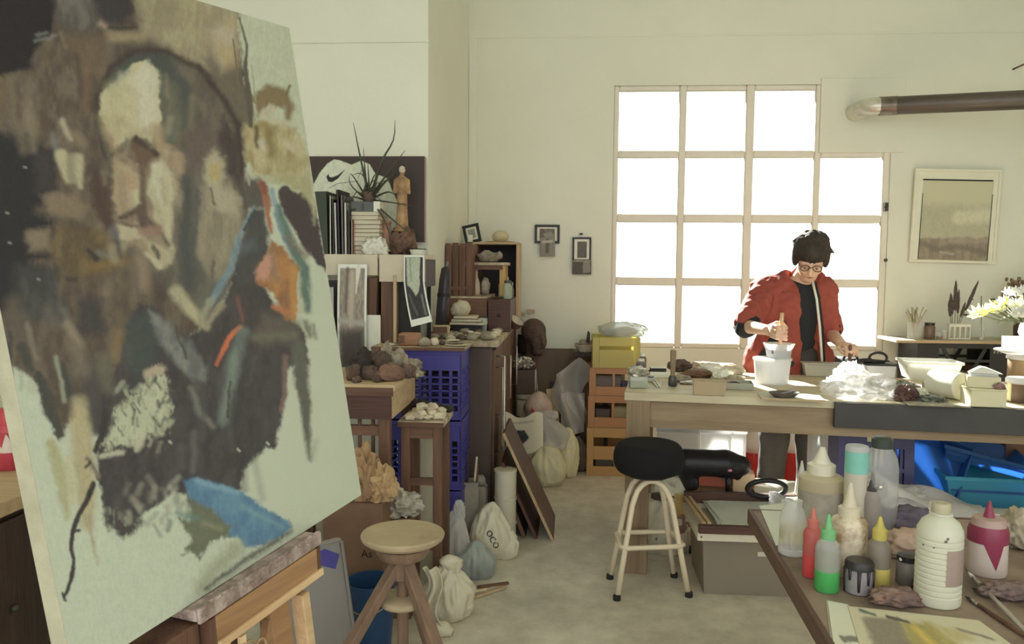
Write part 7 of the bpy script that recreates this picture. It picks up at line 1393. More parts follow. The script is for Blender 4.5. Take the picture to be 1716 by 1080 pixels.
# navy crate on end, blue trays, film, boxes
NAVY = mat('navy_crate_plastic', (60,58,96), (52,50,84), rough=.4, g=1.9)
nx0, nx1 = W(1408, 770, 3.86).x, W(1534, 770, 3.86).x; nz = W(1470, 728, 3.86).z
o = T('navy_crate', 'navy blue slotted crate standing on its side under the worktable', 'crate', ((nx0+nx1)/2, 3.87, ZSH+.001), rot=(R_(-3),0,R_(-4))); nw = nx1-nx0; nh = nz-ZSH
m1 = MB(); m1.box(-nw/2, -nw/2+.045, 0, .008, 0, nh).box(nw/2-.045, nw/2, 0, .008, 0, nh).box(-nw/2+.045, nw/2-.045, 0, .008, 0, .05)
m1.box(-nw/2+.045, -nw*.12, 0, .008, nh-.075, nh).box(nw*.22, nw/2-.045, 0, .008, nh-.075, nh).box(-nw*.12, nw*.22, 0, .008, nh-.018, nh).box(-nw*.12, nw*.22, 0, .008, nh-.075, nh-.045)
for i in range(10):
    x = -nw/2+.045+(nw-.09)*(i+.5)/10; m1.box(x-.006, x+.006, 0, .008, .05, nh-.075)
m1.box(-nw/2+.045, nw/2-.045, .001, .007, nh*.5-.01, nh*.5+.01); O('slotted_face', m1, NAVY, o, bevel=.001)
for q in [(-nw/2,-nw/2+.008,.008,.2,0,nh),(nw/2-.008,nw/2,.008,.2,0,nh),(-nw/2,nw/2,.008,.2,nh-.008,nh),(-nw/2,nw/2,.008,.2,0,.008)]: O('crate_side', MB().box(*q), NAVY, o)
BLUE = film('blue_tray_plastic', (50,110,166), .9, .3, .55, g=1.9); LITBLUE = film('sunlit_tray_plastic', (70,170,204), .85, .3, .6, g=1.9)  # second film is the blue plastic with sunlight put into its colour
def pan(t, name, wb, wt_, d, h, m, **k): return O(name, tub_(wb, wt_, d, h, .005), m, t, solid=.004, **k)
q = W(1660, 838, 3.87); o = T('blue_tray', 'bright blue stacking tray lit through by the sun, under the right of the table', 'tray', (q.x+.03, 3.87, ZSH+.013), rz=R_(-6)); pan(o, 'tray_shell', .20, .235, .26, .15, LITBLUE); O('tray_ribs', MB().box(-.21, .21, -.022, -.012, .075, .09), BLUE, o)
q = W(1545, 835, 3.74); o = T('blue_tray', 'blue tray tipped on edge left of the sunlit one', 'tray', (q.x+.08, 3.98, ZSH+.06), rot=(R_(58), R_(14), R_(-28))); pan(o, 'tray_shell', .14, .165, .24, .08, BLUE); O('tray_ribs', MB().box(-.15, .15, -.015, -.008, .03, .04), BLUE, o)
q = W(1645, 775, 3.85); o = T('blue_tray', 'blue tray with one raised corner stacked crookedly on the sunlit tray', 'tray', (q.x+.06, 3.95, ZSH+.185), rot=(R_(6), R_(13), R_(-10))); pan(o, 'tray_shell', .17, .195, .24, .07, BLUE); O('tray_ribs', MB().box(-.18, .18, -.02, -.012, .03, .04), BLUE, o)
o = T('red_board', 'flat red board under the sunlit blue tray', 'board', (W(1700,840,3.8).x, 3.82, ZSH+.001), rz=R_(-6)); O('lid_plate', MB().box(-.14, .2, 0, .3, 0, .010), RED, o, bevel=.003); O('lid_lip', MB().box(-.145, .205, -.005, 0, -.006, .010), RED, o)
one('white_board', 'white board lying in the sun below the blue trays', 'board', MB().box(-.16, .30, 0, .10, 0, .012), PAPER, (W(1670,850,3.6).x+.02, 3.66, .333), rz=R_(-6), bevel=.002)
FILMW = film('white_film', (206,206,200), .9, .25, .5, g=1.7, bump=.4, bscale=10)
o = T('white_film', 'sheet of white plastic film sagging in the sun beside the blue trays', 'film', (W(1560,830,3.66).x, 3.66, .345)); O('film_sheet', MB().grid(lambda u, v: ((u-.5)*.46, (v-.5)*.26, .10-.12*u+.05*math.sin(v*3.14)+.015*math.sin(u*9+v*5)+.01*math.sin(v*13)), 40, 24), FILMW, o, smooth=True); O('film_fold', lump((.09,.07,.05), 620, .35, 2, 4, crease=.5), FILMW, o, loc=(-.12,.0,.02), smooth=True)
o = T('packing_case', 'cardboard packing case holding up the white film before the lower shelf', 'box', (W(1600,870,3.6).x, 3.56, 0), rz=R_(-6)); O('case_body', MB().box(-.26, .42, 0, .18, 0, .325), CARD, o, bevel=.003); O('case_tape', MB().box(-.26, .42, .09, .13, .325, .327), PALEWOOD, o)
# boxes and crumpled paper on the shelf at the right back
for k, (px, Y, w, h, m, l) in enumerate([(1560,4.30,.16,.29,CREAM,'crumpled beige paper heap on the lower shelf behind the blue trays'), (1618,4.25,.15,.31,PALEWOOD,'tan carton on the lower shelf behind the blue trays'), (1668,4.2,.13,.34,BROWNX,'brown carton at the back right of the lower shelf'), (1712,4.15,.14,.33,CARD,'cardboard carton at the right end of the lower shelf'), (1395,4.24,.20,.30,MILK,'pale cloudy tub on the lower shelf behind the navy crate')]):
    q = W(px, 740, Y)
    if k == 0: one('beige_paper', l, 'paper', lump((w*.7,.10,h*.62), 631, .3, 2.4, 4, crease=.5), m, (q.x, Y-.04, ZSH+.001), smooth=35)
    else: o = T('carton', l, 'carton', (q.x, Y, ZSH+.001), rz=TA); O('carton_body', MB().box(-w/2, w/2, 0, .14, 0, h-.02), m, o, bevel=.003); O('carton_top', MB().box(-w/2-.003, w/2+.003, -.003, .143, h-.02, h), m, o, bevel=.002)
# cluttered bag under the table by the leg
o = T('rag_bag', 'open white bag stuffed with coloured scraps under the table behind the bar stool', 'bag', (W(1112,860,4.15).x, 4.02, 0.0)); O('bag_body', lump((.115,.09,.20), 640, .25, 1.6, 4, crease=.5), WB, o, smooth=True)
for k, (dx, dz, r_, c) in enumerate([(.045,.20,(.045,.03,.06),(176,146,72)),(-.02,.14,(.03,.03,.07),(120,92,110)),(.05,.11,(.05,.04,.06),(132,98,84)),(-.04,.08,(.035,.03,.03),(110,124,116)),(-.03,.28,(.05,.03,.02),(70,62,54))]): O('scrap', lump(r_, 650+k, .35, 2, 3, crease=.4), cm('scrap%d' % k, c, g=1.6), o, smooth=35, loc=(dx,-.065,dz))
o = T('low_trolley', 'dusty grey low trolley with dark castors under the table', 'trolley', (W(1120,945,3.95).x, 3.96, 0)); O('trolley_deck', MB().box(-.14, .2, 0, .3, .05, .075), STONE, o, bevel=.003)
for x in (-.10,.12): O('castor', MB().tube([(x-.015,.03,.025),(x+.015,.03,.025)], .025, 14), BLACKPL, o, smooth=40); O('castor', MB().tube([(x-.015,.26,.025),(x+.015,.26,.025)], .025, 14), BLACKPL, o, smooth=40)
o['label'] = 'dusty grey low trolley with dark castors under the table'

# ---- bar stool
BSP = W(1087, 770, 3.53); bst = T('bar_stool', 'bar stool with a round black padded seat and cream tubular legs', 'stool', (BSP.x, 3.53, 0), rz=R_(8))
zt_, zb2 = W(1087, 738, 3.57).z, W(1087, 789, 3.57).z; rs = wid(1028,1145,3.57)/2
pf = []; n = 14; hh = (zt_-zb2)/2; zc_ = (zt_+zb2)/2
for i in range(n+1):
    a = -math.pi/2+math.pi*i/n; pf.append((max(0, rs-hh*.72+hh*.72*math.cos(a)**.8 if abs(math.cos(a)) > 1e-6 else rs-hh*.72), zc_+hh*math.sin(a)))
pf = [(0, zc_-hh)]+pf+[(0, zc_+hh*1.02)]
O('seat_pad', MB().lathe(pf, 44), mat('black_velour', (32,29,32), (28,26,29), rough=.95, g=1.0), bst, smooth=True)
TUBE = mat('cream_tube', (188,174,146), (178,164,136), rough=.3, spec=.5, g=1.7)
O('seat_plate', MB().lathe([(0,zc_-hh-.012),(.09,zc_-hh-.012),(.09,zc_-hh),(0,zc_-hh)], 24), BLACKPL, bst)
ft_ = [Vector((-.155,-.12,0)), Vector((.165,-.10,0)), Vector((.16,.12,0)), Vector((-.14,.115,0))]
def hoop(a, b):
    A_, B_ = Vector(a), Vector(b); m = (A_+B_)/2; zt2 = zc_-hh-.022; pts = []
    tA = Vector((A_.x*.55, A_.y*.62, zt2-.10)); tB = Vector((B_.x*.55, B_.y*.62, zt2-.10))
    pts = [A_, A_.lerp(tA, .5), tA]
    for i in range(1, 8):
        t = i/8; e = tA.lerp(tB, t); s = math.sin(math.pi*t)**.6; e.z = zt2-.10+.10*s; e.y *= 1-.25*s; pts.append(e)
    return pts+[tB, B_.lerp(tB, .5), B_]
O('leg_hoop', MB().tube(hoop(ft_[0], ft_[1]), .0125, 12), TUBE, bst, smooth=True); O('leg_hoop', MB().tube(hoop(ft_[3], ft_[2]), .0125, 12), TUBE, bst, smooth=True)
zr = .22; k_ = .72; rg = [Vector((p.x*(1-.30*zr/.5), p.y*(1-.27*zr/.5), zr)) for p in ft_]
ring_ = []
for i in range(4):
    a, b = rg[i], rg[(i+1) % 4]; ring_ += [a.lerp(b, .08), a.lerp(b, .5), a.lerp(b, .92)]
O('foot_ring', MB().tube(ring_, .011, 10, closed=True), TUBE, bst, smooth=True)
for p in ft_: O('rubber_foot', MB().lathe([(.0,0),(.017,0),(.017,.02),(.0125,.025)], 12), BLACKPL, bst, loc=p)
# ================================================================ the person stirring the tub
PO = Vector((1.27, 4.63, 0))
SKIN = mat('skin', (206,164,134), (190,146,118), rough=.55, scale=14, g=1.5, spec=.4); JACK = mat('red_jacket', (160,66,48), (142,56,42), rough=.85, scale=7, bump=.3, bscale=26, g=1.25)
TEE = mat('black_tee', (40,40,44), (34,34,38), rough=.9, scale=8, bump=.2, bscale=20, g=1.4); TROU = mat('charcoal_trousers', (66,62,58), (56,52,50), rough=.9, scale=8, bump=.25, bscale=20, g=1.4)
HAIRM = mat('dark_hair', (62,52,44), (44,38,34), rough=.8, scale=26, stretch=(1,1,.25), bump=.8, bscale=60, contrast=1.5, g=1.5)
per = T('person', 'person in an open red jacket and glasses stirring a tub at the worktable', 'person', PO)
HC = Vector((.040, -.105, 1.488)); HR = Matrix.Rotation(R_(-14), 3, 'Z') @ Matrix.Rotation(R_(33), 3, 'X') @ Matrix.Rotation(R_(4), 3, 'Y')
def hp_(p): return HC+HR @ Vector(p)
shL, elL, wrL = (-.180,.0,1.292), (-.320,-.205,1.112), (-.268,-.462,1.112)
shR, elR, wrR = (.148,.0,1.302), (.205,.035,1.062), (.182,-.205,1.028)
def body():
    s = SDF((-.42,-.66,-.0), (.32,.22,1.68), .0055)
    # legs, pelvis, trunk
    for hx, kx, ax, ky in ((-.085,-.098,-.10,-.0), (.09,.105,.112,.015)):
        s.cap((hx,.02,.86), (kx,ky,.48), .078, .052, .03); s.cap((kx,ky,.48), (ax,.05,.09), .052, .034, .02); s.cap((ax,.05,.06), (ax,-.09,.03), .034, .026, .02)
    s.ell((0,.02,.90), (.15,.105,.12), .04); s.ell((-.01,.015,1.05), (.125,.09,.16), .05); s.ell((-.015,.0,1.22), (.15,.10,.14), .05)
    s.cap((-.14,.0,1.30), (.11,.0,1.31), .055, .055, .05); s.cap((0,-.005,1.32), tuple(hp_((0,.02,-.06))), .052, .048, .03)
    # arms
    for a, b, c in ((shL, elL, wrL), (shR, elR, wrR)):
        s.cap(a, b, .047, .038, .02); s.cap(b, c, .039, .026, .015)
    # head
    def E(c, r, k=.02, op='u'): s.ell(tuple(hp_(c)), r, k, op, HR)
    def Cp(a, b, ra, rb, k=.01, op='u'): s.cap(tuple(hp_(a)), tuple(hp_(b)), ra, rb, k, op)
    E((0,.015,.03), (.074,.092,.086)); E((0,-.03,-.03), (.060,.064,.086), .03); E((0,-.058,-.098), (.032,.028,.022), .03)
    for q in (-1, 1):
        E((q*.036,-.062,-.035), (.024,.024,.024), .02); E((q*.030,-.097,-.002), (.018,.012,.011), .008, 's'); E((q*.030,-.082,-.001), (.0135,.0125,.0115), .003); E((q*.074,.004,-.018), (.011,.020,.030), .008)
    Cp((-.042,-.082,.018), (.042,-.082,.018), .010, .010, .012); Cp((0,-.088,.005), (0,-.112,-.038), .009, .014, .012)
    Cp((-.019,-.089,-.066), (.019,-.089,-.066), .0065, .0065, .008); Cp((-.016,-.087,-.078), (.016,-.087,-.078), .007, .007, .008)
    # gripping hand round the upright stick
    st = Vector((-.226,-.552,1.11)); s.ell((-.254,-.505,1.112), (.017,.046,.038), .02)
    for i, (dz, L) in enumerate(((.030,.92),(.010,1.0),(-.010,.96),(-.028,.80))):
        z = 1.112+dz; P = [(-.255,-.535,z), (-.246,-.575,z-.003), (-.222,-.585*1+.585*.0,z-.006), (-.201,-.572,z-.009), (-.205+.006*(1-L),-.549,z-.011)]
        for j in range(4): s.cap(P[j], P[j+1], .0098-.0006*j, .0092-.0006*j, .004)
    T_ = [(-.255,-.480,1.132), (-.232,-.512,1.152), (-.210,-.536,1.150), (-.203,-.556,1.140)]
    for j in range(3): s.cap(T_[j], T_[j+1], .0125-.001*j, .0115-.001*j, .005)
    # other hand closing on a tool
    s.ell((.196,-.252,1.022), (.037,.044,.016), .018)
    for i in range(4):
        L = (.90,1.0,.95,.78)[i]; x = .170+.0185*i; P = [(x,-.285,1.024), (x+.002,-.285-.034*L,1.018), (x+.004,-.285-.052*L,.996), (x+.003,-.285-.046*L,.974)]
        for j in range(3): s.cap(P[j], P[j+1], .0096-.0006*j, .009-.0006*j, .004)
    T_ = [(.166,-.232,1.020), (.152,-.268,1.010), (.160,-.300,.992), (.172,-.318,.980)]
    for j in range(3): s.cap(T_[j], T_[j+1], .0125-.001*j, .0115-.001*j, .005)
    return s.mesh(1)
O('body', body(), SKIN, per, smooth=True)
def noised(m, amp, f):
    m.v = [tuple(Vector(p)+Vector(p).normalized()*0+Vector((mnoise.noise(Vector(p)*f), mnoise.noise(Vector(p)*f+Vector((9,3,1))), mnoise.noise(Vector(p)*f+Vector((2,8,5)))))*amp) for p in m.v]; return m
# trousers, shoes
s = SDF((-.25,-.2,.03), (.26,.25,1.02), .007)
for hx, kx, ax, ky in ((-.085,-.100,-.104,-.0), (.09,.108,.116,.015)): s.cap((hx,.02,.86), (kx,ky,.48), .096, .080, .03); s.cap((kx,ky,.48), (ax,.045,.10), .080, .070, .03)
s.ell((0,.02,.90), (.170,.130,.14), .04); s.cap((-.1,.02,1.0), (.1,.02,1.0), .005, .005, .0)
O('trousers', noised(s.mesh(1), .008, 14), TROU, per, smooth=True)
for q, ax in ((-1,-.104), (1,.116)):
    s = SDF((ax-.07,-.20,-.005), (ax+.07,.12,.13), .006); s.cap((ax,.05,.05), (ax+.0,-.10,.042), .046, .042, .02); s.cap((ax,.05,.05), (ax,.05,.10), .044, .04, .02); s.box((ax,-.04,-.05), (.1,.3,.05), .0, 0, 's'); O('shoe', s.mesh(1), BLACKPL, per, smooth=True)
# t-shirt
s = SDF((-.24,-.2,.86), (.24,.2,1.42), .007); s.ell((-.01,.012,1.05), (.142,.108,.20), .05); s.ell((-.015,.0,1.22), (.165,.114,.15), .05); s.cap((-.13,.0,1.29), (.10,.0,1.30), .064, .064, .05); s.ell((.004,-.03,1.41), (.062,.07,.055), .01, 's')
O('t_shirt', noised(s.mesh(1), .006, 16), TEE, per, smooth=True)
# open jacket with wide rolled sleeves
s = SDF((-.46,-.32,.80), (.36,.26,1.46), .007)
s.ell((-.02,.012,1.20), (.188,.138,.19), .05); s.ell((-.03,.018,1.0), (.190,.142,.26), .06); s.cap((-.13,.005,1.30), (.11,.005,1.31), .075, .072, .05); s.cap((-.19,.01,.90), (.13,.01,.90), .09, .09, .08)
s.cap(shL, (-.315,-.192,1.128), .078, .070, .04); s.cap(shR, (.200,.03,1.085), .074, .062, .035); s.cap((-.05,.03,1.365), (.055,.03,1.37), .045, .045, .03)
s.box((.048,-.22,1.05), (.052,.155,.42), .01, .008, 's', Matrix.Rotation(R_(-3), 3, 'Y')); s.ell((.008,-.04,1.425), (.066,.095,.085), .02, 's'); s.box((0,0,.76), (.5,.5,.07), 0, 0, 's')
O('jacket', noised(noised(s.mesh(1), .014, 12), .008, 30), JACK, per, smooth=True)
# rolled dark cuffs and lining, pale piping
s = SDF((-.42,-.30,1.02), (-.22,-.10,1.22), .006); s.cap((-.308,-.182,1.132), (-.322,-.212,1.110), .070, .062, .01); O('rolled_cuff', noised(s.mesh(1), .008, 22), TEE, per, smooth=True, label='dark rolled cuff')
s = SDF((.10,-.06,.99), (.30,.14,1.16), .006); s.cap((.199,.026,1.09), (.204,.020,1.065), .060, .052, .01); O('rolled_cuff', noised(s.mesh(1), .006, 22), TEE, per, smooth=True, label='dark rolled cuff')
s = SDF((-.26,-.22,.84), (-.02,.05,1.16), .006); s.cap((-.105,-.112,1.12), (-.150,-.118,1.00), .022, .034, .02); s.cap((-.150,-.118,1.00), (-.195,-.10,.90), .034, .042, .02); O('jacket_lining', noised(s.mesh(1), .008, 22), TEE, per, smooth=True, label='dark side panel of the jacket')
O('piping', MB().tube([(.052,-.112,1.355),(.070,-.135,1.26),(.088,-.142,1.12),(.100,-.146,1.0),(.112,-.146,.86)], .007, 8), PAPER, per, smooth=True, label='pale jacket piping'); O('zip_edge', MB().tube([(.066,-.118,1.355),(.086,-.138,1.24),(.105,-.146,1.10),(.124,-.148,.86)], .006, 8), TEE, per, smooth=True)
O('collar', noised(MB().tube([hp_((-.052,-.03,-.155)), hp_((-.078,.03,-.145)), hp_((-.04,.085,-.13)), hp_((.03,.09,-.13)), hp_((.075,.035,-.145)), hp_((.062,-.02,-.155))], [.016,.022,.024,.024,.022,.016], 10), .006, 20), JACK, per, smooth=True)
# hair
s = SDF(tuple(HC+Vector((-.16,-.17,-.14))), tuple(HC+Vector((.16,.19,.19))), .005)
def E(c, r, k=.02, op='u'): s.ell(tuple(hp_(c)), r, k, op, HR)
E((0,.022,.046), (.094,.108,.092)); E((0,-.045,.062), (.070,.058,.050), .03); E((-.078,.0,-.0), (.020,.045,.055), .02); E((.078,.0,.0), (.020,.045,.055), .02); E((0,.075,-.02), (.078,.05,.07), .03)
E((0,-.105,-.045), (.064,.06,.070), .012, 's')
r = random.Random(9)
for i in range(70):
    a = r.uniform(0,6.28); t = r.uniform(-.2,1.5); d = Vector((math.cos(t)*math.cos(a), math.cos(t)*math.sin(a), math.sin(t))); p = Vector((d.x*.092, .022+d.y*.105, .046+d.z*.09))
    if p.y < -.05 and p.z < .03: continue
    q = p+Vector((d.x*.012+r.uniform(-.012,.012), d.y*.014, d.z*.010-.02)); s.cap(tuple(hp_(p*.97)), tuple(hp_(q)), .013, .005, .008)
O('hair', s.mesh(1), HAIRM, per, smooth=True)
# glasses
gl_ = MB()
for q in (-1, 1):
    gl_.tube([hp_((q*.031+.022*math.cos(a), -.106-.004*math.cos(a)*q, -.004+.018*math.sin(a))) for a in [2*math.pi*i/20 for i in range(20)]], .0030, 6, closed=True)
    gl_.tube([hp_((q*.053,-.102,.002)), hp_((q*.073,-.05,.006)), hp_((q*.078,.0,.0))], .0022, 6)
gl_.tube([hp_((-.009,-.108,.0)), hp_((0,-.110,.003)), hp_((.009,-.108,.0))], .0026, 6)
O('glasses', gl_, mat('tortoise_frame', (96,70,48), rough=.3, g=1.5), per, smooth=True)
for q in (-1, 1):
    O('eyebrow', MB().tube([hp_((q*.014,-.093,.026)), hp_((q*.032,-.093,.031)), hp_((q*.048,-.082,.025))], [.003,.0038,.002], 6), HAIRM, per, smooth=True)
    O('eye', MB().ell(tuple(hp_((q*.030,-.0845,-.0095))), .0092), mat('eye_white', (150,122,104), g=1.4), per, smooth=True); O('iris', MB().ell(tuple(hp_((q*.030,-.0905,-.0145))), .0048), mat('iris', (56,44,36), g=1.3), per, smooth=True)
O('lips', MB().tube([hp_((-.019,-.093,-.070)), hp_((0,-.098,-.071)), hp_((.019,-.093,-.070))], [.002,.0045,.002], 8), mat('lips', (160,92,80), g=1.5), per, smooth=True)
# what they hold
S0 = PO+Vector((-.224,-.556,0)); S1 = Vector((TUBC.x+.006, TUBC.y+.010, TUBC.z+.008)); top_ = Vector((S0.x-.004, S0.y-.0, W(1302,524,S0.y).z)); gp = S0+Vector((0,0,1.10))
stir = T('stirring_stick', 'pale wooden stick held upright in the tub by the person', 'stick', S1); dd = (top_-S1)
O('stick', MB().tube([(0,0,0), (gp-S1), (gp-S1)+(gp-S1).normalized()*.11], [.008,.009,.0095], 10), mat('peach_stick', (206,160,112), (190,144,98), rough=.6, g=1.6), stir, smooth=True); O('coated_tip', MB().tube([(0,0,.002), (gp-S1)*.16], [.0095,.0095], 10), PLASTER, stir, smooth=True)
hr = PO+Vector((.190,-.333,0)); ct_ = T('chisel', 'small dark chisel held down on the table by the other hand of the person', 'chisel', (hr.x, hr.y, ZT+.001)); O('handle', MB().lathe([(.006,.09),(.009,.10),(.0095,.17),(.006,.18),(0,.181)], 10), BROWN, ct_, smooth=40); O('blade', MB().box(-.004, .004, -.0015, .0015, 0, .092), DARKMETAL, ct_)
# ================================================================ the paint table in the right foreground
FZ = .75; FA = R_(-2.2); c0 = atZ(1254, 856, FZ); FT = T('paint_table', 'paint-stained table in the right foreground crowded with bottles', 'table', (c0.x, c0.y, 0), rz=FA)
FTOP = mat('stained_tabletop', (130,110,90), (94,78,66), rough=.6, scale=6, contrast=1.6, bump=.2, bscale=30, g=1.6); FEDGE = wood('table_edge_brown', (100,72,56), (80,58,46), 'y', 3, g=1.6)
O('tabletop', MB().box(.012, 1.9, -1.4, 0, FZ-.034, FZ), FTOP, FT, bevel=.002); O('edge_strip', MB().box(0, .012, -1.4, .012, FZ-.040, FZ+.002), FEDGE, FT, bevel=.002); O('edge_strip', MB().box(.012, 1.9, 0, .012, FZ-.040, FZ+.002), FEDGE, FT, bevel=.002)
for x in (.42, 1.8):
    for y in (-1.3, -.12): O('leg', MB().box(x, x+.05, y, y+.05, 0, FZ-.034), FEDGE, FT, bevel=.003)
O('rail', MB().box(.42, 1.85, -.11, -.09, FZ-.10, FZ-.034), FEDGE, FT)
def ft_at(px, py): p = atZ(px, py, FZ); return p+Vector((0,0,.001)), depth(p)/F
def squeeze(label, px, py, r, h, body, cap, name='squeeze_bottle', nozzle=True, fill=None, caph=.12, lab=None, sh=.12, sq=1.0, z=0, nz=.20, group=None):
    """bottle: r, h in pixels; body up to the shoulder, screw collar, pointed nozzle"""
    p, u = ft_at(px, py); r *= u; h *= u; o = T(name, label, 'bottle', p+Vector((0, r, z))); H = h*(1-(nz if nozzle else .0)-caph)
    O('bottle_body', MB().lathe([(r*.92,0),(r,.03*h),(r,H-sh*h),(r*.9,H-sh*h*.5),(r*.55,H)], 28, sx=1, sy=sq), body, o, smooth=40)
    if fill: O('liquid', MB().lathe([(0,.004),(r*.93,.0005),(r*1.006,.03*h),(r*1.006,fill[0]*h),(0,fill[0]*h)], 28, sy=sq), fill[1], o, smooth=40)
    O('cap', MB().lathe([(r*.6,H-.01*h),(r*.62,H+caph*h*.8),(r*.45,H+caph*h)], 24, sy=sq), cap, o, smooth=40)
    if nozzle: O('nozzle', MB().lathe([(r*.42,H+caph*h),(r*.30,H+caph*h+nz*h*.3),(r*.12,H+caph*h+nz*h*.95),(0,H+caph*h+nz*h)], 16), cap, o, smooth=40)
    if lab: O('label', MB().lathe([(r*1.012,lab[0]*h),(r*1.012,lab[1]*h)], 28, open_=True, sy=sq), lab[2], o, smooth=True)
    return o, u, r, h
HAZY = film('hazy_bottle', (176,172,154), .72, .3, .35, g=1.6); HAZY2 = film('clear_bottle', (200,204,196), .34, .12, .3, g=1.6)
GREENL = mat('green_paint', (40,150,62), (34,134,54), rough=.35, g=1.6); REDP = mat('red_paint', (190,48,48), (176,40,42), rough=.35, g=1.6); YELP = mat('yellow_paint', (184,168,62), (168,150,52), rough=.4, g=1.6); MAG = mat('magenta_plastic', (128,36,66), (112,32,58), rough=.35, g=1.7)
GREENC = film('green_nozzle', (120,190,130), .9, .3, .4, g=1.5); REDC = film('coral_nozzle', (206,120,104), .9, .3, .4, g=1.5); YELC = film('yellow_nozzle', (196,184,70), .95, .3, .4, g=1.6)
GLUE = mat('glue_white', (176,166,140), (158,146,118), rough=.4, scale=10, g=1.7); LABG = mat('grey_label_paper', (150,142,126), (128,120,106), rough=.7, scale=18, contrast=1.5, g=1.6)
squeeze('largest squeeze bottle at the back, half full of beige glue with a pointed nozzle', 1385, 892, 37, 136, film('beige_bottle', (184,172,140), .9, .3, .35, g=1.7), mat('pale_cap', (186,180,158), rough=.4, g=1.7), lab=(.10,.46,LABG), nz=.20, caph=.14, sh=.05)
squeeze('small squeeze bottle with bright green paint at the bottom and a green nozzle', 1391, 998, 20, 132, HAZY2, GREENC, fill=(.27, GREENL), nz=.20, lab=(.29,.56,film('faint_label', (160,160,150), .6, .4, .3, g=1.6)))
squeeze('slim squeeze bottle with red paint and a coral nozzle, left of the green one', 1364, 972, 15, 118, film('red_tinted', (190,96,90), .7, .3, .3, g=1.6), REDC, fill=(.32, REDP), nz=.16, sh=.10)
o, u, r_, h_ = squeeze('white squeeze bottle stained with brown paint behind the green bottle', 1430, 974, 30, 160, mat('stained_white', (184,172,146), (132,104,72), rough=.45, scale=22, contrast=2.2, g=1.7), GLUE, nz=.26, caph=.10, sh=.08)
squeeze('squeeze bottle with yellow nozzle and ochre paint, right of the black jar', 1478, 990, 19, 120, film('grey_bottle', (140,130,116), .8, .35, .3, g=1.6), YELC, fill=(.28, YELP), nz=.16, caph=.16)
squeeze('grey squeeze bottle with a dark collar and grey nozzle at the back', 1464, 905, 15, 112, mat('grey_paint_bottle', (140,130,122), (120,110,104), rough=.45, g=1.6), mat('dark_collar', (72,70,66), rough=.4, g=1.5), nz=.24, caph=.05)
# spray can
p, u = ft_at(1438, 902); o = T('spray_can', 'tall pale spray can with a teal top at the back of the paint table', 'can', p+Vector((0,.03,0))); r_ = 19*u; h_ = 152*u
O('can_body', MB().lathe([(r_*.94,0),(r_,.02*h_),(r_,.74*h_),(r_*.97,.76*h_)], 28), mat('can_paint', (184,176,158), (152,146,132), rough=.35, scale=6, g=1.6), o, smooth=40); O('teal_band', MB().lathe([(r_*1.01,.70*h_),(r_*1.01,.94*h_)], 28, open_=True), mat('teal_print', (104,176,160), (90,160,146), rough=.35, g=1.6), o, smooth=True); O('cap', MB().lathe([(r_*.98,.76*h_),(r_*1.0,.98*h_),(r_*.9,h_),(0,h_)], 28), WP, o, smooth=40)
O('can_print', MB().lathe([(r_*1.01,.05*h_),(r_*1.01,.4*h_)], 10, open_=True, M=Matrix.Rotation(.4, 4, 'Z')), LABG, o) if False else None
# clear bottle with a dark cap
o, u, r_, h_ = squeeze('tall clear plastic bottle with a dark green cap at the back of the paint table', 1483, 905, 28, 168, HAZY2, mat('dark_green_cap', (56,64,56), rough=.4, g=1.5), name='clear_bottle', nozzle=False, caph=.10, sh=.22)
# low clear jar, black jar
p, u = ft_at(1333, 936); o = T('glass_jar', 'clear upturned glass jar at the left edge of the paint table', 'jar', p+Vector((0,.03,0))); O('glass', MB().lathe([(17*u,0),(22*u,3*u),(22*u,60*u),(19*u,72*u),(14*u,84*u),(15*u,92*u)], 26), HAZY2, o, smooth=40); O('white_cap', MB().lathe([(21*u,.0),(23*u,2*u),(23*u,10*u),(21*u,11*u)], 26), WP, o, smooth=40); O('label', MB().lathe([(22.3*u,22*u),(22.3*u,46*u)], 12, open_=True), film('faint_yellow', (176,170,130), .6, .4, .3, g=1.6), o, smooth=True)
p, u = ft_at(1447, 1003); o = T('dripped_jar', 'glass jar with black paint dripping down its sides, lid black', 'jar', p+Vector((0,.03,0))); BLKP = mat('black_paint', (50,46,46), (42,38,40), rough=.35, g=1.4)
O('glass', MB().lathe([(20*u,0),(22*u,2*u),(22*u,44*u)], 28), mat('lilac_jar', (134,126,130), (112,106,110), rough=.25, g=1.6), o, smooth=40); O('lid', MB().lathe([(21*u,41*u),(23.5*u,42*u),(23.5*u,52*u),(21*u,56*u),(0,56*u)], 28), BLKP, o, smooth=40)
dr_ = MB()
for k in range(9):
    a = 2*math.pi*k/9+.2; L = (40,14,38,26,42,18,36,24,40)[k]; dr_.tube([(22*u*math.cos(a),22*u*math.sin(a),43*u),(22.4*u*math.cos(a),22.4*u*math.sin(a),(43-L*.6)*u),(22.3*u*math.cos(a),22.3*u*math.sin(a),(43-L)*u)], [3.6*u,2.6*u,2.0*u], 6)
O('drips', dr_, BLKP, o, smooth=True)
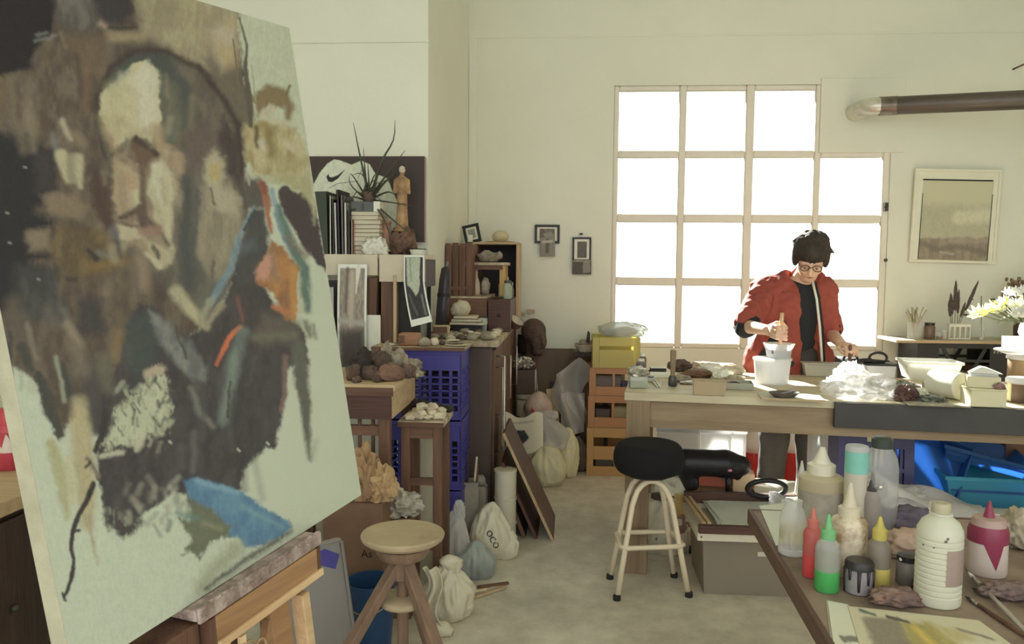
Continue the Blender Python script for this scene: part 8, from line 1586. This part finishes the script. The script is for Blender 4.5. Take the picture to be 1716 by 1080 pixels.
# ribbed white bottle (the biggest thing there)
p, u = ft_at(1586, 1026); o = T('ribbed_bottle', 'big white ribbed plastic bottle, tallest in the near foreground', 'bottle', p+Vector((0,36*u,0))); R0 = 37*u; H0 = 172*u; pf = [(R0*.88,0),(R0*.97,3*u),(R0,8*u)]
n = 11
for i in range(n):
    z0 = (14+9.4*i)*u; pf += [(R0,z0),(R0*1.0,z0+4.5*u),(R0*.955,z0+6.4*u),(R0*.955,z0+7.4*u),(R0,z0+9.2*u)]
pf += [(R0,122*u),(R0*.97,130*u),(R0*.8,143*u),(R0*.5,152*u),(R0*.40,155*u)]
IVB = film('ivory_bottle', (190,186,168), .96, .35, .3, g=1.75); O('bottle_body', MB().lathe(pf, 40), IVB, o, smooth=35); O('neck_ring', MB().lathe([(R0*.40,154*u),(R0*.50,155*u),(R0*.50,158*u),(R0*.40,159*u)], 24), IVB, o, smooth=40)
O('cap', MB().lathe([(R0*.40,158*u),(R0*.42,159*u),(R0*.42,172*u),(R0*.36,175*u),(0,175*u)], 28), mat('olive_white_cap', (160,152,120), rough=.5, g=1.6), o, smooth=40)
lab = MB(); 
for i in range(9):
    a0 = R_(-95+9*i); lab.add([(R0*1.012*math.cos(a0), R0*1.012*math.sin(a0), 42*u),(R0*1.012*math.cos(a0+R_(9)), R0*1.012*math.sin(a0+R_(9)), 42*u),(R0*1.012*math.cos(a0+R_(9)), R0*1.012*math.sin(a0+R_(9)), 103*u),(R0*1.012*math.cos(a0), R0*1.012*math.sin(a0), 103*u)], [(0,1,2,3)])
O('label', lab, mat('mauve_label', (140,120,108), (126,106,98), rough=.6, scale=10, g=1.6), o)
fl_ = MB(); rr = random.Random(2)
for i in range(14):
    a = R_(rr.uniform(-160,-20)); z = rr.uniform(105,140)*u; q = R0*(1.0 if z < 125*u else .97-(z-125*u)/(60*u)); fl_.ell((q*math.cos(a), q*math.sin(a), z), (rr.uniform(1,4)*u, 1.2*u, rr.uniform(1,2.5)*u), 8, 5)
O('paint_specks', fl_, mat('dark_specks', (96,92,78), g=1.5), o, kind='stuff')
# magenta squeeze bottle
p, u = ft_at(1668, 972); o = T('magenta_bottle', 'white squeeze bottle with a magenta cap and pointed nozzle at the right', 'bottle', p+Vector((0,30*u,0))); q = 31*u
O('bottle_body', MB().lathe([(q*.95,0),(q,4*u),(q,66*u)], 32), mat('pale_bottle', (180,166,156), (166,150,142), rough=.4, g=1.7), o, smooth=40); O('cap', MB().lathe([(q*1.02,56*u),(q*1.02,74*u),(q*.92,84*u)], 32), MAG, o, smooth=40); O('collar', MB().lathe([(q*.9,83*u),(q*.84,88*u),(q*.8,96*u),(q*.4,97*u)], 32), mat('mauve_cap', (160,132,122), rough=.5, g=1.6), o, smooth=40); O('nozzle', MB().lathe([(q*.30,96*u),(q*.22,106*u),(q*.07,124*u),(0,125*u)], 16), MAG, o, smooth=40)
tri = MB()
for i in range(8):
    t0, t1 = i/8, (i+1)/8; a0, a1 = R_(-128+60*t0), R_(-128+60*t1); zb = lambda t: 57*u-(44*u)*(1-abs(t-.62)/.62 if t < .62 else 1-(t-.62)/.38)
    tri.add([(q*1.01*math.cos(a0), q*1.01*math.sin(a0), 57*u),(q*1.01*math.cos(a1), q*1.01*math.sin(a1), 57*u),(q*1.01*math.cos(a1), q*1.01*math.sin(a1), zb(t1)),(q*1.01*math.cos(a0), q*1.01*math.sin(a0), zb(t0))], [(0,1,2,3)])
O('label_point', tri, MAG, o)
# brushes
for k, (a, b_, r0, m, l) in enumerate([((1622,968),(1760,1112),.0042,mat('silver_handle', (170,160,146), (130,120,108), rough=.35, metal=.4, g=1.6),'long silver-handled brush lying toward the bottom right corner'), ((1618,1004),(1760,1100),.0036,BROWN,'thin brown brush lying under the silver one')]):
    A_, B_ = ft_at(*a)[0], ft_at(*b_)[0]; o = T('paint_brush', l, 'brush', A_+Vector((0,0,.004+.006*(1-k)))); d = B_-A_; O('brush_handle', MB().tube([d*.16, d*.5, d], [r0,r0*1.3,r0*.6], 8), m, o, smooth=True); O('ferrule', MB().tube([d*.07, d*.17], r0*1.15, 8), mat('steel', (150,144,130)), o, smooth=True); O('bristles', MB().tube([d*0, d*.08], [r0*.5,r0*1.2], 8), [PAPER, DARKWOOD][k], o, smooth=True)
# clear stopper bottle, small grey jar, crumples
p, u = ft_at(1642, 925); o = T('crystal_stopper', 'clear faceted glass stopper bottle behind the ribbed bottle', 'bottle', p); O('glass', MB().lathe([(9*u,0),(13*u,6*u),(13*u,24*u),(7*u,30*u)], 8), HAZY2, o); O('stopper', MB().lathe([(4*u,29*u),(5*u,33*u),(14*u,42*u),(14*u,52*u),(8*u,58*u),(0,59*u)], 8), HAZY2, o)
p, u = ft_at(1527, 985); o = T('grey_jar', 'squat grey paint jar with a black lid left of the ribbed bottle', 'jar', p+Vector((0,.02,0))); O('jar_body', MB().lathe([(17*u,0),(19*u,3*u),(19*u,36*u),(16*u,40*u)], 26), mat('grey_jar_m', (112,106,100), (94,88,84), rough=.4, g=1.6), o, smooth=40); O('lid', MB().lathe([(16*u,39*u),(18*u,40*u),(18*u,49*u),(0,50*u)], 26), BLACKPL, o, smooth=40); O('white_blob', lump((6*u,5*u,5*u), 701, .3, 2, 2), PAPER, o, loc=(-12*u,-6*u,40*u), smooth=True)
for k, (px, py, rr_, m, l, dz) in enumerate([(1500,1012,(34,16,14),mat('stained_rag', (128,100,84), (92,74,66), rough=.95, scale=18, contrast=1.6, bump=.4, g=1.6),'crumpled stained rag in front of the yellow-nozzled bottle',0), (1517,930,(34,24,20),mat('pinkish_paper', (176,142,122), (150,130,112), rough=.9, scale=5, g=1.6),'crumpled pinkish paper behind the grey jar',0), (1528,895,(42,26,22),mat('purple_cloth', (98,88,104), (62,56,64), rough=.9, scale=6, contrast=1.6, g=1.6),'purple-grey cloth bundle behind the pinkish paper',0), (1690,1000,(40,18,12),mat('mauve_rag', (120,98,90), (86,72,68), rough=.95, scale=14, contrast=1.6, bump=.4, g=1.6),'twisted mauve rag under the magenta bottle',0), (1706,915,(24,24,30),mat('beige_rag', (164,152,128), (140,128,106), rough=.95, scale=8, g=1.6),'beige crumpled cloth at the right edge behind the magenta bottle',0), (1420,905,(16,12,12),PAPER,'white crumpled tissue between the back bottles',0), (1548,990,(14,12,12),mat('wine_rag', (96,62,72), (70,50,58), rough=.95, scale=12, g=1.6),'small wine-coloured rag beside the ribbed bottle',0)]):
    p, u = ft_at(px, py); one('crumpled_rag', l, 'rag', lump((rr_[0]*u, rr_[1]*u*1.2, rr_[2]*u), 710+k, .35, 1.9, 4, crease=.6), m, p, smooth=True)
p, u = ft_at(1575, 905); o = T('red_tube', 'small red tube lying by the purple cloth', 'tube', p); O('tube_body', MB().tube([(-18*u,0,8*u),(0,0,8*u),(14*u,0,7*u)], [8*u,8*u,5*u], 12), REDP, o, smooth=True); O('tube_cap', MB().tube([(14*u,0,7*u),(20*u,0,7*u)], 4*u, 10), BLACKPL, o)
# papers and the palette sheet
def strip(U, V):
    p = Paint(U*70, V*200, (178,178,160), g=1.75, unit=.6); p.poly([(20,95),(60,90),(64,104),(30,110)], (110,108,98), soft=3); p.line([(3,0),(3,200)], 3, (96,90,80), soft=1, warp=.2); p.line([(68,0),(66,200)], 3, (96,90,80), soft=1, warp=.2); return p.c
def palette(U, V):
    p = Paint(U*320, V*220, (172,166,142), g=1.7, unit=1.0); p.poly([(25,30),(110,20),(120,90),(90,200),(60,210),(30,120)], (122,114,100), soft=8); p.poly([(110,30),(190,25),(210,110),(160,180),(110,150)], (150,142,92), soft=12, c2=(142,130,84)); p.poly([(190,30),(250,50),(240,120),(200,100)], (160,150,110), soft=12); p.line([(90,20),(130,30)], 10, (80,74,68), soft=4); p.line([(30,10),(60,18)], 8, (74,90,84), soft=4); p.poly([(210,80),(300,70),(310,200),(230,200)], (178,174,156), soft=12); p.line([(140,50),(160,120)], 20, (172,152,84), soft=8); p.line([(240,40),(290,60)], 10, (120,110,96), soft=5); return p.c
def flat(name, label, corners, paint, nu, nv, dz):
    P = [atZ(x, y, FZ+dz) for x, y in corners]; U, V = np.meshgrid(np.linspace(0,1,nu+1), np.linspace(0,1,nv+1)); col = paint(U, V); b = P[0]
    mb = MB(); mb.grid(lambda u, v: (P[0]*(1-u)*(1-v)+P[1]*u*(1-v)+P[2]*u*v+P[3]*(1-u)*v)-b, nu, nv); o = one(name, label, 'paper', mb, vcol('loose_print', rough=.75, bump=.1), b, smooth=True, solid=.0008)
    a = o.data.color_attributes.new('print', 'FLOAT_COLOR', 'POINT'); rg = np.ones((col.shape[0]*col.shape[1], 4), np.float32); rg[:,:3] = np.clip(col.reshape(-1,3), 0, .9); a.data.foreach_set('color', rg.ravel()); return o
flat('paper_strip', 'long white paper strip at the bottom edge under the green bottle', [(1384,1006),(1424,1014),(1470,1150),(1402,1150)], strip, 24, 60, .001)
flat('palette_sheet', 'paint-smeared palette sheet with ochre and grey at the bottom right', [(1420,1016),(1640,1040),(1830,1180),(1470,1180)], palette, 120, 90, .002)
flat('drawing_sheet', 'pale sheet at the far left corner of the paint table by the glass jar', [(1272,848),(1350,838),(1420,905),(1300,915)], lambda U, V: Paint(U*80, V*80, (176,178,166), g=1.7, unit=.6).c, 30, 30, .0015)
